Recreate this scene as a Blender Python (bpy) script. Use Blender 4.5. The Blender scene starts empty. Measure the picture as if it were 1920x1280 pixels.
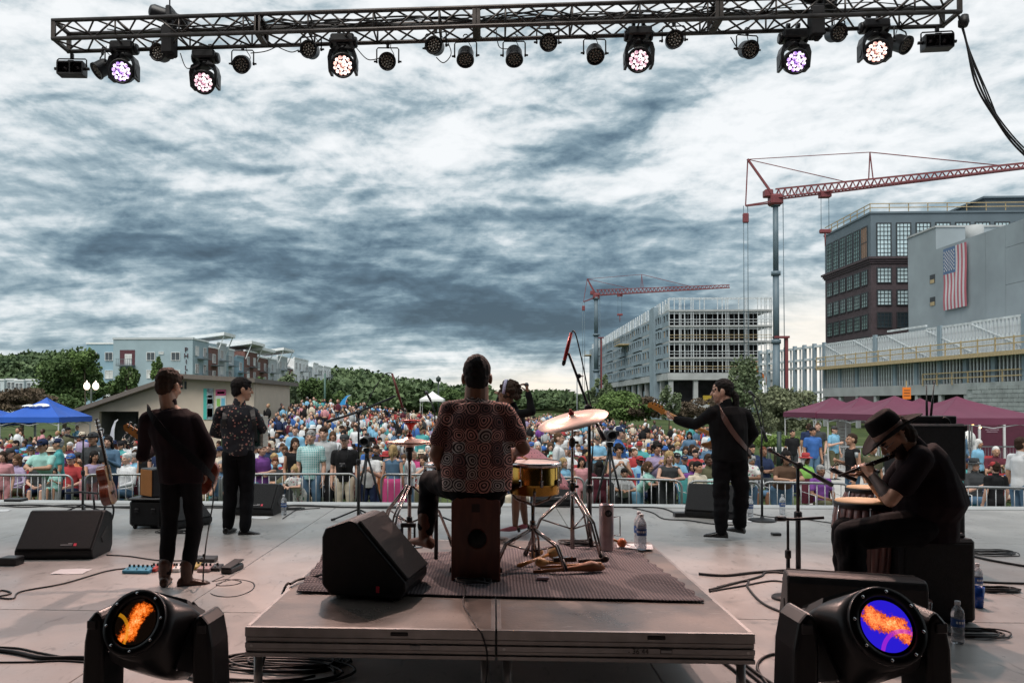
import bpy, bmesh, math, random
import numpy as np
from mathutils import Vector, Matrix, Euler, noise as mnoise
from math import sin, cos, pi, radians as R, sqrt, atan, tan, atan2, hypot
rnd = random.Random(7)
SC = bpy.context.scene
COL = SC.collection
CAM_H = 1.48;FPX = 1440.0;CX, CY = 859.0, 736.0       # focal length and optical centre of the (cropped) photograph, in its pixels
PITCH, YAW, ROLL = R(0.84), R(-2.62), R(0.05)
cam_data = bpy.data.cameras.new('camera');cam_data.lens = FPX*36/1920;cam_data.shift_x = (960-CX)/1920;cam_data.shift_y = (CY-640)/1920;cam_data.sensor_width = 36
cam_data.clip_start = 0.05;cam_data.clip_end = 3000
cam = bpy.data.objects.new('camera', cam_data);COL.objects.link(cam)
CROT = Matrix.Rotation(-YAW, 3, 'Z') @ Matrix.Rotation(pi/2 + PITCH, 3, 'X') @ Matrix.Rotation(ROLL, 3, 'Z')
cam.matrix_world = Matrix.Translation((0, 0, CAM_H)) @ CROT.to_4x4()
SC.camera = cam
def ray(px, py):
 return CROT @ Vector(((px-CX)/FPX, (CY-py)/FPX, -1.0))
def P(px, py, Y):                     # the point seen at a pixel, at distance Y along the stage axis
 d = ray(px, py);t = Y/d.y
 return Vector((d.x*t, Y, CAM_H + d.z*t))
def G(px, py, z=0.0):                 # the point seen at a pixel, at height z
 d = ray(px, py);t = (z-CAM_H)/d.z
 return Vector((d.x*t, d.y*t, z))
W = bpy.data.worlds.new('World');SC.world = W;W.use_nodes = True
SUN_EL, SUN_AZ = R(58), R(-160)
def build_world():
 nt = W.node_tree;nt.nodes.clear();N = nt.nodes.new;L = nt.links.new
 def M(op, a, b=None, c=None):
  n = N('ShaderNodeMath');n.operation = op
  for i, v in enumerate((a, b, c)):
   if v is None: continue
   if isinstance(v, (int, float)): n.inputs[i].default_value = v
   else: L(v, n.inputs[i])
  return n.outputs[0]
 tc = N('ShaderNodeTexCoord');sx = N('ShaderNodeSeparateXYZ');L(tc.outputs['Generated'], sx.inputs[0])
 x, y, z = sx.outputs
 A = M('ARCTAN2', x, y);E = M('ARCSINE', z)
 zz = M('ADD', M('MAXIMUM', z, 0.0), 0.17)
 u = M('DIVIDE', x, zz);v = M('DIVIDE', y, zz)
 cv = N('ShaderNodeCombineXYZ');L(u, cv.inputs[0]);L(v, cv.inputs[1])
 def noise(scale, detail, rough, dist=0.0, off=(0, 0, 0), sc=(1, 1, 1), rot=0.0, vec=None):
  mp = N('ShaderNodeMapping');L(vec or cv.outputs[0], mp.inputs[0])
  mp.inputs['Location'].default_value = off;mp.inputs['Scale'].default_value = sc
  mp.inputs['Rotation'].default_value = (0, 0, rot)
  n = N('ShaderNodeTexNoise');L(mp.outputs[0], n.inputs['Vector'])
  n.inputs['Scale'].default_value = scale;n.inputs['Detail'].default_value = detail
  n.inputs['Roughness'].default_value = rough;n.inputs['Distortion'].default_value = dist
  return n.outputs['Fac']
 big = noise(0.9, 4, 0.5, 0.4, (3.1, 1.7, 0), (0.9, 1.35, 1), R(-20))
 med = noise(2.3, 10, 0.54, 0.55, (7.7, 2.2, 0), (0.75, 1.45, 1), R(-22))
 fine = noise(7.5, 8, 0.58, 0.6, (1.2, 9.0, 0), (0.65, 1.5, 1), R(-22))
 ca = N('ShaderNodeCombineXYZ');L(A, ca.inputs[0]);L(E, ca.inputs[1])
 puff = noise(7.5, 12, 0.60, 0.25, (4.4, 0.7, 0), (0.95, 1.75, 1), R(-10), ca.outputs[0])
 puff_up = noise(7.5, 12, 0.60, 0.25, (4.4, 0.722, 0), (0.95, 1.75, 1), R(-10), ca.outputs[0])
 roll = noise(16, 9, 0.55, 0.3, (1.4, 5.7, 0), (0.8, 1.9, 1), R(-8), ca.outputs[0]);roll_up = noise(16, 9, 0.55, 0.3, (1.4, 5.712, 0), (0.8, 1.9, 1), R(-8), ca.outputs[0])
 def g(a, e, sa, se, amp, tilt=0.0):
  a = math.degrees(atan((64+1280*tan(R(a)))/1440))-2.6;e *= 0.89;sa *= 0.89;se *= 0.89
  da = M('SUBTRACT', A, R(a));de = M('SUBTRACT', E, R(e))
  de = M('SUBTRACT', de, M('MULTIPLY', da, tilt))
  q = M('ADD', M('POWER', M('ABSOLUTE', M('DIVIDE', da, R(sa))), 2.0), M('POWER', M('ABSOLUTE', M('DIVIDE', de, R(se))), 2.0))
  return M('MULTIPLY', M('EXPONENT', M('MULTIPLY', q, -1.0)), amp)
 blobs = [g(-17, 10.0, 27, 5.2, 0.31, 0.0), g(10, 10.5, 18, 4.6, 0.24), g(0, 36, 90, 12, -0.10), g(2, 7.2, 15, 3.2, 0.36, 0.0), g(-34, 16.5, 8, 2.0, 0.22), g(16, 12.5, 9, 2.6, 0.14),
    g(5, 20.2, 6, 1.2, 0.26, 0.20), g(14, 23.4, 7, 1.7, 0.30, 0.33), g(-34, 22.5, 8, 2.4, 0.18), g(-16, 23.0, 7, 1.9, 0.22), g(-19, 19.0, 5, 1.2, 0.18),
    g(-24, 12, 7, 1.5, 0.10), g(-3, 19.5, 7, 4.4, -0.13, 0.2), g(27, 22, 13, 8, -0.20), g(-2, 13.6, 9, 1.3, -0.12), g(-12, 6.2, 6, 1.0, -0.10),
    g(-28, 28.5, 14, 2.2, -0.12), g(7, 1.0, 13, 2.8, -0.16), g(25, 4.0, 8, 5.0, -0.30), g(-24, 4.2, 14, 1.9, -0.06), g(-8, 4.0, 8, 1.2, 0.12)]
 bias = blobs[0]
 for b in blobs[1:]: bias = M('ADD', bias, b)
 d = M('ADD', M('MULTIPLY', M('SUBTRACT', big, 0.5), 0.6), M('MULTIPLY', M('SUBTRACT', med, 0.5), 0.58))
 d = M('ADD', d, M('MULTIPLY', M('SUBTRACT', fine, 0.5), 0.38))
 d = M('ADD', d, M('MULTIPLY', M('SUBTRACT', puff, 0.5), 1.0))
 d = M('ADD', d, M('MULTIPLY', M('SUBTRACT', puff_up, puff), 1.5));d = M('ADD', d, M('MULTIPLY', M('SUBTRACT', roll_up, roll), 1.0));d = M('ADD', d, M('MULTIPLY', M('SUBTRACT', roll, 0.5), 0.35))
 d = M('ADD', M('ADD', d, bias), 0.29)
 cr = N('ShaderNodeValToRGB');L(d, cr.inputs[0]);e = cr.color_ramp.elements
 e[0].position = 0.0;e[0].color = (0.84, 0.86, 0.87, 1)
 e[1].position = 1.0;e[1].color = (0.055, 0.088, 0.118, 1)
 for p, c in ((0.16, (0.74, 0.775, 0.79)), (0.30, (0.56, 0.625, 0.655)), (0.43, (0.34, 0.43, 0.475)), (0.60, (0.18, 0.262, 0.315)), (0.76, (0.095, 0.152, 0.20))):
  k = e.new(p);k.color = (*c, 1)
 warm = M('ADD', M('ADD', g(5, 1.3, 11, 1.5, 1.0), g(25, 4.6, 5, 3.6, 0.85)), g(40, 2.0, 12, 2.5, 0.5))
 warm = M('MULTIPLY', M('MINIMUM', warm, 1.0), M('SUBTRACT', 1.0, M('MULTIPLY', M('SUBTRACT', med, 0.35), 1.3)))
 warm = M('MAXIMUM', M('MINIMUM', warm, 1.0), 0.0)
 mx = N('ShaderNodeMix');mx.data_type = 'RGBA';L(warm, mx.inputs['Factor']);L(cr.outputs[0], mx.inputs[6])
 mx.inputs[7].default_value = (0.95, 0.86, 0.74, 1)
 st = N('ShaderNodeTexSky');st.sky_type = 'NISHITA';st.sun_disc = False;st.sun_elevation = SUN_EL;st.sun_rotation = SUN_AZ
 bg1 = N('ShaderNodeBackground');L(st.outputs[0], bg1.inputs[0]);bg1.inputs[1].default_value = 0.05
 bg2 = N('ShaderNodeBackground');L(mx.outputs[2], bg2.inputs[0]);bg2.inputs[1].default_value = 0.51
 ms = N('ShaderNodeMixShader');ms.inputs[0].default_value = 0.93;L(bg1.outputs[0], ms.inputs[1]);L(bg2.outputs[0], ms.inputs[2])
 out = N('ShaderNodeOutputWorld');L(ms.outputs[0], out.inputs[0])
build_world()
sun_data = bpy.data.lights.new('sun', 'SUN');sun_data.energy = 1.5;sun_data.angle = R(50);sun_data.color = (1.0, 0.95, 0.88)
sun = bpy.data.objects.new('sun', sun_data);COL.objects.link(sun)
sun.rotation_euler = Vector((-sin(SUN_AZ)*cos(SUN_EL), -cos(SUN_AZ)*cos(SUN_EL), -sin(SUN_EL))).to_track_quat('-Z', 'Y').to_euler()
vs = SC.view_settings;vs.view_transform = 'Standard';vs.look = 'None';vs.exposure = 1.2;vs.gamma = 1.0;vs.use_curve_mapping = False
SC.cycles.use_denoising = True
SC.cycles.max_bounces = 6
def lin(c):
 return tuple(((v/255)/12.92 if v/255 <= 0.04045 else ((v/255+0.055)/1.055)**2.4) for v in c)
MATS = {}
def mat(name, color, rough=0.6, metal=0.0, var=0.12, scale=6.0, bump=0.0, bscale=None, spec=0.5, emit=None, es=1.0, trans=0.0, alpha=1.0, coat=0.0, color2=None, coords='Object', ior=1.45, sheen=0.0, stretch=(1,1,1)):
 """plain procedural surface: a base colour broken up by noise, roughness variation and fine relief"""
 if name in MATS: return MATS[name]
 m = bpy.data.materials.new(name);m.use_nodes = True;nt = m.node_tree;b = nt.nodes['Principled BSDF']
 N = nt.nodes.new;L = nt.links.new
 b.inputs['Roughness'].default_value = rough;b.inputs['Metallic'].default_value = metal
 b.inputs['Specular IOR Level'].default_value = spec;b.inputs['IOR'].default_value = ior
 b.inputs['Transmission Weight'].default_value = trans;b.inputs['Coat Weight'].default_value = coat
 b.inputs['Sheen Weight'].default_value = sheen
 if emit is not None:
  b.inputs['Emission Color'].default_value = (*emit, 1);b.inputs['Emission Strength'].default_value = es
 tc = N('ShaderNodeTexCoord');mp = N('ShaderNodeMapping');mp.inputs['Scale'].default_value = stretch
 L(tc.outputs[coords], mp.inputs[0])
 if var > 0 or color2:
  n = N('ShaderNodeTexNoise');n.inputs['Scale'].default_value = scale;n.inputs['Detail'].default_value = 5;L(mp.outputs[0], n.inputs['Vector'])
  rp = N('ShaderNodeValToRGB');L(n.outputs['Fac'], rp.inputs[0])
  rp.color_ramp.elements[0].position = 0.34;rp.color_ramp.elements[1].position = 0.68
  c2 = color2 or tuple(min(1, v*(1+var)+0.002) for v in color)
  rp.color_ramp.elements[0].color = (*[v*(1-var) for v in color], 1);rp.color_ramp.elements[1].color = (*c2, 1)
  L(rp.outputs[0], b.inputs['Base Color'])
 else: b.inputs['Base Color'].default_value = (*color, 1)
 if bump > 0:
  n2 = N('ShaderNodeTexNoise');n2.inputs['Scale'].default_value = bscale or scale*8;n2.inputs['Detail'].default_value = 3;L(mp.outputs[0], n2.inputs['Vector'])
  bp = N('ShaderNodeBump');bp.inputs['Strength'].default_value = bump;bp.inputs['Distance'].default_value = 0.01
  L(n2.outputs['Fac'], bp.inputs['Height']);L(bp.outputs[0], b.inputs['Normal'])
 MATS[name] = m
 return m
class MB:
 def __init__(s): s.v = [];s.f = [];s.sm = [];s.mi = [];s.cur = 0
 def add(s, vs, fs, smooth=False):
  o = len(s.v);s.v.extend([tuple(v) for v in vs])
  for f in fs: s.f.append([i+o for i in f]);s.sm.append(smooth);s.mi.append(s.cur)
  return s
 def box(s, c, d, rot=None, bev=0.0):
  x, y, z = d[0]/2, d[1]/2, d[2]/2
  if bev > 0:
   b = min(bev, x*.9, y*.9, z*.9);vs = []
   for sx in (-1, 1):
    for sy in (-1, 1):
     for sz in (-1, 1):
      vs += [(sx*x, sy*(y-b), sz*(z-b)), (sx*(x-b), sy*y, sz*(z-b)), (sx*(x-b), sy*(y-b), sz*z)]
   def ix(a, b_, c_, k): return ((a > 0)*4+(b_ > 0)*2+(c_ > 0))*3+k
   fs = []
   for a in (-1, 1):
    q = [ix(a, -1, -1, 0), ix(a, 1, -1, 0), ix(a, 1, 1, 0), ix(a, -1, 1, 0)];fs.append(q if a > 0 else q[::-1])
    q = [ix(-1, a, -1, 1), ix(-1, a, 1, 1), ix(1, a, 1, 1), ix(1, a, -1, 1)];fs.append(q if a > 0 else q[::-1])
    q = [ix(-1, -1, a, 2), ix(1, -1, a, 2), ix(1, 1, a, 2), ix(-1, 1, a, 2)];fs.append(q if a > 0 else q[::-1])
   for a in (-1, 1):
    for c_ in (-1, 1):
     q = [ix(a, c_, -1, 0), ix(a, c_, -1, 1), ix(a, c_, 1, 1), ix(a, c_, 1, 0)];fs.append(q if a*c_ > 0 else q[::-1])
     q = [ix(a, -1, c_, 0), ix(a, 1, c_, 0), ix(a, 1, c_, 2), ix(a, -1, c_, 2)];fs.append(q if a*c_ > 0 else q[::-1])
     q = [ix(-1, a, c_, 1), ix(-1, a, c_, 2), ix(1, a, c_, 2), ix(1, a, c_, 1)];fs.append(q if a*c_ > 0 else q[::-1])
     for e in (-1, 1):
      fs.append([ix(a, c_, e, 0), ix(a, c_, e, 1), ix(a, c_, e, 2)] if a*c_*e > 0 else [ix(a, c_, e, 2), ix(a, c_, e, 1), ix(a, c_, e, 0)])
  else:
   vs = [(a, b, c_) for a in (-x, x) for b in (-y, y) for c_ in (-z, z)]
   fs = [(0, 1, 3, 2), (4, 6, 7, 5), (0, 4, 5, 1), (2, 3, 7, 6), (0, 2, 6, 4), (1, 5, 7, 3)]
  if rot is not None:
   m = rot if isinstance(rot, Matrix) else Euler(rot).to_matrix()
   vs = [m @ Vector(v) for v in vs]
  c = Vector(c)
  return s.add([c+Vector(v) for v in vs], fs)
 def beam(s, p, q, w, h=None, up=(0, 0, 1)):
  p = Vector(p);q = Vector(q);d = q-p;l = d.length
  if l < 1e-6: return s
  d.normalize();u = Vector(up)
  if abs(d.dot(u)) > 0.98: u = Vector((0, 1, 0))
  a = d.cross(u).normalized();b = a.cross(d)
  m = Matrix((a, d, b)).transposed()
  return s.box((p+q)/2, (w, l, h or w), m)
 def tube(s, path, r, n=6, cap=True, closed=False):
  path = [Vector(p) for p in path];k = len(path)
  rs = r if isinstance(r, (list, tuple)) else [r]*k
  vs = [];fs = [];prev = None
  for i, p in enumerate(path):
   if closed: t = path[(i+1) % k]-path[i-1]
   else: t = path[min(i+1, k-1)]-path[max(i-1, 0)]
   if t.length < 1e-9: t = Vector((0, 0, 1))
   t.normalize()
   if prev is None:
    a = t.cross(Vector((0, 0, 1)) if abs(t.z) < 0.95 else Vector((0, 1, 0))).normalized()
   else:
    a = (prev-t*prev.dot(t))
    a = a.normalized() if a.length > 1e-6 else t.orthogonal().normalized()
   prev = a;b = t.cross(a)
   for j in range(n):
    th = 2*pi*j/n;vs.append(p+(a*cos(th)+b*sin(th))*rs[i])
  for i in range(k-1 if not closed else k):
   for j in range(n):
    i2 = (i+1) % k
    fs.append((i*n+j, i*n+(j+1) % n, i2*n+(j+1) % n, i2*n+j))
  o = len(s.v);s.add(vs, fs, True)
  if cap and not closed:
   s.add([], [], False);s.f.append([o+j for j in range(n)][::-1]);s.sm.append(False);s.mi.append(s.cur)
   s.f.append([o+(k-1)*n+j for j in range(n)]);s.sm.append(False);s.mi.append(s.cur)
  return s
 def cyl(s, p, q, r, n=12, r2=None):
  return s.tube([p, q], [r, r if r2 is None else r2], n)
 def lathe(s, prof, n=24, at=(0, 0, 0), axis=(0, 0, 1), smooth=True, capends=True):
  """prof: list of (radius, height) along the axis"""
  ax = Vector(axis).normalized();m = ax.to_track_quat('Z', 'Y').to_matrix();at = Vector(at)
  vs = [];fs = []
  for r, h in prof:
   for j in range(n):
    th = 2*pi*j/n;vs.append(at+m @ Vector((r*cos(th), r*sin(th), h)))
  k = len(prof)
  for i in range(k-1):
   for j in range(n): fs.append((i*n+j, i*n+(j+1) % n, (i+1)*n+(j+1) % n, (i+1)*n+j))
  if capends:
   fs.append(tuple(range(n))[::-1]);fs.append(tuple((k-1)*n+j for j in range(n)))
  return s.add(vs, fs, smooth)
 def ell(s, c, r, n=12, m=8, rot=None):
  c = Vector(c);vs = [];fs = []
  if isinstance(r, (int, float)): r = (r, r, r)
  for i in range(1, m):
   ph = pi*i/m
   for j in range(n):
    th = 2*pi*j/n;vs.append(Vector((r[0]*sin(ph)*cos(th), r[1]*sin(ph)*sin(th), r[2]*cos(ph))))
  vs += [Vector((0, 0, r[2])), Vector((0, 0, -r[2]))]
  t = len(vs)-2
  for i in range(m-2):
   for j in range(n): fs.append((i*n+j, (i+1)*n+j, (i+1)*n+(j+1) % n, i*n+(j+1) % n))
  for j in range(n):
   fs.append((t, j, (j+1) % n));fs.append((t+1, (m-2)*n+(j+1) % n, (m-2)*n+j))
  if rot is not None:
   rm = rot if isinstance(rot, Matrix) else Euler(rot).to_matrix();vs = [rm @ v for v in vs]
  return s.add([c+v for v in vs], fs, True)
 def prism(s, pts, vec, smooth=False):
  """polygon (3-D points) extruded by a vector"""
  pts = [Vector(p) for p in pts];v = Vector(vec);n = len(pts)
  fs = [tuple(range(n))[::-1], tuple(range(n, 2*n))]
  fs += [(i, (i+1) % n, n+(i+1) % n, n+i) for i in range(n)]
  return s.add(pts+[p+v for p in pts], fs, smooth)
 def loft(s, rings, cap=True, smooth=True):
  n = len(rings[0]);vs = [p for r in rings for p in r];fs = []
  for i in range(len(rings)-1):
   for j in range(n): fs.append((i*n+j, i*n+(j+1) % n, (i+1)*n+(j+1) % n, (i+1)*n+j))
  if cap: fs.append(tuple(range(n))[::-1]);fs.append(tuple((len(rings)-1)*n+j for j in range(n)))
  return s.add(vs, fs, smooth)
 def mesh(s, name, mats):
  me = bpy.data.meshes.new(name);me.from_pydata(s.v, [], s.f)
  me.polygons.foreach_set('use_smooth', s.sm)
  if not isinstance(mats, (list, tuple)): mats = [mats]
  for m in mats: me.materials.append(m)
  if any(s.mi): me.polygons.foreach_set('material_index', s.mi)
  me.update();return me
def fix_normals(me):
 bm = bmesh.new();bm.from_mesh(me);bmesh.ops.recalc_face_normals(bm, faces=bm.faces);bm.to_mesh(me);bm.free()
def obj(name, mb, m, parent=None, loc=None, rot=None, label=None, world=False, fixn=True, kind=None):
 """links a builder (or mesh) as ONE mesh object;world=True: its vertices are world coordinates, its parent is not turned"""
 me = mb.mesh(name, m) if isinstance(mb, MB) else mb
 if fixn and isinstance(mb, MB) and len(me.polygons) < 60000: fix_normals(me)
 o = bpy.data.objects.new(name, me);COL.objects.link(o)
 if parent is not None:
  o.parent = parent
  if world: o.location = -Vector(world_loc(parent))
 if loc is not None: o.location = loc
 if rot is not None: o.rotation_euler = rot
 if label: o['label'] = label
 if kind: o['kind'] = kind
 return o
def world_loc(o):
 v = Vector(o.location)
 while o.parent is not None: o = o.parent;v += Vector(o.location)
 return v
def thing(name, label, cat, loc=(0, 0, 0), rz=0.0, group=None):
 o = bpy.data.objects.new(name, None);COL.objects.link(o);o.location = loc;o.rotation_euler = (0, 0, rz)
 o.empty_display_size = 0.1
 o['label'] = label;o['category'] = cat
 if group: o['group'] = group
 return o
def tag(o, label, cat, group=None):
 o['label'] = label;o['category'] = cat
 if group: o['group'] = group
 return o
def struct(name, mb, m, parent=None, **k):
 o = obj(name, mb, m, parent, **k)
 if parent is None: o['kind'] = 'structure'
 return o
KIDS = {}
def copy_thing(src, loc, rz=None, label=None, group=None):
 if src.name not in KIDS:
  KIDS[src.name] = [(c, [(g) for g in COL.objects if g.parent == c]) for c in COL.objects if c.parent == src]
 r = src.copy();COL.objects.link(r);r.location = loc
 if rz is not None: r.rotation_euler = (0, 0, rz)
 if label: r['label'] = label
 if group: r['group'] = group
 for c, gs in KIDS[src.name]:
  d = c.copy();COL.objects.link(d);d.parent = r
  for g in gs:
   e = g.copy();COL.objects.link(e);e.parent = d
 return r
def spline(pts, k=6):
 pts = [Vector(p) for p in pts]
 if len(pts) < 3: return pts
 out = []
 for i in range(len(pts)-1):
  p0 = pts[max(i-1, 0)];p1 = pts[i];p2 = pts[i+1];p3 = pts[min(i+2, len(pts)-1)]
  for j in range(k):
   t = j/k
   out.append(0.5*((2*p1)+(p2-p0)*t+(2*p0-5*p1+4*p2-p3)*t*t+(3*p1-3*p2+p3-p0)*t**3))
 out.append(pts[-1]);return out
def remesh(mb, name, voxel, smooth=2, disp=None):
 """unites closed shapes into one continuous skin"""
 me = mb.mesh(name+'_raw', MATS['skin_mid'])
 fix_normals(me)
 o = bpy.data.objects.new('tmp', me);COL.objects.link(o)
 md = o.modifiers.new('r', 'REMESH');md.mode = 'VOXEL';md.voxel_size = voxel;md.use_smooth_shade = True
 if smooth:
  ms = o.modifiers.new('s', 'SMOOTH');ms.factor = 0.5;ms.iterations = smooth
 dg = bpy.context.evaluated_depsgraph_get();ev = o.evaluated_get(dg)
 out = bpy.data.meshes.new_from_object(ev);out.name = name;out.materials.clear()
 bpy.data.objects.remove(o);bpy.data.meshes.remove(me)
 if disp:
  n = len(out.vertices);co = np.empty(n*3);out.vertices.foreach_get('co', co);co = co.reshape(-1, 3)
  no = np.empty(n*3);out.vertices.foreach_get('normal', no);no = no.reshape(-1, 3)
  co = co+no*disp(co)[:, None]
  out.vertices.foreach_set('co', co.ravel())
 out.polygons.foreach_set('use_smooth', [True]*len(out.polygons))
 out.update();return out
def wrinkle(amp, f=9.0, seed=0.0, k=(1, 1, 1.6)):
 """cloth folds as a sum of slanted waves"""
 r = np.random.RandomState(int(seed*10)+3)
 D = r.normal(size=(7, 3))*np.array(k);ph = r.uniform(0, 6.28, 7);fr = f*(0.6+r.uniform(0, 1.4, 7))
 def d(co):
  w = np.zeros(len(co))
  warp = np.sin(co @ np.array([5.1, 3.3, 4.1])+seed)
  for i in range(7): w += np.sin(co @ (D[i]/np.linalg.norm(D[i])*fr[i]*1.7)+ph[i]+warp*1.3)
  return amp*np.tanh(w/2.2)
 return d
mat('skin_mid', (0.36, 0.19, 0.12), 0.5, var=0.08, scale=12)
blk = mat('black_plastic', (0.012, 0.012, 0.014), 0.38, var=0.2, scale=20, bump=0.03, bscale=120)
blkm = mat('black_paint_metal', (0.018, 0.018, 0.02), 0.42, metal=0.3, var=0.2, scale=15)
trm = mat('truss_dark_aluminium', (0.075, 0.066, 0.062), 0.4, metal=0.7, var=0.25, scale=8)
rub = mat('cable_black', (0.012, 0.012, 0.013), 0.5, var=0.1)
dk = mat('black_drape', (0.02, 0.02, 0.022), 0.9)
def sst(a, b, x):
 t = min(1.0, max(0.0, (x-a)/(b-a)));return t*t*(3-2*t)
def T(x, y):
 """height of the ground"""
 z = -0.93 - 0.5*sst(19, 37, y)
 a = x/max(y, 1.0)
 z += 1.6*sst(22, 50, y)*math.exp(-((a+0.235)/0.125)**2)*(1-0.5*sst(65, 140, y))
 if y > 120:
  h = 17*sst(-0.42, -0.56, a)*sst(160, 300, y)
  h += (7.5*sst(-0.03, -0.21, a)+2.0*sst(0.13, 0.06, a))*sst(-0.46, -0.30, a)*sst(200, 310, y)
  z += h*(0.9+0.3*mnoise.noise(Vector((x*0.012, y*0.012, 0))))
 return z
concrete = mat('stage_concrete', (0.37, 0.355, 0.34), 0.34, var=0.16, scale=1.3, bump=0.05, bscale=22, spec=0.5)
def upgrade_concrete(m, dk_=(0.17, 0.165, 0.16)):
 nt = m.node_tree;b = nt.nodes['Principled BSDF'];N = nt.nodes.new;L = nt.links.new
 tc = N('ShaderNodeTexCoord');n = N('ShaderNodeTexNoise');n.inputs['Scale'].default_value = 2.2;n.inputs['Detail'].default_value = 8;n.inputs['Roughness'].default_value = 0.65
 L(tc.outputs['Object'], n.inputs['Vector'])
 r = N('ShaderNodeMapRange');r.inputs['From Min'].default_value = 0.3;r.inputs['From Max'].default_value = 0.7;r.inputs['To Min'].default_value = 0.24;r.inputs['To Max'].default_value = 0.5
 L(n.outputs['Fac'], r.inputs[0]);L(r.outputs[0], b.inputs['Roughness'])
 old = b.inputs['Base Color'].links[0].from_socket;gp = N('ShaderNodeNewGeometry')
 def layer(src, scale, det, lo, hi, col, amt, dist=0.0, st=(1, 1, 1)):
  mp = N('ShaderNodeMapping');mp.inputs['Scale'].default_value = st;L(gp.outputs['Position'], mp.inputs[0])
  q = N('ShaderNodeTexNoise');q.inputs['Scale'].default_value = scale;q.inputs['Detail'].default_value = det;q.inputs['Distortion'].default_value = dist;L(mp.outputs[0], q.inputs['Vector'])
  mr = N('ShaderNodeMapRange');mr.inputs['From Min'].default_value = lo;mr.inputs['From Max'].default_value = hi;mr.inputs['To Max'].default_value = amt;L(q.outputs['Fac'], mr.inputs[0])
  mx = N('ShaderNodeMix');mx.data_type = 'RGBA';L(mr.outputs[0], mx.inputs['Factor']);L(src, mx.inputs[6]);mx.inputs[7].default_value = (*col, 1);return mx.outputs[2]
 c = layer(old, 0.8, 6, 0.50, 0.72, dk_, 0.55);c = layer(c, 9, 4, 0.60, 0.72, (0.10, 0.095, 0.09), 0.5, 1.5, (1, .4, 1));c = layer(c, 38, 2, 0.70, 0.76, (0.05, 0.045, 0.045), 0.7);c = layer(c, 16, 3, 0.66, 0.74, (0.55, 0.54, 0.52), 0.35, 2.5, (.25, 1.6, 1))
 L(c, b.inputs['Base Color'])
upgrade_concrete(concrete)
stone = mat('kerb_concrete', (0.42, 0.43, 0.43), 0.7, var=0.1, scale=3, bump=0.1)
EDGE = 11.47
mb = MB();mb.box((0, 4.1, -0.47), (34, 14.2, 0.86));stage = struct('stage_floor', mb, mat('dark_concrete', (0.12, 0.12, 0.12), 0.8))
xs = [-17, -11.7, -8.55, -5.4, -2.25, 0.9, 4.05, 7.2, 10.35, 17];ys = [-3.0, -0.65, 2.37, 5.4, 8.45, 11.10]
for i in range(len(xs)-1):
 for j in range(len(ys)-1):
  g = 0.004;c = ((xs[i]+xs[i+1])/2, (ys[j]+ys[j+1])/2)
  mb = MB();mb.box((0, 0, 0), (xs[i+1]-xs[i]-2*g, ys[j+1]-ys[j]-2*g, 0.04), bev=0.003)
  obj('slab', mb, concrete, stage, loc=(c[0], c[1], -0.02))
mb = MB();mb.box((0, (11.15+EDGE)/2, -0.015), (34, EDGE-11.15, 0.05), bev=0.01);mb.box((0, EDGE-0.03, -0.47), (34, 0.1, 0.86))
obj('edge_strip', mb, stone, stage)
mb = MB();mb.box((0, 11.12, -0.022), (34, 0.05, 0.02));obj('cable_channel', mb, mat('dark_rubber', (0.02, 0.02, 0.022), 0.6), stage)
dk = mat('black_drape', (0.02, 0.02, 0.022), 0.9)
ROOF_Z = 8.6
mb = MB();mb.box((0, 0.35, ROOF_Z+0.15), (26, 9.1, 0.3));roof = struct('unseen_shade_roof', mb, mat('shade_roof_dark', (0.05, 0.05, 0.055), 0.8))  # unseen roof, added and sized to keep sky light off the musicians' backs
mb = MB();mb.box((0, -4.15, 3.9), (26.4, 0.3, 9.4));struct('unseen_shade_back', mb, dk)  # unseen back wall, added to darken the backs of the band
for s in (-1, 1):
 mb = MB();mb.box((s*13.2, -0.9, 3.9), (0.35, 6.2, 9.4));struct('unseen_shade_side', mb, dk)  # unseen side walls, added to shade the stage, shortened to let more light in
grass_m = mat('lawn_ground', (0.045, 0.075, 0.02), 0.95, var=0.35, scale=0.35, bump=0.4, bscale=9, color2=(0.075, 0.10, 0.035), spec=0.2)
def ground_sheet():
 ysv = list(np.concatenate([np.linspace(11, 60, 68), np.linspace(61.5, 150, 44), np.linspace(155, 420, 40), np.linspace(460, 1600, 14)]))
 av = list(np.concatenate([np.linspace(-3, -1.0, 12), np.linspace(-0.97, 0.97, 90), np.linspace(1.0, 3, 12)]))
 vs = [];fs = [];n = len(av)
 for y in ysv:
  for a in av:
   x = a*max(y, 14);vs.append((x, y, T(x, y)))
 for j in range(len(ysv)-1):
  for i in range(n-1): fs.append((j*n+i, j*n+i+1, (j+1)*n+i+1, (j+1)*n+i))
 m = MB();m.add(vs, fs, True);o = struct('lawn_ground', m, grass_m, fixn=False)
 m = MB()
 m.add([(-900, -300, -0.92), (900, -300, -0.92), (900, 11.0, -0.92), (-900, 11.0, -0.92)], [(0, 1, 2, 3)]);struct('rear_ground', m, mat('asphalt', (0.05, 0.05, 0.052), 0.9), fixn=False)
ground_sheet()
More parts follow.
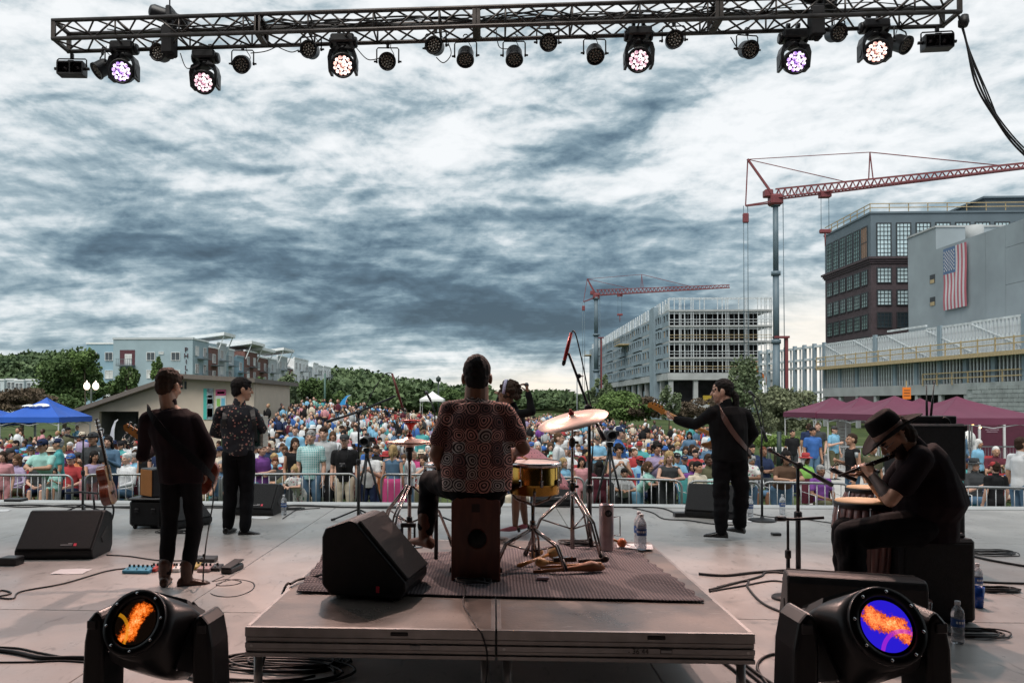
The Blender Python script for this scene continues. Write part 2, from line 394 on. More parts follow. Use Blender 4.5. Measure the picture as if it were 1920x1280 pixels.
def strip(name, pts, w, m, dz=0.03, label=None):
 """a path that follows the ground: centre points and widths"""
 pts = spline([(p[0], p[1], 0) for p in pts], 10);mb = MB();vs = [];fs = []
 for i, p in enumerate(pts):
  t = (pts[min(i+1, len(pts)-1)]-pts[max(i-1, 0)]).normalized();nrm = Vector((-t.y, t.x, 0))
  ww = w if not callable(w) else w(i/(len(pts)-1))
  for k in range(5):
   q = p+nrm*ww*(k/4-0.5);vs.append((q.x, q.y, T(q.x, q.y)+dz))
 for i in range(len(pts)-1):
  for k in range(4): fs.append((i*5+k, i*5+k+1, (i+1)*5+k+1, (i+1)*5+k))
 mb.add(vs, fs, True);return struct(name, mb, m, fixn=False)
path_m = mat('path_concrete', (0.38, 0.37, 0.35), 0.85, var=0.08, scale=1.5, bump=0.1)
strip('curved_path', [G(1395,800,-1.4).xy[:], G(1440,825,-1.4).xy[:], G(1540,860,-1.3).xy[:], G(1600,892,-1.1).xy[:], (8.7, 18.2), (8.2, 15.5)], 2.6, path_m)
strip('front_path', [(5.0, 13.2), (9.0, 13.6), (13, 15.0), (22, 15.6), (40, 16)], 2.6, path_m, 0.035)
strip('plaza', [(14, 33), (24, 30), (40, 29), (70, 31)], 9.0, mat('plaza_concrete', (0.30, 0.30, 0.29), 0.85, var=0.1, scale=0.7, bump=0.1), 0.05)
RZ = 0.40
rz0 = R(0.6)
alu = mat('deck_aluminium', (0.25, 0.245, 0.24), 0.42, metal=0.75, var=0.14, scale=9, bump=0.05)
plyd = mat('deck_plywood', (0.115, 0.095, 0.083), 0.45, var=0.25, scale=2.2, bump=0.12, bscale=60, color2=(0.18, 0.152, 0.133))
RX0, RY0 = -1.205, 3.69
upgrade_concrete(plyd, (0.07, 0.06, 0.055))
def make_deck(x0, lab):
 t = thing('riser_platform', lab, 'stage platform', (x0, RY0, 0), 0, 'platforms of the drum riser')
 w, d = 1.216, 2.44
 mb = MB();mb.box((w/2, d/2, RZ-0.012), (w-0.012, d-0.012, 0.02));obj('deck_board', mb, plyd, t)
 fr = MB()
 for (zc, h, pr) in ((RZ-0.024, 0.046, 0.0), (RZ-0.062, 0.022, -0.012), (RZ-0.088, 0.026, 0.0), (RZ-0.112, 0.018, -0.010), (RZ-0.132, 0.02, 0.003)):
  for yy in (0, d): fr.box((w/2, yy+(0.012 if yy == 0 else -0.012)-(pr if yy == 0 else -pr), zc), (w-0.004, 0.026, h), bev=0.002)
  for xx in (0, w): fr.box((xx+(0.012 if xx == 0 else -0.012)-(pr if xx == 0 else -pr), d/2, zc), (0.022, d-0.056, h), bev=0.002)
 obj('frame', fr, alu, t)
 mb = MB();mb.box((w*0.62, -0.0035, RZ-0.024), (0.085, 0.007, 0.018), bev=0.003);obj('lock', mb, mat('black_metal', (0.015, 0.015, 0.016), 0.4, metal=0.6), t)
 for xx in (0.035, w-0.035):
  mb = MB();mb.cyl((xx, 0.0, RZ-0.088), (xx, -0.004, RZ-0.088), 0.007, 8);obj('rivet', mb, mat('steel', (0.4, 0.4, 0.4), 0.35, metal=0.9), t)
 for xx in (0.05, w-0.05):
  for yy in (0.06, d-0.06):
   mb = MB();mb.cyl((xx, yy, 0.006), (xx, yy, RZ-0.14), 0.022, 12);mb.cyl((xx, yy, 0.0), (xx, yy, 0.012), 0.03, 12)
   obj('leg', mb, alu, t)
 return t
d1 = make_deck(RX0, 'left aluminium framed deck platform of the drum riser, under the big wedge speaker')
d2 = make_deck(RX0+1.222, 'right aluminium framed deck platform of the drum riser, marked with small handwritten numbers')
for t in (d1, d2): t.rotation_euler = (0, 0, 0)
def text(name, body, size, m, parent, loc, rot, ext=0.0008, align='LEFT', kind=None):
 cu = bpy.data.curves.new(name, 'FONT');cu.body = body;cu.size = size;cu.extrude = ext;cu.align_x = align
 o = bpy.data.objects.new('tmp', cu);COL.objects.link(o)
 me = bpy.data.meshes.new_from_object(o.evaluated_get(bpy.context.evaluated_depsgraph_get()));bpy.data.objects.remove(o)
 me.materials.clear();me.materials.append(m);me.name = name
 p = bpy.data.objects.new(name, me);COL.objects.link(p);p.parent = parent;p.location = loc;p.rotation_euler = rot
 return p
ink = mat('black_ink', (0.02, 0.02, 0.02), 0.6, var=0)
text('handwriting', '- 36 44', 0.034, ink, d2, (0.62, -0.003, RZ-0.10), (R(90), 0, R(0)))
mb = MB();mb.box((0.80, -0.002, RZ-0.088), (0.055, 0.003, 0.02));o = obj('label_plate', mb, ink, d2)
mb = MB();mb.box((0.80, -0.004, RZ-0.088), (0.049, 0.003, 0.013));obj('print', mb, mat('label_grey', (0.35, 0.35, 0.35), 0.5), o)
mb = MB();mb.box((0.83, -0.003, RZ-0.088), (0.05, 0.004, 0.018));obj('label_plate', mb, mat('label_grey', (0.35, 0.35, 0.35), 0.5), d1)
glass_d = mat('window_glass_dark', (0.03, 0.045, 0.055), 0.08, var=0.3, scale=0.4, spec=0.9)
glass_b = mat('window_glass_painted_sky', (0.50, 0.64, 0.68), 0.12, var=0.25, scale=0.25, spec=0.9, metal=0.1)  # pale base painted in place of bright sky reflected in the panes
glass_w = mat('window_blind_white', (0.55, 0.57, 0.56), 0.3, var=0.2, scale=1.2, spec=0.6)
frame_w = mat('white_frame', (0.62, 0.64, 0.65), 0.5, var=0.06)
frame_k = mat('dark_frame', (0.03, 0.035, 0.04), 0.5)
WC = {}
def window(parent, at, w, h, face, fr, gl, nx=2, ny=2, fw=0.09, proud=0.05):
 """a framed window set on a wall: face = outward direction '-x', '-y';at = centre in world coordinates"""
 key = (round(w, 2), round(h, 2), fr.name, gl.name, nx, ny)
 if key not in WC:
  mb = MB()
  for s in (-1, 1):
   mb.box((s*(w/2-fw/2), 0, 0), (fw, 0.12, h));mb.box((0, 0, s*(h/2-fw/2)), (w-2*fw, 0.12, fw))
  for i in range(1, nx): mb.box((-w/2+w*i/nx, -0.005, 0), (fw*0.55, 0.10, h-2*fw))
  for i in range(1, ny): mb.box((0, -0.002, -h/2+h*i/ny), (w-2*fw, 0.09, fw*0.5))
  m2 = MB();m2.box((0, 0.02, 0), (w-2*fw, 0.03, h-2*fw))
  WC[key] = (mb.mesh('window', fr), m2.mesh('pane', gl));fix_normals(WC[key][0]);fix_normals(WC[key][1])
 a, b = WC[key]
 rz = {'-y': 0, '-x': -pi/2, '+x': pi/2}[face]
 o = bpy.data.objects.new('window', a);COL.objects.link(o);o.parent = parent
 off = {'-y': Vector((0, -proud, 0)), '-x': Vector((-proud, 0, 0)), '+x': Vector((proud, 0, 0))}[face]
 o.location = Vector(at)+off-Vector(world_loc(parent));o.rotation_euler = (0, 0, rz)
 p = bpy.data.objects.new('pane', b);COL.objects.link(p);p.parent = o
 return o
def wbox(name, x0, x1, y0, y1, z0, z1, m, parent, bev=0.0):
 mb = MB();mb.box(((x0+x1)/2, (y0+y1)/2, (z0+z1)/2), (x1-x0, y1-y0, z1-z0), bev=bev)
 return obj(name, mb, m, parent, world=True)
blue_w = mat('blue_grey_stucco', (0.29, 0.38, 0.42), 0.85, var=0.06, scale=0.5, bump=0.05)
blue2 = mat('sky_blue_cladding', (0.24, 0.37, 0.45), 0.85, var=0.05, scale=0.5)
grey_w = mat('grey_stucco', (0.44, 0.48, 0.50), 0.85, var=0.06, scale=0.5)
brick_w = mat('red_brown_brick', (0.16, 0.075, 0.062), 0.85, var=0.2, scale=3, bump=0.1)
white_w = mat('white_roofing', (0.72, 0.75, 0.76), 0.6, var=0.05, scale=1)
maroonw = mat('maroon_recess', (0.09, 0.03, 0.04), 0.8)
def apartments():
 AY = 130.0;ax = P(361, 700, AY).x;zt = P(361, 636, AY).z
 t = thing('apartment_building', 'pale blue apartment building with balconies and dark letters PHILL down its corner', 'building', (ax-10, AY+20, T(ax, AY)))
 g = T(ax, AY)-1.5
 x0, x1 = P(155, 700, AY).x, P(212, 700, AY).x
 wbox('wall', x0, x1, AY+1.2, AY+16, g, P(180, 644, AY).z, blue2, t)
 wbox('wall', x1, ax, AY, AY+18, g, zt, blue_w, t)
 wbox('parapet', x1-0.1, ax+0.15, AY-0.12, AY+0.3, zt, zt+0.35, grey_w, t)
 wbox('parapet', x0-0.1, x1, AY+1.1, AY+1.5, P(180, 644, AY).z, P(180, 644, AY).z+0.3, white_w, t)
 wbox('roof_unit', P(235, 0, AY+8).x, P(305, 0, AY+8).x, AY+8, AY+12, zt, zt+1.1, white_w, t)
 def px_win(a, b, c, d, gl, nx=2, ny=1, dy=0.0):
  p, q = P(a, c, AY+dy), P(b, d, AY+dy);window(t, ((p.x+q.x)/2, AY+dy, (p.z+q.z)/2), q.x-p.x, p.z-q.z, '-y', frame_w, gl, nx, ny)
 for a, b, gl in ((165, 182, glass_w), (197, 212, glass_d)):
  for c in (660, 694, 728): px_win(a, b, c, c+16, gl if c == 660 else glass_w, 2, 1, 1.2 if b < 212 else 1.15)
 for a, b in ((275, 291), (321, 338)):
  for c in (660, 693, 727): px_win(a, b, c, c+16, glass_d if c == 660 else glass_w, 2, 1)
 px_win(298, 307, 659, 664, glass_w, 1, 1)
 for c in (656, 690, 724):   # balcony recesses
  p, q = P(225, c, AY), P(253, c+30, AY)
  rc = wbox('balcony', p.x, q.x, AY-0.06, AY-0.01, q.z, p.z, maroonw, t)
  door = wbox('balcony_door', p.x+0.9, q.x-0.5, AY-0.12, AY-0.07, q.z+0.2, p.z-0.7, frame_w, t)
  for k in (0, 1): wbox('pane', p.x+1.0+k*0.62, p.x+1.5+k*0.62, AY-0.15, AY-0.13, q.z+0.3, p.z-0.85, glass_w, t)
  mb = MB();mb.box(((p.x+q.x)/2, AY-0.7, q.z+0.05), (q.x-p.x+0.2, 1.3, 0.16))
  for zz in (0.35, 1.15): mb.box(((p.x+q.x)/2, AY-1.3, q.z+zz), (q.x-p.x+0.2, 0.06, 0.07))
  for k in range(9): mb.box((p.x+(q.x-p.x)*k/8, AY-1.3, q.z+0.6), (0.05, 0.05, 1.1))
  obj('balcony_railing', mb, mat('rail_grey', (0.12, 0.15, 0.17), 0.5), t, world=True)
 letm = mat('dark_red_letter', (0.05, 0.02, 0.03), 0.5)
 for k, ch in enumerate('PHILL'):
  c = P(349, 659.5+k*11.2, AY-0.1)
  text('letter', ch, 1.12, letm, t, c-Vector(world_loc(t)), (R(90), 0, 0), 0.06, 'CENTER')
 def Yp(px): return ax*1440/(px-925.0)
 segs = [(361, 382, blue_w, 0, 0.0, None), (382, 398, brick_w, -.9, 0.25, None), (398, 417, grey_w, 0.2, 0.0, 'canopy'), (417, 435, grey_w, -.5, -0.3, None), (435, 449, blue2, -1.6, 0.2, None),
   (449, 473, brick_w, -.2, 0.4, 'canopy'), (473, 497, brick_w, -.9, 0.0, 'canopy2'), (497, 512, grey_w, -.8, 0.1, None), (512, 531, grey_w, .2, 0.5, 'canopy'), (531, 545, brick_w, -2.2, 0.0, None),
   (545, 572, white_w, .7, 0.4, None), (572, 582, grey_w, -.8, 0.0, None), (582, 592, white_w, .5, 0.3, None), (592, 602, white_w, .1, 0.0, None), (602, 616, white_w, .2, 0.3, None)]
 for i, (a, b, m, dz, dx, roofk) in enumerate(segs):
  ya, yb = Yp(a), Yp(b)
  if i == 0: ya = AY+18.02 if False else AY+0.0
  X = ax+dx+0.02;top = zt+dz
  if i: wbox('wall', ax-14, X, ya, yb, g, top, m, t)
  wbox('parapet', X-0.3, X+0.12, ya, yb-0.02, top, top+0.3, white_w if i != 4 else blue_w, t)
  if roofk:
   mb = MB();mb.prism([(X-6, ya-0.5, top+0.6), (X+1.6, ya-0.5, top+1.5), (X+1.6, ya-0.5, top+2.1), (X-6, ya-0.5, top+1.1)], (0, yb-ya+1.0, 0));obj('canopy_roof', mb, white_w, t, world=True)
   for yy in (ya+0.3, yb-0.3):
    mb = MB();mb.beam((X+1.3, yy, top+1.4), (X+0.05, yy, top-1.6), 0.16);obj('strut', mb, white_w, t, world=True)
  L_ = yb-ya;nb = max(1, int(L_/3.4));nfl = 4
  for fl in range(nfl):
   zc = top-1.9-fl*3.05
   for k in range(nb):
    yc = ya+L_*(k+0.5)/nb
    window(t, (X, yc, zc), 1.5, 1.7, '+x', frame_w, glass_d if (k+fl+i) % 3 else glass_w, 2, 1, proud=0.06)
   if i < 9 or i % 2 == 0:
    mb = MB();bl = min(3.0, L_*0.8);yc = ya+L_/2
    mb.box((X+0.75, yc, zc-1.3), (1.4, bl, 0.14));mb.box((X+1.42, yc, zc-0.3), (0.06, bl, 0.07))
    for q in range(7): mb.box((X+1.42, yc-bl/2+bl*q/6, zc-0.78), (0.05, 0.05, 0.95))
    obj('balcony_railing', mb, mat('rail_grey', (0.12, 0.15, 0.17), 0.5), t, world=True)
 TYY = 150.0
 for k, (a, b, top) in enumerate(((-30, 8, 713), (8, 27, 712), (27, 45, 714), (45, 66, 713), (66, 78, 721))):
  p, q = P(a, top, TYY), P(b, 745, TYY)
  th = thing('townhouse', ('white townhouse cut by the left edge of the photo', 'second white townhouse from the left edge', 'narrow white townhouse in the middle of the far left row', 'white townhouse at the right of the far left row', 'low white townhouse end wing beside the big tree')[k], 'house', ((p.x+q.x)/2, TYY+4, T(p.x, TYY)), 0, 'white townhouses at the foot of the left hill')
  wbox('wall', p.x, q.x-0.05, TYY+(k % 2)*0.6, TYY+8, q.z-3, p.z, mat('townhouse_white', (0.50, 0.56, 0.58), 0.8, var=0.05), th)
  wbox('parapet', p.x-0.05, q.x+0.02, TYY+(k % 2)*0.6-0.15, TYY+0.9, p.z, p.z+0.3, white_w, th)
  for cx_ in ([0.3, 0.7] if k != 4 else [0.5]):
   for zz in (-1.1, -3.6): window(th, (p.x+(q.x-p.x)*cx_, TYY+(k % 2)*0.6, p.z+zz), 0.75, 1.4, '-y', frame_w, glass_d, 2, 2, fw=0.07)
apartments()
def pavilion():
 BY = 43.0;gz = -1.6
 sid = mat('beige_siding', (0.54, 0.455, 0.375), 0.75, var=0.05, scale=1.5)
 nt = sid.node_tree;b = nt.nodes['Principled BSDF'];tc = nt.nodes.new('ShaderNodeTexCoord');wv = nt.nodes.new('ShaderNodeTexWave')
 wv.bands_direction = 'Z';wv.wave_profile = 'SAW';wv.inputs['Scale'].default_value = 1.55;nt.links.new(tc.outputs['Object'], wv.inputs['Vector'])
 bp = nt.nodes.new('ShaderNodeBump');bp.inputs['Strength'].default_value = 0.15;bp.inputs['Distance'].default_value = 0.004;nt.links.new(wv.outputs['Fac'], bp.inputs['Height']);nt.links.new(bp.outputs[0], b.inputs['Normal'])
 roofm = mat('brown_metal_roof', (0.13, 0.11, 0.095), 0.5, var=0.08)
 L0, AP, R0 = P(141, 778, BY), P(341, 710, BY), P(476, 717, BY)
 t = thing('beige_pavilion', 'low beige sided park building with a brown sloping roof, open doorway and two posters', 'building', (AP.x, BY+6, T(AP.x, BY)))
 o1, o2 = P(186, 771, BY), P(260, 771, BY)
 def zroof(x):
  return L0.z+(AP.z-L0.z)*(x-L0.x)/(AP.x-L0.x) if x < AP.x else AP.z+(R0.z-AP.z)*(x-AP.x)/(R0.x-AP.x)
 mb = MB()
 mb.prism([(L0.x, BY, gz), (o1.x, BY, gz), (o1.x, BY, zroof(o1.x)), (L0.x, BY, L0.z)], (0, 0.25, 0))
 mb.prism([(o1.x, BY, o1.z), (o2.x, BY, o1.z), (o2.x, BY, zroof(o2.x)), (o1.x, BY, zroof(o1.x))], (0, 0.25, 0))
 mb.prism([(o2.x, BY, gz), (R0.x, BY, gz), (R0.x, BY, R0.z), (AP.x, BY, AP.z), (o2.x, BY, zroof(o2.x))], (0, 0.25, 0))
 mb.box(((L0.x)+0.12, BY+4, (gz+L0.z)/2), (0.24, 7.4, L0.z-gz));mb.box((R0.x-0.12, BY+4, (gz+R0.z)/2), (0.24, 7.4, R0.z-gz));mb.box(((L0.x+R0.x)/2, BY+7.8, (gz+L0.z)/2), (R0.x-L0.x, 0.2, L0.z-gz))
 obj('wall', mb, sid, t, world=True)
 mb = MB();mb.box(((o1.x+o2.x)/2, BY+2.2, 0.0), (o2.x-o1.x+1.2, 0.1, 3.4));mb.box(((o1.x+o2.x)/2, BY+1.2, o1.z+0.06), (o2.x-o1.x+1.2, 2.0, 0.1))
 for x in (o1.x-0.1, o2.x+0.1): mb.box((x, BY+1.2, 0), (0.1, 1.9, 3.4))
 obj('recess_wall', mb, mat('recess_grey', (0.13, 0.125, 0.12), 0.8), t, world=True)
 def dr(a, b, c, m, n): p, q = P(a, c, BY+2.1), P(b, 850, BY+2.1);wbox(n, p.x, q.x, BY+2.05, BY+2.14, gz, p.z, m, t)
 dr(192, 203, 784, mat('lit_doorway', (0.6, 0.3, 0.08), 0.7, emit=(1.0, 0.42, 0.08), es=0.35), 'lit_door');dr(232, 256, 781, mat('door_grey', (0.10, 0.10, 0.10), 0.6), 'door')
 mb = MB();th = 0.24
 e0 = P(116, 765, BY);dl = e0-L0
 lz = L0.z+(L0.x-e0.x)*-(AP.z-L0.z)/(AP.x-L0.x)
 mb.prism([(e0.x, BY-0.8, lz), (AP.x, BY-0.8, AP.z+0.01), (AP.x, BY-0.8, AP.z+th+0.03), (e0.x, BY-0.8, lz+th)], (0, 9.6, 0));obj('roof', mb, roofm, t, world=True)
 mb = MB();mb.prism([(AP.x+0.004, BY-0.8, AP.z+0.01), (R0.x+0.3, BY-0.8, R0.z-0.02), (R0.x+0.3, BY-0.8, R0.z+th-0.02), (AP.x+0.004, BY-0.8, AP.z+th+0.03)], (0, 9.6, 0));obj('roof', mb, roofm, t, world=True)
 p = P(341, 722, BY);mb = MB();mb.box((p.x, BY-0.03, p.z), (0.10, 0.06, 0.42));mb.box((p.x+0.22, BY-0.03, p.z), (0.10, 0.06, 0.42));obj('vent', mb, frame_k, t, world=True)
 for (a, b, c, d, kind) in ((382, 400, 728, 786, 0), (405, 424, 730, 787, 1)):
  p, q = P(a, c, BY), P(b, d, BY);xc, w, h = (p.x+q.x)/2, q.x-p.x, p.z-q.z
  po = wbox('poster', p.x, q.x, BY-0.05, BY-0.01, q.z, p.z, mat('poster_teal', (0.06, 0.42, 0.36), 0.5, var=0) if kind == 0 else mat('poster_white', (0.6, 0.62, 0.6), 0.5, var=0.02), t)
  def pr(x0, x1, z0, z1, m):
   mb = MB();mb.box((p.x+w*(x0+x1)/2, BY-0.054, q.z+h*(z0+z1)/2), (w*(x1-x0), 0.006, h*(z1-z0)));o = obj('print', mb, m, po);o.location = -Vector(world_loc(po));
  if kind == 0:
   pr(0.35, 1.0, 0.0, 1.0, mat('poster_photo', (0.25, 0.3, 0.33), 0.5, var=0.6, scale=9));pr(0.4, 0.95, 0.5, 0.66, mat('poster_white', (0.6, 0.62, 0.6), 0.5));pr(0.4, 0.95, 0.08, 0.36, mat('poster_white', (0.6, 0.62, 0.6), 0.5));pr(0.45, 0.9, 0.7, 0.78, ink)
  else:
   pr(0, 1, 0.8, 1.0, mat('poster_pink', (0.42, 0.06, 0.16), 0.5, var=0));pr(0.1, 0.45, 0.45, 0.7, mat('poster_green', (0.25, 0.5, 0.12), 0.5, var=0));pr(0.55, 0.9, 0.4, 0.72, mat('poster_sky', (0.15, 0.45, 0.6), 0.5, var=0));pr(0.1, 0.9, 0.1, 0.3, mat('poster_yellow', (0.6, 0.5, 0.15), 0.5, var=0));pr(0.15, 0.85, 0.86, 0.93, mat('poster_white', (0.6, 0.62, 0.6), 0.5))
pavilion()
galv = mat('galvanised_stud', (0.60, 0.64, 0.66), 0.45, metal=0.25, var=0.2, scale=2)
sheath = mat('blue_grey_sheathing', (0.22, 0.285, 0.33), 0.85, var=0.12, scale=0.35)
conc = mat('raw_concrete', (0.36, 0.38, 0.385), 0.85, var=0.14, scale=0.5, bump=0.1)
inside = mat('dark_interior', (0.022, 0.022, 0.024), 0.9, var=0.3, scale=1)  # near black, painted for the shade inside the unfinished buildings
timb = mat('yellow_timber', (0.40, 0.315, 0.18), 0.8, var=0.15)
tan = tan
def stud_mesh(w, h, m, key={}):
 k = (w, round(h, 2), m.name)
 if k not in key:
  mb = MB();mb.box((0, 0, 0), (w, w, h));key[k] = mb.mesh('stud', m);fix_normals(key[k])
 return key[k]
def put(name, me, parent, at, rz=0):
 o = bpy.data.objects.new(name, me);COL.objects.link(o);o.parent = parent;o.location = Vector(at)-Vector(world_loc(parent));o.rotation_euler = (0, 0, rz);return o
def block():
 Y0 = 140.0;x0 = P(1255, 700, Y0).x;x1 = P(1447, 700, Y0).x;Y1 = x0*1440/(1108-925.0)
 z = [P(1255, y, Y0).z for y in (712, 699, 671, 640.5, 611.5, 582.5, 556)]
 t = thing('unfinished_apartment_block', 'long unfinished apartment block of grey sheathing and shiny steel studs under construction', 'building', ((x0+x1)/2, Y0+20, T(x0, Y0)))
 g = T(x0, Y0)
 wbox('podium_slab', x0-0.4, x1+0.4, Y0-0.5, Y1, z[0], z[1], conc, t)
 wbox('podium_slab', x0-0.3, x1+2.0, Y0-1.0, Y0+14, g+2.0, g+2.9, conc, t)
 n = 9
 for k in range(5): put('column', stud_mesh(0.75, z[0]-g+1, conc), t, (x0+0.3+(x1-x0-0.6)*k/4, Y0+0.2, (z[0]+g-1)/2))
 for k in range(1, 15): put('column', stud_mesh(0.75, z[0]-g+1, conc), t, (x0+0.3, Y0+(Y1-Y0)*k/15, (z[0]+g-1)/2))
 wbox('dark_core', x0+2.5, x1-1, Y0+3.5, Y1-2, g-1, z[0]-0.02, inside, t)
 for k in range(14):
  yy = Y0+(Y1-Y0)*(k+0.5)/15
  wbox('ground_wall', x0+0.55, x0+0.7, yy-2.0, yy+1.2, g-1, z[0]-(0.02 if k % 3 else 1.6), sheath, t)
 for fl in range(1, 6):
  za, zb = z[fl], z[fl+1];last = fl == 5
  if fl > 1: wbox('floor_slab', x0-0.08, x1+0.08, Y0-0.25, Y1, za-0.16, za+0.16, conc, t)
  if not last: wbox('dark_core', x0+1.6, x1-1.5, Y0+3.0, Y1-1, za+0.17, zb-0.17, inside, t)
  h = zb-za-0.34;zc = (za+zb)/2
  xs_ = []
  for a, b in ((0.0, 0.10), (0.115, 0.15), (0.215, 0.235), (0.30, 0.345), (0.475, 0.52), (0.555, 0.575), (0.68, 0.735), (0.75, 0.77), (0.865, 0.90), (0.935, 0.95), (0.985, 1.0)):
   k = max(1, int((b-a)*(x1-x0)/0.62))
   for q in range(k+1): xs_.append(x0+(x1-x0)*(a+(b-a)*q/max(1, k)))
  for x in xs_: put('stud', stud_mesh(0.13, h, galv), t, (x, Y0, zc))
  mb = MB()
  for zz in (zb-0.5, zb-0.28): mb.box(((x0+x1)/2, Y0+0.08, zz), (x1-x0, 0.08, 0.12))
  obj('header_track', mb, galv, t, world=True)
  if not last:
   mb = MB()
   for zz in (0.55, 1.05): mb.box(((x0+x1)/2, Y0-0.12, za+0.16+zz), (x1-x0, 0.05, 0.09))
   obj('guard_rail', mb, timb if fl % 2 else galv, t, world=True)
   for a, b in ((0.16, 0.21), (0.24, 0.295), (0.35, 0.47), (0.58, 0.675), (0.775, 0.86)):
    mb = MB();
    for q in range(2): mb.box((x0+(x1-x0)*(a+(b-a)*(q+0.5)/2), Y0+0.9, zc), (0.09, 0.09, h))
    obj('inner_stud', mb, galv, t, world=True)
  if not last:
   nbay = 22
   for k in range(nbay):
    ya = Y0+(Y1-Y0)*k/nbay;L_ = (Y1-Y0)/nbay;proud = 0.5 if k % 4 in (1, 2) else 0.0
    m = MB();X = x0-proud
    m.box((X, ya+L_/2, za+0.16+0.42), (0.2, L_-0.02, 0.84));m.box((X, ya+L_/2, zb-0.16-0.20), (0.2, L_-0.02, 0.40))
    for f, w_ in ((0.06, 0.12), (0.5, 0.16), (0.94, 0.12)): m.box((X, ya+L_*f, zc+0.2), (0.2, L_*w_, h-1.2))
    if proud: m.box((x0-proud/2, ya+0.1, zc), (proud, 0.2, h))
    obj('wall_panel', m, sheath, t, world=True)
    for f in (0.28, 0.72):
     mm = mat('hole_dark', (0.05, 0.05, 0.055), 0.7) if (k*7+fl*3+int(f*10)) % 4 else mat('plywood_tan', (0.36, 0.24, 0.14), 0.8)
     wbox('opening', X+0.06, X+0.12, ya+L_*(f-0.16), ya+L_*(f+0.16), za+1.0, zb-0.56, mm, t)
  else:
   for k in range(48):
    put('stud', stud_mesh(0.22, h, galv), t, (x0+0.1, Y0+(Y1-Y0)*(k+0.5)/48, zc))
    if k % 3 == 0: wbox('roof_panel', x0-0.1, x0+0.1, Y0+(Y1-Y0)*(k+0.2)/48, Y0+(Y1-Y0)*(k+1.6)/48, za+0.16, za+1.5+0.8*(k % 2), galv, t)
 wbox('stair_tower', x0-0.9, x0+2.5, Y0+9, Y0+13, g, z[6]-0.8, sheath, t)
 wbox('stair_tower', x0-0.7, x0+2, Y1-8, Y1, g, z[6]-2.0, sheath, t)
 mb = MB();p = P(1182, 634, Y0+44);mb.box((x0-1.3, Y0+44, z[4]-0.1), (2.4, 7, 0.25));
 for zz in (0.6, 1.2): mb.box((x0-2.4, Y0+44, z[4]+zz), (0.1, 7, 0.12))
 obj('yellow_platform', mb, timb, t, world=True)
 mb = MB();mb.box((x0-1.3, Y1-2, z[4]+1.5), (2.4, 6, 0.25));
 for zz in (0.6, 1.2): mb.box((x0-2.4, Y1-2, z[4]+1.5+zz), (0.1, 6, 0.12))
 obj('yellow_platform', mb, timb, t, world=True)
 q = P(1408, 737, Y0-1.2);wbox('yellow_sheet', P(1316, 0, Y0+1).x, P(1332, 0, Y0+1).x, Y0+1.2, Y0+1.4, g+2.95, g+4.5, mat('yellow_sheet', (0.42, 0.30, 0.03), 0.6), t)
block()
def lift():
 Y = 128.0;a, b, c = P(1415, 745, Y), P(1438, 712, Y), P(1428, 690, Y)
 t = thing('boom_lift', 'orange boom lift in front of the unfinished apartment block', 'lift', (a.x, Y, T(a.x, Y)))
 og = mat('orange_paint', (0.45, 0.13, 0.03), 0.5)
 mb = MB();mb.beam((a.x+3, Y, a.z-1), (b.x, Y, b.z), 0.5);mb.beam((b.x, Y, b.z), (c.x-1, Y, c.z), 0.4);obj('boom', mb, og, t, world=True)
 mb = MB();mb.box((a.x+3, Y, T(a.x, Y)+0.9), (3.2, 2, 1.2), bev=0.1)
 for s in (-1, 1): mb.cyl((a.x+3+s*1.1, Y-1.1, T(a.x, Y)+0.45), (a.x+3+s*1.1, Y+1.1, T(a.x, Y)+0.45), 0.45, 14)
 obj('chassis', mb, og, t, world=True)
 mb = MB();mb.box((c.x-1, Y, c.z+0.1), (1.6, 0.9, 0.15))
 for s in (-1, 1): mb.beam((c.x-1+s*0.75, Y, c.z), (c.x-1+s*0.75, Y, c.z+1.1), 0.08)
 mb.beam((c.x-1.75, Y, c.z+1.1), (c.x-0.25, Y, c.z+1.1), 0.08);obj('basket', mb, og, t, world=True)
lift()
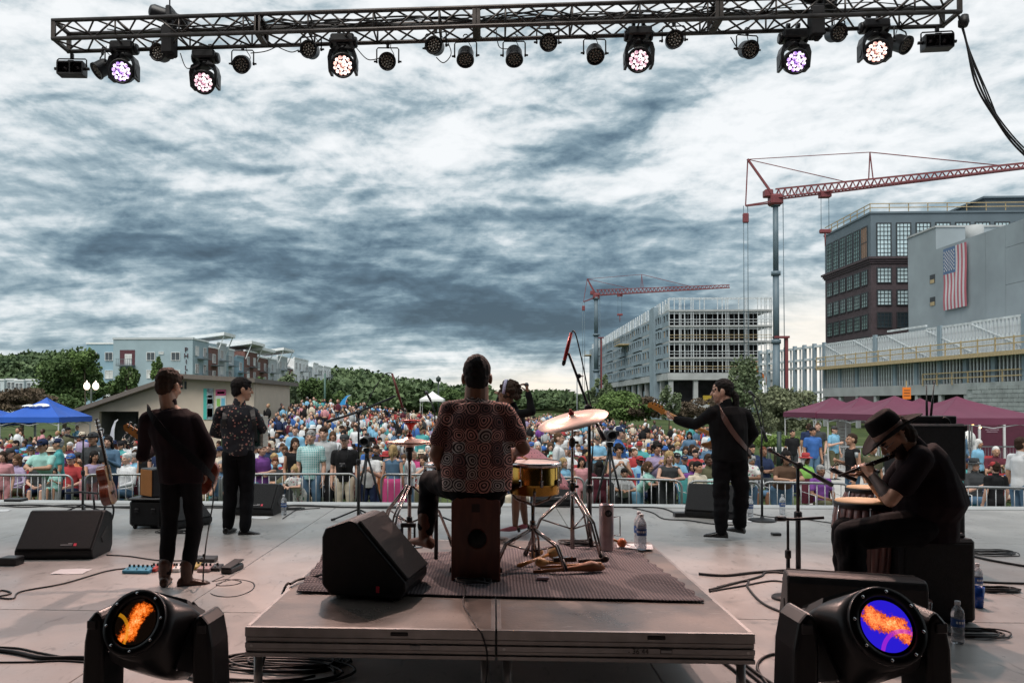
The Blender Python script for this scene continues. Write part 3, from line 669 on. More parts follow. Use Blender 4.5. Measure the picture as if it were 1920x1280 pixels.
def office():
 Y0 = 118.0;x0 = P(1633, 500, Y0).x;Y1 = x0*1440/(1535-925.0);x1 = x0+34
 def zy(y): return P(1633, y, Y0).z
 t = thing('office_building', 'dark brick office building with grey blue upper storeys, big gridded windows and a roof railing', 'building', (x0+10, Y0+12, T(x0, Y0)))
 g = -2.0;zt = zy(401);zc = zy(484)
 up = mat('slate_blue_panel', (0.105, 0.14, 0.165), 0.7, var=0.08, scale=0.4);br = mat('dark_purple_brick', (0.062, 0.046, 0.052), 0.85, var=0.15, scale=2, bump=0.15, bscale=5)
 wbox('upper_wall', x0, x1, Y0, Y1, zc, zt, up, t);wbox('brick_wall', x0+0.02, x1, Y0+0.02, Y1-0.02, g, zc, br, t)
 for k, (dz, pr) in enumerate(((0, 0.5), (-0.35, 0.3), (-0.65, 0.15))): wbox('cornice', x0-pr, x1, Y0-pr, Y1+pr, zc+dz-0.17, zc+dz+0.17, br, t)
 wbox('parapet_cap', x0-0.15, x1, Y0-0.15, Y1+0.15, zt, zt+0.3, up, t)
 for zz in (0.9, 1.5):
  wbox('guard_rail', x0, x1, Y0+0.1, Y0+0.2, zt+zz, zt+zz+0.12, timb, t);wbox('guard_rail', x0, x0+0.1, Y0+0.2, Y1, zt+zz, zt+zz+0.12, timb, t)
 for k in range(12): put('rail_post', stud_mesh(0.1, 1.3, timb), t, (x0+0.05+(x1-x0)*k/12, Y0+0.25, zt+0.95))
 for k in range(1, 7): put('rail_post', stud_mesh(0.1, 1.3, timb), t, (x0+0.15, Y0+(Y1-Y0)*k/7, zt+0.95))
 w = 27*Y0/1440
 for k in range(9):
  xc = P(1657+k*37, 450, Y0).x
  window(t, (xc, Y0, (zy(418)+zy(482))/2), w, zy(418)-zy(482), '-y', frame_k, glass_b, 4, 8, fw=0.16, proud=0.06)
  for a, b in ((501, 531), (543, 573), (585, 615), (627, 657)):
   window(t, (xc, Y0, (zy(a)+zy(b))/2), w*1.0, zy(a)-zy(b), '-y', frame_k, glass_b if b < 600 else glass_d, 4, 4, fw=0.16, proud=0.06)
 gm = mat('window_glass_green', (0.13, 0.20, 0.19), 0.12, var=0.5, scale=0.3, spec=0.9)
 for k in range(6):
  yc = Y0+(Y1-Y0)*(0.045+(k+0.5)*0.152)
  window(t, (x0, yc, (zy(420)+zy(481))/2), 2.0, zy(420)-zy(481), '-x', frame_k, mat('tan_board', (0.3, 0.19, 0.13), 0.7) if k == 0 else gm, 3, 8 if k else 2, fw=0.14, proud=0.06)
  for a, b in ((503, 532), (545, 574), (587, 616), (629, 658)):
   window(t, (x0, yc, (zy(a)+zy(b))/2), 2.0, zy(a)-zy(b), '-x', frame_k, gm, 3, 4, fw=0.14, proud=0.06)
 p = P(1833, 385, Y0+10);wbox('penthouse', p.x, p.x+8.0, Y0+8, Y0+17, zt, zt+4.2, mat('dark_slate_panel', (0.07, 0.095, 0.115), 0.7, var=0.1, scale=0.4), t)
 wbox('penthouse_roof', p.x-0.5, p.x+8.3, Y0+7.6, Y0+17.2, zt+4.2, zt+4.5, up, t)
office()
def hall():
 X = 58.0
 def Yp(px): return X*1440/(px-925.0)
 def zp(px, y): return P(px, y, Yp(px)).z
 t = thing('concrete_hall', 'bare grey concrete building with tall blank walls and a flag hanging on it', 'building', (X+8, 92, -1.4))
 cm = mat('pale_concrete_panel', (0.27, 0.315, 0.34), 0.85, var=0.13, scale=0.22, bump=0.12, bscale=1.5)
 yA, yB, yE = Yp(1734), Yp(1684), Yp(1990)
 zc = zp(1700, 441);zw = zp(1793, 446)
 wbox('stair_core', X+0.02, X+13, yA, yB, -2, zc, cm, t)
 wbox('core_cap', X-0.1, X+13, yA-0.1, yB+0.1, zc, zc+0.25, conc, t)
 ys_ = [yA-0.02, Yp(1778), Yp(1822), Yp(1857), Yp(1890), Yp(1925), yE]
 for k in range(6):
  a, b = ys_[k+1], ys_[k]
  hs = [-2, zw] if k < 3 else [-2, 9.5, 15.0, 19.2, zw]
  for i in range(len(hs)-1):
   wbox('wall_panel', X, X+0.5, a+0.02, b-0.02, hs[i]+0.02, hs[i+1]-0.02, cm, t)
 wbox('inner_core', X+0.45, X+30, yE, yA-0.1, -2, zw-0.1, cm, t)
 for c in (497+18, 497+60, 616): # small openings
  a = P(1728, c, Yp(1728));
  wbox('opening', X-0.03, X+0.3, Yp(1732), Yp(1723), zp(1728, c+16), zp(1728, c), frame_k, t)
  wbox('opening_board', X-0.05, X-0.02, Yp(1732)+0.1, Yp(1723)-0.1, zp(1728, c+16), zp(1728, c+9), timb, t)
 mb = MB();mb.cyl((X+3, Yp(1760), zw), (X+3, Yp(1760), zw+2.3), 1.0, 16);obj('roof_drum', mb, conc, t, world=True)
 ya, yb = Yp(1752), Yp(1793);zt_, zb_ = zp(1772, 461), zp(1772, 578)
 f = thing('flag', 'large faded red white and blue striped flag hanging on the concrete wall', 'flag', (X-0.35, (ya+yb)/2, zt_))
 fr_, fw_, fb_ = mat('flag_red', (0.42, 0.12, 0.15), 0.85, var=0.06), mat('flag_white', (0.55, 0.55, 0.57), 0.85, var=0.05), mat('flag_blue', (0.10, 0.16, 0.27), 0.85, var=0.06)
 Wd, Hh = ya-yb, zt_-zb_
 cfr = 7/13.0;ch = 0.42
 for k in range(13):
  a, b = k/13, (k+1)/13
  top = ch if k < 7 else 0.0
  mb = MB();n = 8
  for q in range(n):
   z0, z1 = zt_-Hh*(top+(1-top)*q/n), zt_-Hh*(top+(1-top)*(q+1)/n)
   dx0, dx1 = 0.05*sin(q*0.8), 0.05*sin((q+1)*0.8)
   mb.add([(X-0.35+dx0, ya-Wd*a, z0), (X-0.35+dx0, ya-Wd*b, z0), (X-0.35+dx1, ya-Wd*b, z1), (X-0.35+dx1, ya-Wd*a, z1), (X-0.31+dx0, ya-Wd*a, z0), (X-0.31+dx0, ya-Wd*b, z0), (X-0.31+dx1, ya-Wd*b, z1), (X-0.31+dx1, ya-Wd*a, z1)], [(0, 1, 2, 3), (7, 6, 5, 4), (0, 3, 7, 4), (1, 5, 6, 2)])
  obj('stripe', mb, fr_ if k % 2 == 0 else fw_, f, world=True)
 cn = MB();cn.box((X-0.33, ya-Wd*cfr/2, zt_-Hh*ch/2), (0.05, Wd*cfr, Hh*ch));co = obj('canton', cn, fb_, f, world=True)
 for r_ in range(9):
  for c_ in range(6 if r_ % 2 == 0 else 5):
   yy = ya-Wd*cfr*((r_+1)/10.0);zz = zt_-Hh*ch*(c_+1+(0 if r_ % 2 == 0 else 0.5))/7.0
   mb = MB();pts = []
   for q in range(10):
    rr = 0.16 if q % 2 == 0 else 0.065;an = 2*pi*q/10
    pts.append((X-0.385, yy+rr*sin(an), zz+rr*cos(an)))
   mb.prism(pts, (0.02, 0, 0));o = obj('star', mb, fw_, co);o.location = -Vector(world_loc(co))
hall()
def frame_building():
 A = Vector((44.0, 104.0, 0));B = Vector((48.4, 70.0, 0));C = B+(B-A)*0.9
 t = thing('steel_frame_building', 'low unfinished building of close set steel studs on a concrete podium, with timber guard rails', 'building', (44, 92, -1.4))
 z1, z2, z3 = 3.6, 6.5, 9.5
 dr = (C-A).normalized();L_ = (C-A).length;nrm = Vector((dr.y, -dr.x, 0))
 if nrm.x > 0: nrm = -nrm
 ang = atan2(dr.y, dr.x)
 def bx(name, s0, s1, d0, d1, za, zb, m):   # s along the front, d behind it
  mb = MB();c = A+dr*(s0+s1)/2-nrm*(d0+d1)/2;mb.box((c.x, c.y, (za+zb)/2), (s1-s0, d1-d0, zb-za), rot=(0, 0, ang));return obj(name, mb, m, t, world=True)
 bx('podium_beam', 0, L_, -0.3, 0.6, z1-1.1, z1, conc);bx('floor_slab', 0, L_, -0.9, 14, z2-0.35, z2-0.05, conc);bx('formwork_edge', 0, L_, -1.3, -0.92, z2-0.5, z2-0.1, timb)
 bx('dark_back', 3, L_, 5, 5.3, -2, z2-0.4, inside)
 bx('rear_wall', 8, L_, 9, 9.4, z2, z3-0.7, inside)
 nst = 140
 for k in range(nst):
  s = L_*(k+0.5)/nst
  p = A+dr*s
  if (k % 9) != 4 or True:
   put('stud', stud_mesh(0.15, z2-z1-0.3, galv), t, (p.x, p.y, (z1+z2)/2-0.17), ang)
  step = 0.45*(k//14 % 2)+0.25*(k//28)
  put('upper_stud', stud_mesh(0.20, 3.0, galv), t, (p.x, p.y, z2+1.5), ang)
 for k in range(18):
  s = L_*k/18;p = A+dr*s;put('column', stud_mesh(0.42, z1+2, conc), t, (p.x, p.y, (z1-2)/2), ang)
  mb = MB();mb.box((0, 0, 0), (0.5, 0.3, z2-z1+3.2 if k % 3 == 0 else z2-z1));o = obj('post', mb, sheath, t, rot=(0, 0, ang));o.location = Vector((p.x, p.y, (z1+z2)/2+(1.6 if k % 3 == 0 else 0)))+nrm*0.12-Vector(world_loc(t))
 for k in range(10):
  s0, s1 = L_*k/10, L_*(k+1)/10
  zt_ = z3-0.05+(0.45 if k % 3 == 2 else 0.0)+k*0.06
  bx('top_track', s0+0.03, s1-0.03, -0.1, 0.1, zt_-0.2, zt_, galv)
  mb = MB()
  for q in range(9):
   p = A+dr*(s0+(s1-s0)*(q+0.5)/9)-nrm*3.4;mb.box((p.x, p.y, z2+1.55), (0.15, 0.15, 3.1), rot=(0, 0, ang))
  p, q_ = A+dr*s0+nrm*0.1, A+dr*s1+nrm*0.1
  mb.beam((p.x, p.y, z2+2.9), (q_.x, q_.y, z2+0.2), 0.1)
  obj('brace_frame', mb, galv, t, world=True)
  mb = MB()
  for zz in (0.55, 1.1): mb.beam((A+dr*s0+nrm*1.2+Vector((0, 0, z2+zz)))[:], (A+dr*s1+nrm*1.2+Vector((0, 0, z2+zz)))[:], 0.07, 0.12)
  for q in range(3):
   p = A+dr*(s0+(s1-s0)*q/3)+nrm*1.2;mb.box((p.x, p.y, z2+0.4), (0.1, 0.1, 1.7))
  obj('guard_rail', mb, timb, t, world=True)
  if k in (3, 4, 7, 8, 9):
   mb = MB()
   for zz in (0.55, 1.1): mb.beam((A+dr*s0+nrm*0.5+Vector((0, 0, z1+zz)))[:], (A+dr*s1+nrm*0.5+Vector((0, 0, z1+zz)))[:], 0.07, 0.12)
   for q in range(3):
    p = A+dr*(s0+(s1-s0)*q/3)+nrm*0.5;mb.box((p.x, p.y, z1+0.5), (0.1, 0.1, 1.3))
   obj('guard_rail', mb, timb, t, world=True)
 cmu = mat('block_wall_grey', (0.27, 0.30, 0.30), 0.9, var=0.2, scale=1.2, bump=0.3, bscale=4)
 s0 = (Vector((P(1832, 760, 78).x, 78, 0))-A).dot(dr)
 bw = bx('block_wall', s0, L_, -0.8, -0.3, -2, z1-0.0, cmu)
 for r_ in range(13):
  for c_ in range(14):
   mb = MB();sx = s0+0.8+c_*1.25+(0.6 if r_ % 2 else 0);c = A+dr*sx+nrm*0.83
   mb.box((c.x, c.y, -1.7+r_*0.4), (1.19, 0.08, 0.35), rot=(0, 0, ang));obj('block', mb, cmu, t, world=True)
 q = A+dr*(s0-5)+nrm*1.5;p = P(1700, 737, 72)
 A2 = Vector((41.0, 120.0, 0));
 for k in range(7):
  p = A2+(A-A2)*(k/7.0)
  put('column', stud_mesh(0.45, 11.4, sheath), t, (p.x, p.y, 4.0));put('stud', stud_mesh(0.2, 11, galv), t, (p.x+0.4, p.y-0.9, 3.8))
 for zz in (z1-0.5, z2, z3-0.2, z2+1.1):
  mb = MB();mb.beam((A2.x, A2.y, zz), (A.x, A.y, zz), 0.35, 0.3);obj('floor_beam', mb, galv if zz > 7 else conc, t, world=True)
 s = thing('orange_sign', 'small orange site sign fixed above the maroon tents', 'sign', P(1700, 737, 60))
 mb = MB();mb.box((0, 0, 0), (0.62, 0.05, 0.9), bev=0.01);obj('board', mb, mat('orange_sign', (0.75, 0.19, 0.02), 0.6, var=0.03), s)
 mb = MB();mb.box((0, 0.05, -2.0), (0.08, 0.05, 5.9));obj('post', mb, timb, s)
 for k in range(3):
  mb = MB();mb.box((0, -0.03, 0.22-0.2*k), (0.44, 0.008, 0.05));obj('print_line', mb, ink, s)
frame_building()
red = mat('crane_red', (0.17, 0.04, 0.045), 0.5, var=0.1);mastm = mat('crane_mast_grey', (0.10, 0.145, 0.175), 0.5, var=0.1, scale=1)
def crane(lab, Y, mast_px, mast_top, mast_w, apex, back, jib_end, Yend, post_t, post_h, trol_t, hook_dy, s, jw, tie2_t, group):
 base = P(mast_px[0], 757, Y);top = P(mast_px[1], mast_top, Y)
 g = T(base.x, Y)
 t = thing('tower_crane', lab, 'crane', (base.x, Y, g), 0, group)
 mb = MB();z0 = g;r = mast_w*Y/1440/2
 mb.tube([(base.x, Y, z0-0.2), (base.x, Y, g+(top.z-g)*0.38)], r*1.18, 14)
 mb.tube([(base.x, Y, g+(top.z-g)*0.38), (base.x, Y, g+(top.z-g)*0.68)], r, 14);mb.tube([(base.x, Y, g+(top.z-g)*0.68), (base.x, Y, top.z)], r*0.88, 14)
 for f in (0.38, 0.68, 0.985): mb.tube([(base.x, Y, g+(top.z-g)*f-0.25), (base.x, Y, g+(top.z-g)*f+0.25)], r*1.5, 14)
 obj('mast', mb, mastm, t, world=True)
 piv = Vector((base.x, Y, top.z+0.3));je = P(jib_end[0], jib_end[1], Yend);d = je-piv;Lj = d.length;side = Vector((-d.y, d.x, 0)).normalized()
 ap = P(apex[0], apex[1], Y);bk = P(back[0], back[1], Y)
 def j(u, a, h):   # point on the jib
  k = jw*(1-0.55*u);return piv+d*u+side*a*k*0.5+Vector((0, 0, h*k))
 mb = MB();n = 34
 for a in (-1, 1): mb.beam(j(0, a, 0), j(1, a, 0), 0.16*s, 0.16*s)
 mb.beam(j(0, 0, 1), j(1, 0, 1), 0.17*s, 0.17*s);obj('jib_chord', mb, red, t, world=True)
 mb = MB()
 for k in range(n):
  u0, u1, um = k/n, (k+1)/n, (k+0.5)/n
  for a in (-1, 1): mb.beam(j(u0, a, 0), j(um, 0, 1), 0.08*s);mb.beam(j(um, 0, 1), j(u1, a, 0), 0.08*s)
  mb.beam(j(u0, -1, 0), j(u1, 1, 0), 0.06*s)
 o = obj('jib_lattice', mb, red, t, world=True);o['kind'] = 'stuff'
 mb = MB()
 for a in (-1, 1): mb.beam(piv+side*a*0.6*s, ap+side*a*0.15*s, 0.22*s);mb.beam(piv+side*a*0.5*s+Vector((0, 0, -0.4)), bk+side*a*0.2*s, 0.14*s)
 mb.beam(ap, bk, 0.12*s)
 obj('a_frame', mb, red, t, world=True)
 mb = MB();mb.box(piv+Vector((0, 0, -0.2)), (1.5*s, 1.5*s, 1.3*s), bev=0.2*s);mb.box(piv+Vector((-0.9*s, 0, 0.6*s)), (1.0*s, 1.0*s, 0.9*s), bev=0.1);obj('slewing_head', mb, red, t, world=True)
 pt = j(post_t, 0, 1)+Vector((0, 0, post_h));mb = MB()
 mb.beam(j(post_t-0.006, 0, 1), pt, 0.10*s);mb.beam(j(post_t+0.012, 0, 1), pt, 0.10*s);obj('pendant_post', mb, red, t, world=True)
 mb = MB();mb.tube([ap, pt], 0.05*s, 5);mb.tube([pt, j(tie2_t, 0, 1)], 0.06*s, 5);mb.tube([ap, j(post_t*0.75, 0, 1)], 0.055*s, 5);obj('pendant_line', mb, red, t, world=True)
 tr = j(trol_t, 0, 0);mb = MB();mb.box(tr+Vector((0, 0, -0.3*s)), (1.2*s, 0.9*s, 0.6*s));obj('trolley', mb, red, t, world=True)
 hk = tr+Vector((0, 0, -hook_dy));mb = MB()
 for a in (-0.45, 0.45): mb.tube([tr+Vector((a*s, 0, 0)), hk+Vector((a*s, 0, 0))], 0.035*s, 4)
 obj('hoist_rope', mb, mastm, t, world=True)
 mb = MB();mb.box(hk, (1.3*s, 0.4*s, 0.5*s), bev=0.1);mb.tube([hk, hk+Vector((0, 0, -1.8*s))], [0.12*s, 0.05*s], 6);obj('hook_block', mb, red, t, world=True)
 mb = MB()
 for a in (-0.25, 0.25): mb.tube([bk+Vector((a*s, 0, 0)), Vector((bk.x+a*s, Y, g+3))], 0.05*s, 4)
 mb.tube([piv+Vector((0.9*s, 0, 0)), Vector((base.x+1.0*s, Y, g+3))], 0.05*s, 4);obj('erection_rope', mb, mastm, t, world=True)
 mb = MB();mb.box((bk.x, Y, bk.z-1.5*s), (0.7*s, 0.4*s, 1.2*s), bev=0.1);obj('rope_block', mb, red, t, world=True)
 mb = MB();mb.box((base.x, Y, g+1.3), (4.5, 4.5, 2.6), bev=0.1);obj('ballast_base', mb, mastm, t, world=True)
 mb = MB();zc = P(1460, 632, Y).z if s > 0.9 else top.z*0.5
 mb.box((base.x+r*1.6, Y, zc), (1.8*s, 0.8*s, 0.25*s));mb.beam((base.x+1.2*s, Y, zc), (base.x+1.2*s, Y, g+2.4), 0.35*s);obj('climbing_bracket', mb, red, t, world=True)
crane('large red tower crane on blue grey mast, jib running out of the picture', 95.0, (1456, 1447), 377, 11, (1402, 299), (1398, 386), (1930, 314), 82.5, 0.41, 3.1, 0.22, 4.6, 1.0, 1.15, 0.90, 'red tower cranes')
crane('small far red tower crane behind the unfinished apartment block', 185.0, (1118, 1117), 556, 8.5, (1101, 523), (1094, 566), (1368, 539), 172.0, 0.36, 3.2, 0.19, 4.9, 1.0, 1.3, 0.72, 'red tower cranes')
def leaf_mat(name, c, c2, sc=0.6):
 m = mat(name, c, 0.75, var=0.3, scale=sc, color2=c2, spec=0.25, coords='Object')
 return m
g_dark = leaf_mat('leaf_dark_green', (0.055, 0.098, 0.035), (0.127, 0.195, 0.069))
g_mid = leaf_mat('leaf_mid_green', (0.072, 0.126, 0.036), (0.180, 0.270, 0.090))
g_grey = leaf_mat('leaf_grey_green', (0.090, 0.128, 0.068), (0.195, 0.247, 0.135))
g_olive = leaf_mat('leaf_olive', (0.105, 0.128, 0.068), (0.225, 0.247, 0.150))
g_blue = leaf_mat('needle_blue_green', (0.105, 0.180, 0.180), (0.240, 0.345, 0.345))
g_brown = leaf_mat('leaf_bronze', (0.075, 0.060, 0.045), (0.150, 0.112, 0.075))
g_far = leaf_mat('leaf_far_wood', (0.061, 0.105, 0.051), (0.151, 0.213, 0.101), 0.09)
bark = mat('bark', (0.10, 0.08, 0.06), 0.95, var=0.3, scale=4, bump=0.4)
def leaf_quads(centers, size, rs, flat=0.0):
 """one small quad per centre, facing anywhere"""
 n = len(centers);a = rs.normal(size=(n, 3));a /= np.linalg.norm(a, axis=1)[:, None]
 b = np.cross(a, rs.normal(size=(n, 3)));b /= np.linalg.norm(b, axis=1)[:, None]
 s = size*(0.6+0.8*rs.rand(n))[:, None]
 v = np.stack([centers-a*s-b*s*0.5, centers+a*s*0.2-b*s*0.75, centers+a*s+b*s*0.4, centers-a*s*0.1+b*s*0.7], 1).reshape(-1, 3)
 return v
def quad_mesh(name, v, m):
 n = len(v)//4;me = bpy.data.meshes.new(name);me.vertices.add(len(v));me.vertices.foreach_set('co', v.astype(np.float32).ravel())
 me.loops.add(n*4);me.loops.foreach_set('vertex_index', np.arange(n*4, dtype=np.int32));me.polygons.add(n)
 me.polygons.foreach_set('loop_start', np.arange(0, n*4, 4, dtype=np.int32));me.polygons.foreach_set('loop_total', np.full(n, 4, dtype=np.int32))
 me.materials.append(m);me.update(calc_edges=True);return me
def crown_points(rx, ry, rz, n, clumps, rs, shape='round', cs=0.34):
 cc = []
 while len(cc) < clumps:
  p = rs.uniform(-1, 1, 3)
  if np.dot(p, p) > 1: continue
  if shape == 'cone':
   if hypot(p[0], p[1]) > (1-(p[2]+1)/2)*0.95+0.05: continue
  elif np.dot(p, p) < 0.12 and rs.rand() < 0.7: continue
  if shape == 'round' and p[2] < -0.75: continue
  cc.append(p)
 cc = np.array(cc);k = rs.randint(0, clumps, n);w = rs.uniform(0.55, 1.3, clumps)
 off = rs.normal(size=(n, 3));off /= np.linalg.norm(off, axis=1)[:, None];off *= (rs.rand(n)**0.45)[:, None]*cs*w[k][:, None]
 if shape == 'cone': off *= (1.15-(cc[k][:, 2:3]+1)/2)
 p = cc[k]+off
 return p*np.array([rx, ry, rz])
def tree(name, lab, cat, px, py, rxp, ryp, Y, m, n=2600, leaf=None, clumps=26, shape='round', seed=1, group=None, cs=0.34):
 """px,py: crown centre;rxp, ryp: half width and half height in the photograph's pixels"""
 rs = np.random.RandomState(seed);c = P(px, py, Y);rx, rz = rxp*Y/1440, ryp*Y/1440;g = T(c.x, Y)
 t = thing(name, lab, cat, (c.x, Y, g), 0, group)
 pts = crown_points(rx, rx*0.9, rz, int(n*1.35), clumps, rs, shape, cs)+np.array([0, 0, c.z-g])
 lf = leaf*0.78 if leaf else max(0.10, 2.6*Y/1440)
 me = quad_mesh('crown', leaf_quads(pts, lf, rs), m);obj('crown', me, m, t, fixn=False)
 H = c.z-g;r0 = max(0.06, rx*0.06)
 mb = MB();mb.tube([(0, 0, -0.1), (rx*0.03, 0, H*0.4), (-rx*0.03, 0, H*0.8), (0, 0, H+rz*0.5)], [r0, r0*0.8, r0*0.6, r0*0.2], 8)
 for k in range(7):
  a = k*2.4;h0 = max(0.3, H-rz*0.6)+k*rz*0.12
  mb.tube([(0, 0, h0), (cos(a)*rx*0.35, sin(a)*rx*0.3, h0+rz*0.25), (cos(a)*rx*0.7, sin(a)*rx*0.6, h0+rz*0.6)], [r0*0.5, r0*0.3, r0*0.1], 5)
 obj('trunk', mb, bark, t)
 return t
TG = 'trees round the lawn'
tree('broadleaf_tree', 'big dark green tree left of the blue apartment building', 'tree', 122, 708, 58, 52, 82, g_dark, 9000, 0.20, 60, seed=2, group=TG)
tree('broadleaf_tree', 'leafy branch reaching tree top right beside the corner of the blue apartment building', 'tree', 160, 678, 26, 26, 80, g_mid, 2200, 0.18, 22, seed=3, group=TG)
tree('broadleaf_tree', 'low round tree behind the roof slope near the twin globe lamp', 'tree', 196, 735, 30, 22, 76, g_dark, 2600, 0.18, 22, seed=4, group=TG)
tree('broadleaf_tree', 'small tree before the balconies of the blue apartment building', 'tree', 240, 712, 20, 26, 74, g_dark, 1600, 0.17, 18, seed=5, group=TG)
tree('broadleaf_tree', 'slender young tree right of the balconies of the blue apartment building', 'tree', 293, 695, 11, 24, 74, g_mid, 700, 0.16, 11, seed=6, group=TG)
tree('dark_shrub', 'wide bronze leaved shrub behind the blue tents', 'shrub', 40, 752, 70, 24, 58, g_brown, 5200, 0.13, 50, seed=7)
tree('dark_shrub', 'bronze and green shrub filling the gap below the big left tree', 'shrub', 118, 762, 36, 24, 60, g_dark, 2600, 0.13, 26, seed=8)
tree('cottonwood_tree', 'grey green tree just right of the accordion player\'s head', 'tree', 532, 750, 34, 44, 72, g_grey, 5600, 0.17, 40, seed=9, group=TG)
tree('cottonwood_tree', 'dark green tree in the middle of the left tree group', 'tree', 585, 752, 34, 46, 76, g_dark, 5600, 0.18, 40, seed=10, group=TG)
tree('cottonwood_tree', 'light green tree at the right end of the left tree group', 'tree', 632, 768, 30, 30, 80, g_mid, 3600, 0.18, 34, seed=11, group=TG)
tree('cottonwood_tree', 'tree peeping over the beige roof behind the accordion player', 'tree', 478, 738, 24, 32, 78, g_dark, 2600, 0.18, 26, seed=12, group=TG)
tree('blue_spruce', 'blue spruce beside the accordion player', 'tree', 492, 765, 20, 32, 62, g_blue, 3600, 0.10, 60, 'cone', seed=13, cs=0.22)
tree('blue_spruce', 'tiny blue spruce at the top of the lawn behind the crowd', 'tree', 620, 765, 9, 18, 86, g_blue, 900, 0.12, 26, 'cone', seed=14, cs=0.22)
tree('round_tree', 'round dark tree beyond the white tent, left of the drummer\'s head', 'tree', 850, 746, 26, 19, 170, g_dark, 2600, 0.40, 26, seed=15, group=TG)
tree('lone_tree', 'lone small round tree on the skyline right of the singer', 'tree', 1048, 738, 9, 8, 300, g_dark, 500, 0.55, 12, seed=16)
tree('willow_bush', 'broad round green bush below the far crane', 'bush', 1170, 762, 58, 27, 86, g_mid, 7500, 0.17, 60, seed=17)
tree('willow_bush', 'bronze tinted half of the broad bush behind the cymbal', 'bush', 1208, 765, 36, 20, 84, g_brown, 2000, 0.15, 26, seed=18)
tree('poplar_tree', 'narrow green tree at the left corner of the unfinished block', 'tree', 1127, 742, 17, 36, 100, g_grey, 2600, 0.2, 24, seed=19, group=TG)
tree('young_tree', 'thin young tree in front of the podium of the unfinished block', 'tree', 1254, 757, 22, 34, 74, g_grey, 1300, 0.15, 18, seed=20, group=TG)
tree('young_tree', 'low bronze tree behind the bass player\'s hand', 'tree', 1318, 768, 40, 20, 80, g_brown, 2000, 0.16, 26, seed=21, group=TG)
tree('young_tree', 'tall loose tree rising behind the bass player\'s shoulder', 'tree', 1396, 735, 26, 62, 70, g_grey, 3200, 0.15, 30, seed=22, group=TG)
tree('olive_tree', 'spreading olive green tree beside the maroon tents', 'tree', 1472, 768, 54, 44, 60, g_olive, 6500, 0.13, 46, seed=23, group=TG)
tree('olive_tree', 'low olive green bush between bass player and maroon tents', 'tree', 1420, 795, 36, 24, 56, g_olive, 2600, 0.12, 26, seed=24, group=TG)
tree('low_shrub', 'pale green planting beside the curved path', 'shrub', 1452, 828, 50, 11, 38, leaf_mat('leaf_bright', (0.120, 0.195, 0.045), (0.255, 0.360, 0.105)), 3600, 0.06, 50, seed=25)
def wood(lab, a0, a1, y0, y1, n, seed, hgt=7.5):
 """far wooded hillside: many crowns that read as one mass"""
 rs = np.random.RandomState(seed);vs = []
 for k in range(n):
  y = rs.uniform(y0, y1);a = rs.uniform(a0, a1);x = a*y;z = T(x, y);r = rs.uniform(2.6, 5.0);h = hgt*rs.uniform(0.7, 1.2)
  q = 120
  p = rs.normal(size=(q, 3));p /= np.linalg.norm(p, axis=1)[:, None];p *= (rs.rand(q)**0.3)[:, None]
  p[:, 2] = np.abs(p[:, 2])*1.1-0.15
  p = p*np.array([r, r, h*0.62])+np.array([x, y, z+h*0.40]);vs.append(p)
 v = leaf_quads(np.concatenate(vs), 0.75, rs);me = quad_mesh('far_wood', v, g_far);o = obj('far_wood', me, g_far, fixn=False)
 o['label'] = lab;o['category'] = 'wood';o['kind'] = 'stuff'
wood('dark wooded hillside behind the white townhouses and left tree', -0.72, -0.44, 170, 310, 420, 31)
wood('wooded ridge sloping down behind the white tent to the horizon', -0.44, -0.01, 190, 320, 620, 32)
wood('low far wood on the skyline right of the singer', 0.0, 0.14, 230, 330, 150, 33, 6.0)
V3 = Vector
def capsule(mb, a, b, ra, rb, n=12):
 a, b = V3(a), V3(b);d = b-a;L_ = d.length
 if L_ < 1e-5: return mb.ell(a, ra, n, 8)
 prof = [(ra*sin(t), -ra*cos(t)) for t in (0.15, 0.6, 1.05)]+[(ra, 0.0), (rb, L_)]+[(rb*sin(t), L_+rb*cos(t)) for t in (1.05, 0.6, 0.15)]
 return mb.lathe(prof, n, a, d)
def chain(mb, pts, rs, n=12):
 for i in range(len(pts)-1): capsule(mb, pts[i], pts[i+1], rs[i], rs[i+1], n)
def rings(pts, lat, rx, ry, n=18):
 """elliptical sections along a spine;lat: sideways axis"""
 out = [];pts = [V3(p) for p in pts];k = len(pts)
 for i, p in enumerate(pts):
  t = (pts[min(i+1, k-1)]-pts[max(i-1, 0)]).normalized();l = lat[i] if isinstance(lat, list) else lat
  l = (l-t*l.dot(t)).normalized();f = t.cross(l)
  out.append([p+l*cos(2*pi*j/n)*rx[i]+f*sin(2*pi*j/n)*ry[i] for j in range(n)])
 return out
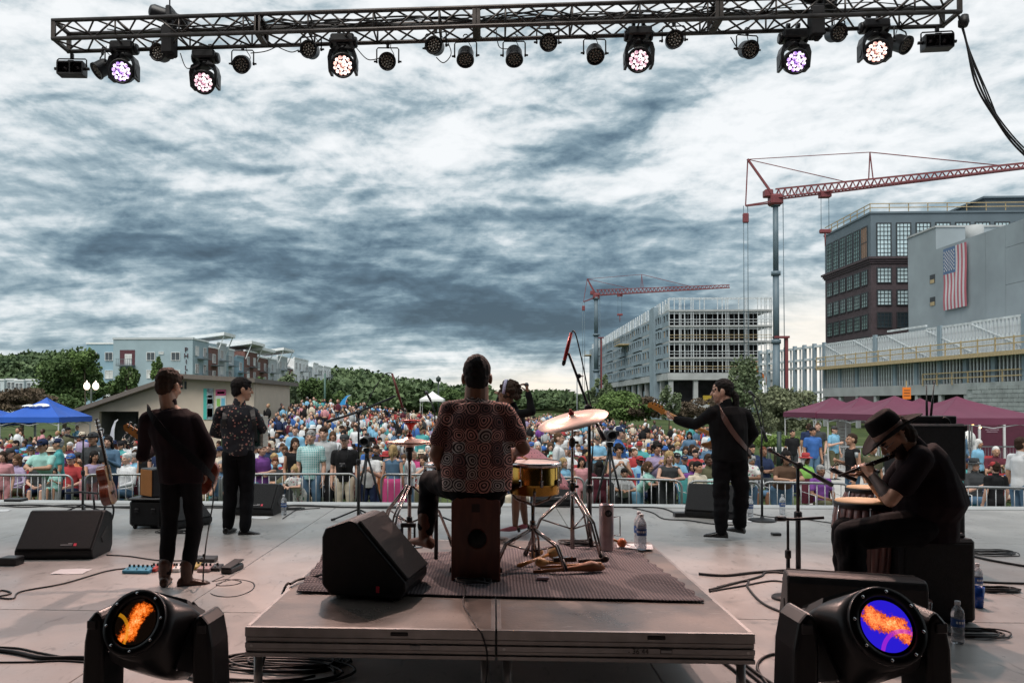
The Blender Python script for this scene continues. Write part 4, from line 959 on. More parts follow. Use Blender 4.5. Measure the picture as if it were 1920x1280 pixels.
def base_joints(H=1.75, seated=False, female=False):
 s = H/1.75;sw = 0.165 if female else 0.185;hw = 0.098 if female else 0.092
 J = dict(pelvis=(0, 0, .94), waist=(0, .005, 1.09), chest=(0, .01, 1.30), neck=(0, -.01, 1.475), head=(0, .022, 1.632), hyaw=0.0, hpitch=0.0)
 for k, sg in (('L', -1), ('R', 1)):
  J['sh'+k] = (sg*sw, -.01, 1.415);J['el'+k] = (sg*(sw+.045), -.03, 1.12);J['wr'+k] = (sg*(sw+.045), .06, .87)
  J['hip'+k] = (sg*hw, 0, .92);J['kn'+k] = (sg*(hw+.01), .02, .50);J['an'+k] = (sg*(hw+.02), -.02, .09);J['toe'+k] = (sg*0.15, 1, 0)
 if seated:
  dz = -.48
  for q in ('pelvis', 'waist', 'chest', 'neck', 'head', 'shL', 'shR', 'elL', 'elR', 'wrL', 'wrR', 'hipL', 'hipR'):
   J[q] = (J[q][0], J[q][1]-(.03 if q not in ('pelvis', 'hipL', 'hipR') else 0), J[q][2]+dz)
  for k, sg in (('L', -1), ('R', 1)):
   J['kn'+k] = (sg*.12, .42, .50);J['an'+k] = (sg*.12, .44, .09)
   J['el'+k] = (sg*.25, .03, .66);J['wr'+k] = (sg*.11, .25, .60)
 J['s'] = s
 for q, v in J.items():
  if isinstance(v, tuple) and not q.startswith('toe'): J[q] = V3(v)*s
 return J
def head_mat(J):
 return Matrix.Rotation(J['hyaw'], 3, 'Z') @ Matrix.Rotation(J['hpitch'], 3, 'X')
def spine(J, female, infl=0.0, belly=0.0, bottom=True, top=True):
 s = J['s'];pe, wa, ch, ne = J['pelvis'], J['waist'], J['chest'], J['neck']
 shl = (J['shR']-J['shL']).normalized();hl = (J['hipR']-J['hipL']).normalized();ml = (shl+hl).normalized()
 up = (ne-ch).normalized()
 pts = [pe-V3((0, 0, .05))*s, pe+V3((0, 0, .02))*s, wa, (wa+ch)/2, ch, ch+up*.08*s, ne-up*.03*s, ne+up*.02*s]
 lat = [hl, hl, ml, ml, shl, shl, shl, shl]
 rx = [.150, .158, .128+belly*.6, .142+belly*.4, .160, .165, .10, .055] if female else [.145, .152, .14+belly*.7, .152+belly*.6, .162, .160, .10, .06]
 ry = [.10, .112, .09+belly, .10+belly*.7, .108, .098, .06, .05] if female else [.105, .112, .10+belly, .105+belly*.8, .112, .10, .065, .055]
 pts = [p for p in pts]
 return pts, lat, [(r*s+infl) for r in rx], [(r*s+infl) for r in ry]
def add_hand(mb, wr, el, s, curl=0.35, palm_n=None, scale=1.0, detail=True, spread=1.0):
 """palm, four unequal bent fingers and a thumb;the palm faces palm_n"""
 wr, el = V3(wr), V3(el);d = (wr-el).normalized();pn = V3(palm_n) if palm_n is not None else V3((0, 0, -1))
 pn = (pn-d*pn.dot(d)).normalized();sd = d.cross(pn)
 k = s*scale
 if not detail:
  capsule(mb, wr+d*.02*k, wr+d*.09*k+pn*.01*k, .032*k, .026*k, 8);return
 for o_ in (-.028, -.01, .01, .028): capsule(mb, wr+d*.005*k+sd*o_*.6*k, wr+d*.085*k+sd*o_*k, .017*k, .0145*k, 8)
 for i, (o_, L_) in enumerate(((-.030, .072), (-.0105, .083), (.0095, .078), (.029, .062))):
  p = wr+d*.085*k+sd*o_*k*spread;r = .0092*k;dd = d.copy()
  for j, f in enumerate((.45, .32, .23)):
   a = curl*(0.6+0.5*j)*1.3;dd = (dd*cos(a)+pn*sin(a)).normalized();q = p+dd*L_*f*k;capsule(mb, p, q, r, r*.9, 8);p = q;r *= .9
   pn2 = (pn-dd*pn.dot(dd));
 p = wr+d*.025*k-sd*.028*k;t1 = (d*.55-sd*.75+pn*.35).normalized();q = p+t1*.042*k;capsule(mb, p, q, .0135*k, .0115*k, 8)
 t2 = (d*.85-sd*.15+pn*.5*(0.5+curl)).normalized();r2 = q+t2*.034*k;capsule(mb, q, r2, .0112*k, .0095*k, 8);capsule(mb, r2, r2+t2*.02*k, .0095*k, .008*k, 8)
def make_skin(J, female=False, detail=True, hands=None, head_scale=1.0, arms=True):
 mb = MB();s = J['s'];n = 14 if detail else 10
 pts, lat, rx, ry = spine(J, female, -.012*s)
 mb.loft(rings(pts, lat, rx, ry, n+2))
 hm = head_mat(J);hc = J['head'];k = s*head_scale*J.get('hs', 1)
 def H(x, y, z): return hc+hm @ (V3((x, y, z))*k)
 mb.ell(H(0, -.014, .028), (.077*k, .096*k, .092*k), 20, 14, hm);mb.ell(H(0, .012, -.02), (.066*k, .078*k, .085*k), 18, 12, hm)
 mb.ell(H(0, .030, -.062), (.050*k, .055*k, .052*k), 16, 10, hm);mb.ell(H(0, .058, -.088), (.025*k, .026*k, .022*k), 12, 8, hm)
 capsule(mb, H(0, .088, .012), H(0, .104, -.016), .009*k, .0135*k, 10)
 for sg in (-1, 1):
  mb.ell(H(sg*.082, -.010, -.008), (.013*k, .022*k, .034*k), 12, 8, hm)
  if detail: mb.ell(H(sg*.034, .066, -.025), (.022*k, .02*k, .02*k), 10, 8, hm);mb.ell(H(sg*.03, .082, .026), (.022*k, .012*k, .008*k), 10, 6, hm)
 if detail: mb.ell(H(0, .084, -.046), (.021*k, .012*k, .006*k), 10, 6, hm);mb.ell(H(0, .082, -.058), (.018*k, .012*k, .006*k), 10, 6, hm)
 nr = .050*s if female else .058*s*J.get('nk', 1)
 capsule(mb, J['neck']+V3((0, 0, -.03*s)), H(0, -.02, -.055), nr, nr*.95, n)
 hands = hands or {}
 for q in 'LR':
  sh, el, wr = J['sh'+q], J['el'+q], J['wr'+q]
  ar = (.044, .037, .036, .024) if female else (.052, .044, .042, .028)
  capsule(mb, J['neck']*.45+sh*.55-V3((0, 0, .02*s)), sh, .055*s, ar[0]*s*1.08, n)
  chain(mb, [sh, (sh+el)/2, el], [ar[0]*s, ar[1]*s*1.05, ar[1]*s*.93], n)
  chain(mb, [el, el*.7+wr*.3, wr], [ar[1]*s*.92, ar[2]*s, ar[3]*s], n)
  hd = hands.get(q, {});add_hand(mb, wr, hd.get('from', el), s, hd.get('curl', .35), hd.get('n', (1 if q == 'L' else -1, .2, -.2)), hd.get('scale', 1.0), detail, hd.get('spread', 1.0))
  hp, kn, an = J['hip'+q], J['kn'+q], J['an'+q]
  chain(mb, [hp, (hp+kn)/2, kn], [.082*s, .070*s, .052*s], n);chain(mb, [kn, kn*.65+an*.35, an], [.05*s, .052*s, .034*s], n)
  td = V3(J['toe'+q]);td.z = 0;td.normalize();capsule(mb, an+V3((0, 0, -.04*s))-td*.02*s, an+V3((0, 0, -.058*s))+td*.09*s, .026*s, .020*s, n)
 return mb
def paint_face(me, J, head_scale=1.0, brow=True, beard=False, lips=True):
 hm = head_mat(J);inv = hm.inverted();hc = J['head'];k = J['s']*head_scale*J.get('hs', 1)
 n = len(me.polygons);c = np.empty(n*3);me.polygons.foreach_get('center', c);c = (c.reshape(-1, 3)-np.array(hc)) @ np.array(inv).T/k
 x, y, z = np.abs(c[:, 0]), c[:, 1], c[:, 2];mi = np.zeros(n, dtype=np.int32)
 front = y > .045
 mi[front & (((x-.031)/.0135)**2+((z-.008)/.0065)**2 < 1)] = 1
 if brow: mi[front & (x > .014) & (x < .048) & (np.abs(z-.030+(x-.03)**2*4) < .0045)] = 1
 if lips: mi[front & (x < .023) & (np.abs(z+.052) < .006)] = 2
 if beard: mi[(y > -.005) & (z < -.028) & (z > -.125) & ((x > .026) | (np.abs(z+.052) > .012)) & (y+z*.2 > .0)] = 1
 me.polygons.foreach_set('material_index', mi)
def make_shirt(J, female=False, infl=.014, sleeve='short', hem=-.06, belly=0.0, n=18, collar=True, loose=0.0):
 """torso and sleeves, a little larger than the body;hem measured from the pelvis"""
 mb = MB();s = J['s'];pts, lat, rx, ry = spine(J, female, infl, belly)
 pe = J['pelvis'];pts[0] = pe+V3((0, 0, hem*s));
 rx[0] += loose;ry[0] += loose;rx[1] += loose*.7;ry[1] += loose*.7;rx[2] += loose*.8;ry[2] += loose*.6
 r = rings(pts[:-1], lat[:-1], rx[:-1], ry[:-1], n)
 mb.loft(r)
 if collar: capsule(mb, J['neck']-V3((0, 0, .02*s)), J['neck']+(J['head']-J['neck'])*.12, (.062 if female else .072)*s, (.058 if female else .066)*s, 14)
 for q in 'LR':
  sh, el, wr = J['sh'+q], J['el'+q], J['wr'+q];a0 = (.046 if female else .055)*s+infl*.5;
  capsule(mb, J['neck']*.5+sh*.5-V3((0, 0, .025*s)), sh, .050*s+infl*.5, a0*.97, 14)
  if sleeve == 'none': continue
  if sleeve == 'short':
   e = sh+(el-sh)*.62;chain(mb, [sh, e], [a0, a0*.95], 14)
  else:
   f = 1.0 if sleeve == 'long' else .3
   chain(mb, [sh, (sh+el)/2, el], [a0, a0*.9, a0*.80], 14);e = el+(wr-el)*(.96 if sleeve == 'long' else .35);chain(mb, [el, (el+e)/2, e], [a0*.8, a0*.78, a0*.6], 14)
 return mb
def make_trousers(J, infl=.012, length=1.0, slim=1.0, n=14, female=False):
 mb = MB();s = J['s'];pe, wa = J['pelvis'], J['waist'];hl = (J['hipR']-J['hipL']).normalized()
 w = .16 if female else .152
 mb.loft(rings([pe-V3((0, 0, .07*s)), pe, pe*.4+wa*.6], hl, [.13*s+infl, w*s+infl, .138*s+infl], [.10*s+infl, .112*s+infl, .10*s+infl], 18))
 for q in 'LR':
  hp, kn, an = J['hip'+q], J['kn'+q], J['an'+q];a, b, c = .090*s*slim+infl, .062*s*slim+infl, .044*s*slim+infl
  chain(mb, [hp, (hp+kn)/2], [a, (a+b)/2], n)
  if length <= .5: e = hp+(kn-hp)*(.5+length);chain(mb, [(hp+kn)/2, e], [(a+b)/2, b*1.05], n);continue
  chain(mb, [(hp+kn)/2, kn], [(a+b)/2, b], n)
  e = kn+(an-kn)*length;chain(mb, [kn, kn*.6+e*.4, e], [b, b*.98, c], n)
 return mb
def make_shoes(J, heel=.0, boot=0.0, n=12):
 out = [];s = J['s']
 for q in 'LR':
  mb = MB();an = J['an'+q];td = V3(J['toe'+q]);td.z = 0;td.normalize();sd = V3((-td.y, td.x, 0));b = V3((an.x, an.y, an.z-.085*s))
  rr = []
  for t, w, h, lift in ((-.075, .022, .045, 0), (-.06, .034, .075, 0), (-.02, .038, .085, 0), (.04, .041, .07, 0), (.10, .046, .052, 0), (.155, .040, .038, 0), (.185, .018, .022, 0)):
   c = b+td*t*s;z0 = 0.004
   rr.append([V3((c.x, c.y, b.z+z0))+sd*cos(a)*w*s+V3((0, 0, (h*s*.5)*(1+sin(a)))) for a in [2*pi*j/12 for j in range(12)]])
  rr = rr
  mb.loft(rr)
  if boot: capsule(mb, an+V3((0, 0, -.02*s)), an+V3((0, 0, boot)), .046*s, .052*s, n)
  out.append(mb)
 return out
def make_hair(J, style='short', head_scale=1.0, seed=0):
 mb = MB();hm = head_mat(J);hc = J['head'];k = J['s']*head_scale*J.get('hs', 1)
 def H(x, y, z): return hc+hm @ (V3((x, y, z))*k)
 r = random.Random(seed)
 if style in ('short', 'crew', 'quiff'):
  g = .004 if style == 'crew' else .010
  mb.ell(H(0, -.024, .042), ((.074+g)*k, (.097+g)*k, (.088+g)*k), 20, 14, hm);mb.ell(H(0, -.052, -.012), (.073*k, .066*k, .080*k), 16, 10, hm)
  if style == 'quiff':
   for i in range(6): mb.ell(H(-.045+.018*i, .038, .105), (.022*k, .035*k, .022*k), 10, 6, hm)
  if style == 'short':
   for i in range(5): mb.ell(H(-.04+.02*i, .052, .088), (.020*k, .028*k, .020*k), 10, 6, hm)
 elif style in ('long', 'bob', 'pony', 'bun'):
  mb.ell(H(0, -.022, .036), (.090*k, .106*k, .098*k), 20, 14, hm)
  for sg in (-1, 1): mb.ell(H(sg*.075, -.02, -.04), (.022*k, .05*k, .085*k), 12, 8, hm)
  mb.ell(H(0, -.075, -.04), (.075*k, .040*k, .09*k), 14, 8, hm)
  if style == 'long':
   for sg in (-1, 1): chain(mb, [H(sg*.07, -.045, -.08), H(sg*.085, -.045, -.19), H(sg*.075, -.03, -.29)], [.036*k, .034*k, .016*k], 10)
   chain(mb, [H(0, -.09, -.08), H(0, -.10, -.22), H(.01, -.09, -.33)], [.06*k, .06*k, .03*k], 12)
  if style == 'bob':
   for sg in (-1, 1): capsule(mb, H(sg*.078, -.02, -.05), H(sg*.082, -.01, -.13), .032*k, .022*k, 10)
   capsule(mb, H(0, -.08, -.06), H(0, -.08, -.13), .06*k, .045*k, 12)
  if style == 'pony': chain(mb, [H(0, -.11, .03), H(0, -.15, -.06), H(0.01, -.13, -.22)], [.03*k, .035*k, .012*k], 10)
  if style == 'bun': mb.ell(H(0, -.06, .135), (.042*k, .042*k, .036*k), 12, 8, hm)
 elif style == 'curly':
  mb.ell(H(0, -.02, .035), (.095*k, .11*k, .10*k), 16, 12, hm)
  for i in range(46):
   th = r.uniform(0, 2*pi);ph = r.uniform(0.05, 2.2);v = V3((sin(ph)*cos(th), sin(ph)*sin(th), cos(ph)))
   if v.y > .45 and v.z < .35: continue
   mb.ell(H(v.x*.10, v.y*.115-.025, v.z*.11+.02), .026*k*r.uniform(.8, 1.2), 8, 6)
 elif style == 'back_pony':
  mb.ell(H(0, -.024, .036), (.083*k, .101*k, .094*k), 20, 14, hm);mb.ell(H(0, -.06, -.01), (.068*k, .055*k, .06*k), 14, 10, hm)
  chain(mb, [H(0, -.10, -.02), H(.0, -.125, -.07), H(.0, -.11, -.20), H(.005, -.10, -.30)], [.026*k, .034*k, .030*k, .010*k], 10)
 return mb
def make_hat(J, kind, head_scale=1.0):
 hm = head_mat(J);hc = J['head'];k = J['s']*head_scale*J.get('hs', 1);mb = MB()
 def H(x, y, z): return hc+hm @ (V3((x, y, z))*k)
 ax = hm @ V3((0, 0, 1))
 if kind == 'cap':
  mb.lathe([(.090*k, 0), (.094*k, .03*k), (.086*k, .065*k), (.055*k, .092*k), (.01*k, .10*k)], 18, H(0, -.012, .035), ax)
  pts = [H(sin(a)*.075, .06+cos(a)*.10-.0, .036) for a in np.linspace(-1.25, 1.25, 9)]+[H(sin(a)*.07, .045, .04) for a in np.linspace(1.0, -1.0, 5)]
  mb.prism(pts, ax*.006*k)
 elif kind == 'brim':
  mb.lathe([(.092*k, 0), (.090*k, .05*k), (.078*k, .10*k), (.05*k, .105*k)], 18, H(0, -.012, .035), ax);mb.lathe([(.085*k, .0), (.15*k, -.012*k), (.15*k, -.004*k), (.085*k, .012*k)], 22, H(0, -.012, .038), ax, capends=False)
 return mb
SKINS = [mat('skin_mid', (0.36, 0.19, 0.12)), mat('skin_light', (0.52, 0.31, 0.23), 0.5, var=0.06, scale=10), mat('skin_tan', (0.42, 0.235, 0.155), 0.5, var=0.06, scale=10), mat('skin_brown', (0.20, 0.10, 0.06), 0.5, var=0.08, scale=10), mat('skin_dark', (0.085, 0.042, 0.028), 0.45, var=0.08, scale=10)]
feat = mat('face_dark', (0.035, 0.022, 0.018), 0.5, var=0);lipm = mat('lips', (0.28, 0.09, 0.08), 0.45, var=0)
def cloth(name, c, var=0.14, scale=5, rough=0.85, **k): return mat(name, c, rough, var=var, scale=scale, bump=0.25, bscale=90, spec=0.15, **k)
SH = {'white': (0.62, 0.64, 0.66), 'pale grey': (0.38, 0.40, 0.41), 'charcoal': (0.045, 0.05, 0.055), 'black': (0.014, 0.014, 0.016), 'navy': (0.018, 0.032, 0.085), 'royal blue': (0.03, 0.13, 0.42), 'sky blue': (0.16, 0.42, 0.62), 'teal': (0.04, 0.32, 0.33), 'mint': (0.28, 0.58, 0.52),
  'red': (0.42, 0.03, 0.035), 'maroon': (0.11, 0.02, 0.035), 'pink': (0.58, 0.24, 0.27), 'hot pink': (0.55, 0.04, 0.20), 'purple': (0.18, 0.05, 0.28), 'lavender': (0.34, 0.27, 0.44), 'orange': (0.58, 0.18, 0.04), 'cream': (0.58, 0.50, 0.38), 'olive': (0.10, 0.10, 0.05), 'lime green': (0.22, 0.52, 0.06), 'brown': (0.11, 0.06, 0.035), 'denim blue': (0.08, 0.17, 0.28), 'yellow': (0.6, 0.45, 0.07)}
SHM = {k: cloth('cloth_'+k.replace(' ', '_'), tuple(c*0.82+0.18*(0.3*v[0]+0.6*v[1]+0.1*v[2]) for c in v)) for k, v in SH.items()}
HR = {'black': (0.012, 0.010, 0.010), 'dark brown': (0.035, 0.020, 0.013), 'brown': (0.085, 0.048, 0.026), 'auburn': (0.12, 0.04, 0.02), 'blond': (0.36, 0.25, 0.12), 'grey': (0.26, 0.26, 0.26), 'white': (0.55, 0.55, 0.54)}
HRM = {k: mat('hair_'+k.replace(' ', '_'), v, 0.75, spec=0.2, var=0.3, scale=30, bump=0.4, bscale=140, stretch=(1, 1, 0.15)) for k, v in HR.items()}
PROTO = {}
def proto(key):
 if key in PROTO: return PROTO[key]
 pose, fem, hi = key
 vox = 0.0125 if hi else 0.019
 seated = pose.startswith('sit')
 J = base_joints(1.75, seated, fem)
 hands = {}
 if pose == 'hold':   # one forearm raised with a cup or telephone
  J['elR'] = V3((.25, 0, 1.13));J['wrR'] = V3((.10, .26, 1.22));hands['R'] = dict(curl=.9, n=(-1, 0, 0))
 elif pose == 'cross':
  for q, sg in (('L', -1), ('R', 1)): J['el'+q] = V3((sg*.24, .02, 1.13));J['wr'+q] = V3((-sg*.04, .20, 1.15+sg*.03));hands[q] = dict(curl=.4, n=(0, -1, 0))
 elif pose == 'lean':  # forearms resting on the barrier rail
  for q in ('waist', 'chest', 'neck', 'head', 'shL', 'shR'): J[q] = J[q]+V3((0, .10 if q == 'waist' else .24, -.03 if q == 'waist' else -.10))
  for q, sg in (('L', -1), ('R', 1)): J['el'+q] = V3((sg*.24, .38, 1.15));J['wr'+q] = V3((sg*.05, .52, 1.15));hands[q] = dict(curl=.5, n=(0, 0, -1))
  J['hpitch'] = -.1
 elif pose == 'phone':  # both hands lifted in front of the face or chest
  for q, sg in (('L', -1), ('R', 1)): J['el'+q] = V3((sg*.23, .10, 1.15));J['wr'+q] = V3((sg*.06, .30, 1.36));hands[q] = dict(curl=.9, n=(-sg, 0, 0))
 elif pose == 'clap' or pose == 'sit_clap':
  dz = -.48 if seated else 0
  for q, sg in (('L', -1), ('R', 1)): J['el'+q] = V3((sg*.24, .10, 1.13+dz));J['wr'+q] = V3((sg*.035, .30, 1.28+dz));hands[q] = dict(curl=.2, n=(-sg, 0, 0))
 elif pose == 'sit_fold':
  for q, sg in (('L', -1), ('R', 1)): J['el'+q] = V3((sg*.25, .02, .68));J['wr'+q] = V3((-sg*.05, .20, .70+sg*.02));hands[q] = dict(curl=.4, n=(0, -1, 0))
 elif pose == 'sit_chin':
  J['elR'] = V3((.17, .30, .60));J['wrR'] = V3((.08, .17, .86));hands['R'] = dict(curl=.9, n=(-1, 0, 0))
 sk = remesh(make_skin(J, fem, hi, hands), 'person', vox, 1)
 paint_face(sk, J, brow=hi, lips=hi)
 D = dict(J=J, body=sk, seated=seated)
 D['shirt'] = remesh(make_shirt(J, fem, .016, 'short'), 'shirt', vox*1.05, 2, wrinkle(.004, 14))
 D['tank'] = remesh(make_shirt(J, fem, .014, 'none', collar=False), 'shirt', vox*1.05, 2, wrinkle(.004, 14))
 D['long'] = remesh(make_shirt(J, fem, .018, 'long'), 'shirt', vox*1.05, 2, wrinkle(.005, 14))
 D['trousers'] = remesh(make_trousers(J, female=fem), 'trousers', vox*1.05, 2, wrinkle(.004, 14))
 D['shorts'] = remesh(make_trousers(J, length=.42, female=fem), 'trousers', vox*1.05, 2, wrinkle(.004, 14))
 mb = MB()
 for m in make_shoes(J): mb.add(m.v, m.f, True)
 me = mb.mesh('shoes', blk);fix_normals(me);D['shoes'] = me
 D['hair'] = {}
 PROTO[key] = D;return D
def hair_of(D, style, hi):
 if style not in D['hair']:
  if style in ('cap', 'brim'):
   m = make_hat(D['J'], style).mesh('hat', blk);fix_normals(m);D['hair'][style] = m
  else: D['hair'][style] = remesh(make_hair(D['J'], style), 'hair', 0.011 if hi else 0.017, 1, wrinkle(.003, 60))
 return D['hair'][style]
def setm(o, m, slot=0):
 if not o.data.materials:
  o.data.materials.append(feat if o.name.startswith('person') else blk)
 o.material_slots[slot].link = 'OBJECT';o.material_slots[slot].material = m
def person(label, loc, rz, pose, fem, H, skin, hair, hairm, top, topm, bot, botm, hat=None, hatm=None, hi=False, group=None, shoem=None):
 D = proto((pose, fem, hi));k = H/1.75
 b = D['body']
 if not b.materials: b.materials.append(SKINS[0]);b.materials.append(feat);b.materials.append(lipm)
 o = bpy.data.objects.new('person', b);COL.objects.link(o);o.location = loc;o.rotation_euler = (0, 0, rz);o.scale = (k, k, k)
 o.material_slots[0].link = 'OBJECT';o.material_slots[0].material = skin
 tag(o, label, 'person', group)
 def part(n, me, m):
  if not me.materials: me.materials.append(blk)
  p = bpy.data.objects.new(n, me);COL.objects.link(p);p.parent = o;p.material_slots[0].link = 'OBJECT';p.material_slots[0].material = m;return p
 part('shirt', D[top], topm);part('trousers', D[bot], botm)
 if hi or pose.startswith('sit') is False: part('shoes', D['shoes'], shoem or SHM['charcoal'])
 if hair: part('hair', hair_of(D, hair, hi), hairm)
 if hat: part('hat', hair_of(D, hat, hi), hatm)
 return o
CS = {}
def camp_chair(label, loc, rz, m, group='folding camp chairs in the crowd'):
 if not CS:
  mb = MB();mb.add([(-.27, .25, .43), (.27, .25, .43), (.25, 0, .37), (.25, -.22, .39), (-.25, -.22, .39), (-.25, 0, .37)], [(0, 1, 2, 5), (5, 2, 3, 4)]);mb.add([(v[0], v[1], v[2]-.012) for v in [(-.27, .25, .43), (.27, .25, .43), (.25, 0, .37), (.25, -.22, .39), (-.25, -.22, .39), (-.25, 0, .37)]], [(0, 5, 2, 1), (5, 4, 3, 2)]);CS['seat'] = mb.mesh('seat', blk)
  mb = MB();mb.box((0, -.27, .66), (.54, .025, .50), rot=(R(12), 0, 0));CS['backrest'] = mb.mesh('backrest', blk)
  for n, (sx) in (('leg', 1),):
   mb = MB();mb.tube([(-.27, .25, 0), (.27, -.22, .40)], .009, 5);CS['leg'] = mb.mesh('leg', mat('steel', (0.4, 0.4, 0.4), 0.35, metal=0.9))
  mb = MB();mb.tube([(0, .25, 0), (0, .25, .62), (0, -.25, .66), (0, -.33, .9)], .009, 5);CS['arm_frame'] = mb.mesh('arm_frame', mat('steel', (0.4, 0.4, 0.4), 0.35, metal=0.9))
 t = thing('camp_chair', label, 'chair', loc, rz, group)
 def part(n, key, m, loc=(0, 0, 0), sc=(1, 1, 1)):
  p = bpy.data.objects.new(n, CS[key]);COL.objects.link(p);p.parent = t;p.location = loc;p.scale = sc
  if m: p.material_slots[0].link = 'OBJECT';p.material_slots[0].material = m
 part('seat', 'seat', m);part('backrest', 'backrest', m)
 for s in (-1, 1): part('leg', 'leg', None, sc=(s, 1, 1));part('leg', 'leg', None, sc=(s, -1, 1));part('arm_frame', 'arm_frame', None, loc=(s*.28, 0, 0))
 return t
def barrier_len(p0, p1, label, r=0.021):
 """one section between two points on the ground line"""
 p0, p1 = V3(p0), V3(p1);L_ = (p1-p0).length;d = (p1-p0).normalized();z = p0.z
 t = thing('crowd_barrier', label, 'barrier', p0, atan2(d.y, d.x), 'steel crowd barriers in front of the stage')
 top = 1.10;fr = MB();rr = .13
 pts = [(0.0, 0, .06), (0.0, 0, top-rr)]+[(rr-rr*cos(a), 0, top-rr+rr*sin(a)) for a in (.4, .8, 1.2)]+[(rr, 0, top), (L_-rr, 0, top)]+[(L_-rr+rr*sin(a), 0, top-rr+rr*cos(a)) for a in (.4, .8, 1.2)]+[(L_, 0, top-rr), (L_, 0, .06)]
 fr.tube(pts, r, 8);fr.tube([(0, 0, .22), (L_, 0, .22)], r*.8, 8);obj('frame', fr, gal, t)
 n = int(L_/0.122)
 for k in range(1, n): o = bpy.data.objects.new('bar', BARM);COL.objects.link(o);o.parent = t;o.location = (L_*k/n, 0, 0)
 for x in (.35, L_-.35):
  mb = MB();mb.tube([(x, -.28, .02), (x, -.1, .05), (x, 0, .2), (x, .1, .05), (x, .28, .02)], r*.8, 6);obj('foot', mb, gal, t)
 return t
gal = mat('galvanised_tube', (0.30, 0.31, 0.32), 0.42, metal=0.6, var=0.12, scale=6)
mb = MB();mb.tube([(0, 0, .22), (0, 0, 1.09)], .0085, 6);BARM = mb.mesh('bar', gal)
def bpt(px, Y):
 q = P(px, 890, Y);return V3((q.x, Y, T(q.x, Y)))
bars = [(-70, 13.7, 136, 13.75, 'crowd barrier section at the left edge, before the man in the mint tee'), (160, 13.9, 412, 14.1, 'crowd barrier section behind the acoustic guitar and the guitarist'), (416, 14.1, 668, 14.3, 'crowd barrier section in front of the man in the teal checked shirt'),
  (715, 14.3, 915, 14.1, 'crowd barrier section behind the hi hat stand'), (920, 14.1, 1095, 13.8, 'crowd barrier section behind the brass drum'), (1098, 13.8, 1278, 13.4, 'crowd barrier section under the leaning blond woman'), (1290, 13.3, 1425, 13.2, 'crowd barrier section behind the bass player\'s legs'),
  (1428, 13.2, 1592, 13.0, 'crowd barrier section under the woman in the dark brown tee'), (1606, 12.9, 1795, 12.7, 'crowd barrier section behind the congas'), (1798, 12.6, 1990, 12.4, 'crowd barrier section at the right edge, before the child in the red cap')]
for a, ya, b, yb, lab in bars: barrier_len(bpt(a, ya), bpt(b, yb), lab)
SK = {'l': SKINS[1], 'm': SKINS[2], 't': SKINS[0], 'b': SKINS[3], 'd': SKINS[4]}
def at_px(px, Y): q = P(px, 850, Y);return V3((q.x, Y, T(q.x, Y)))
GB = 'people standing at the crowd barrier'
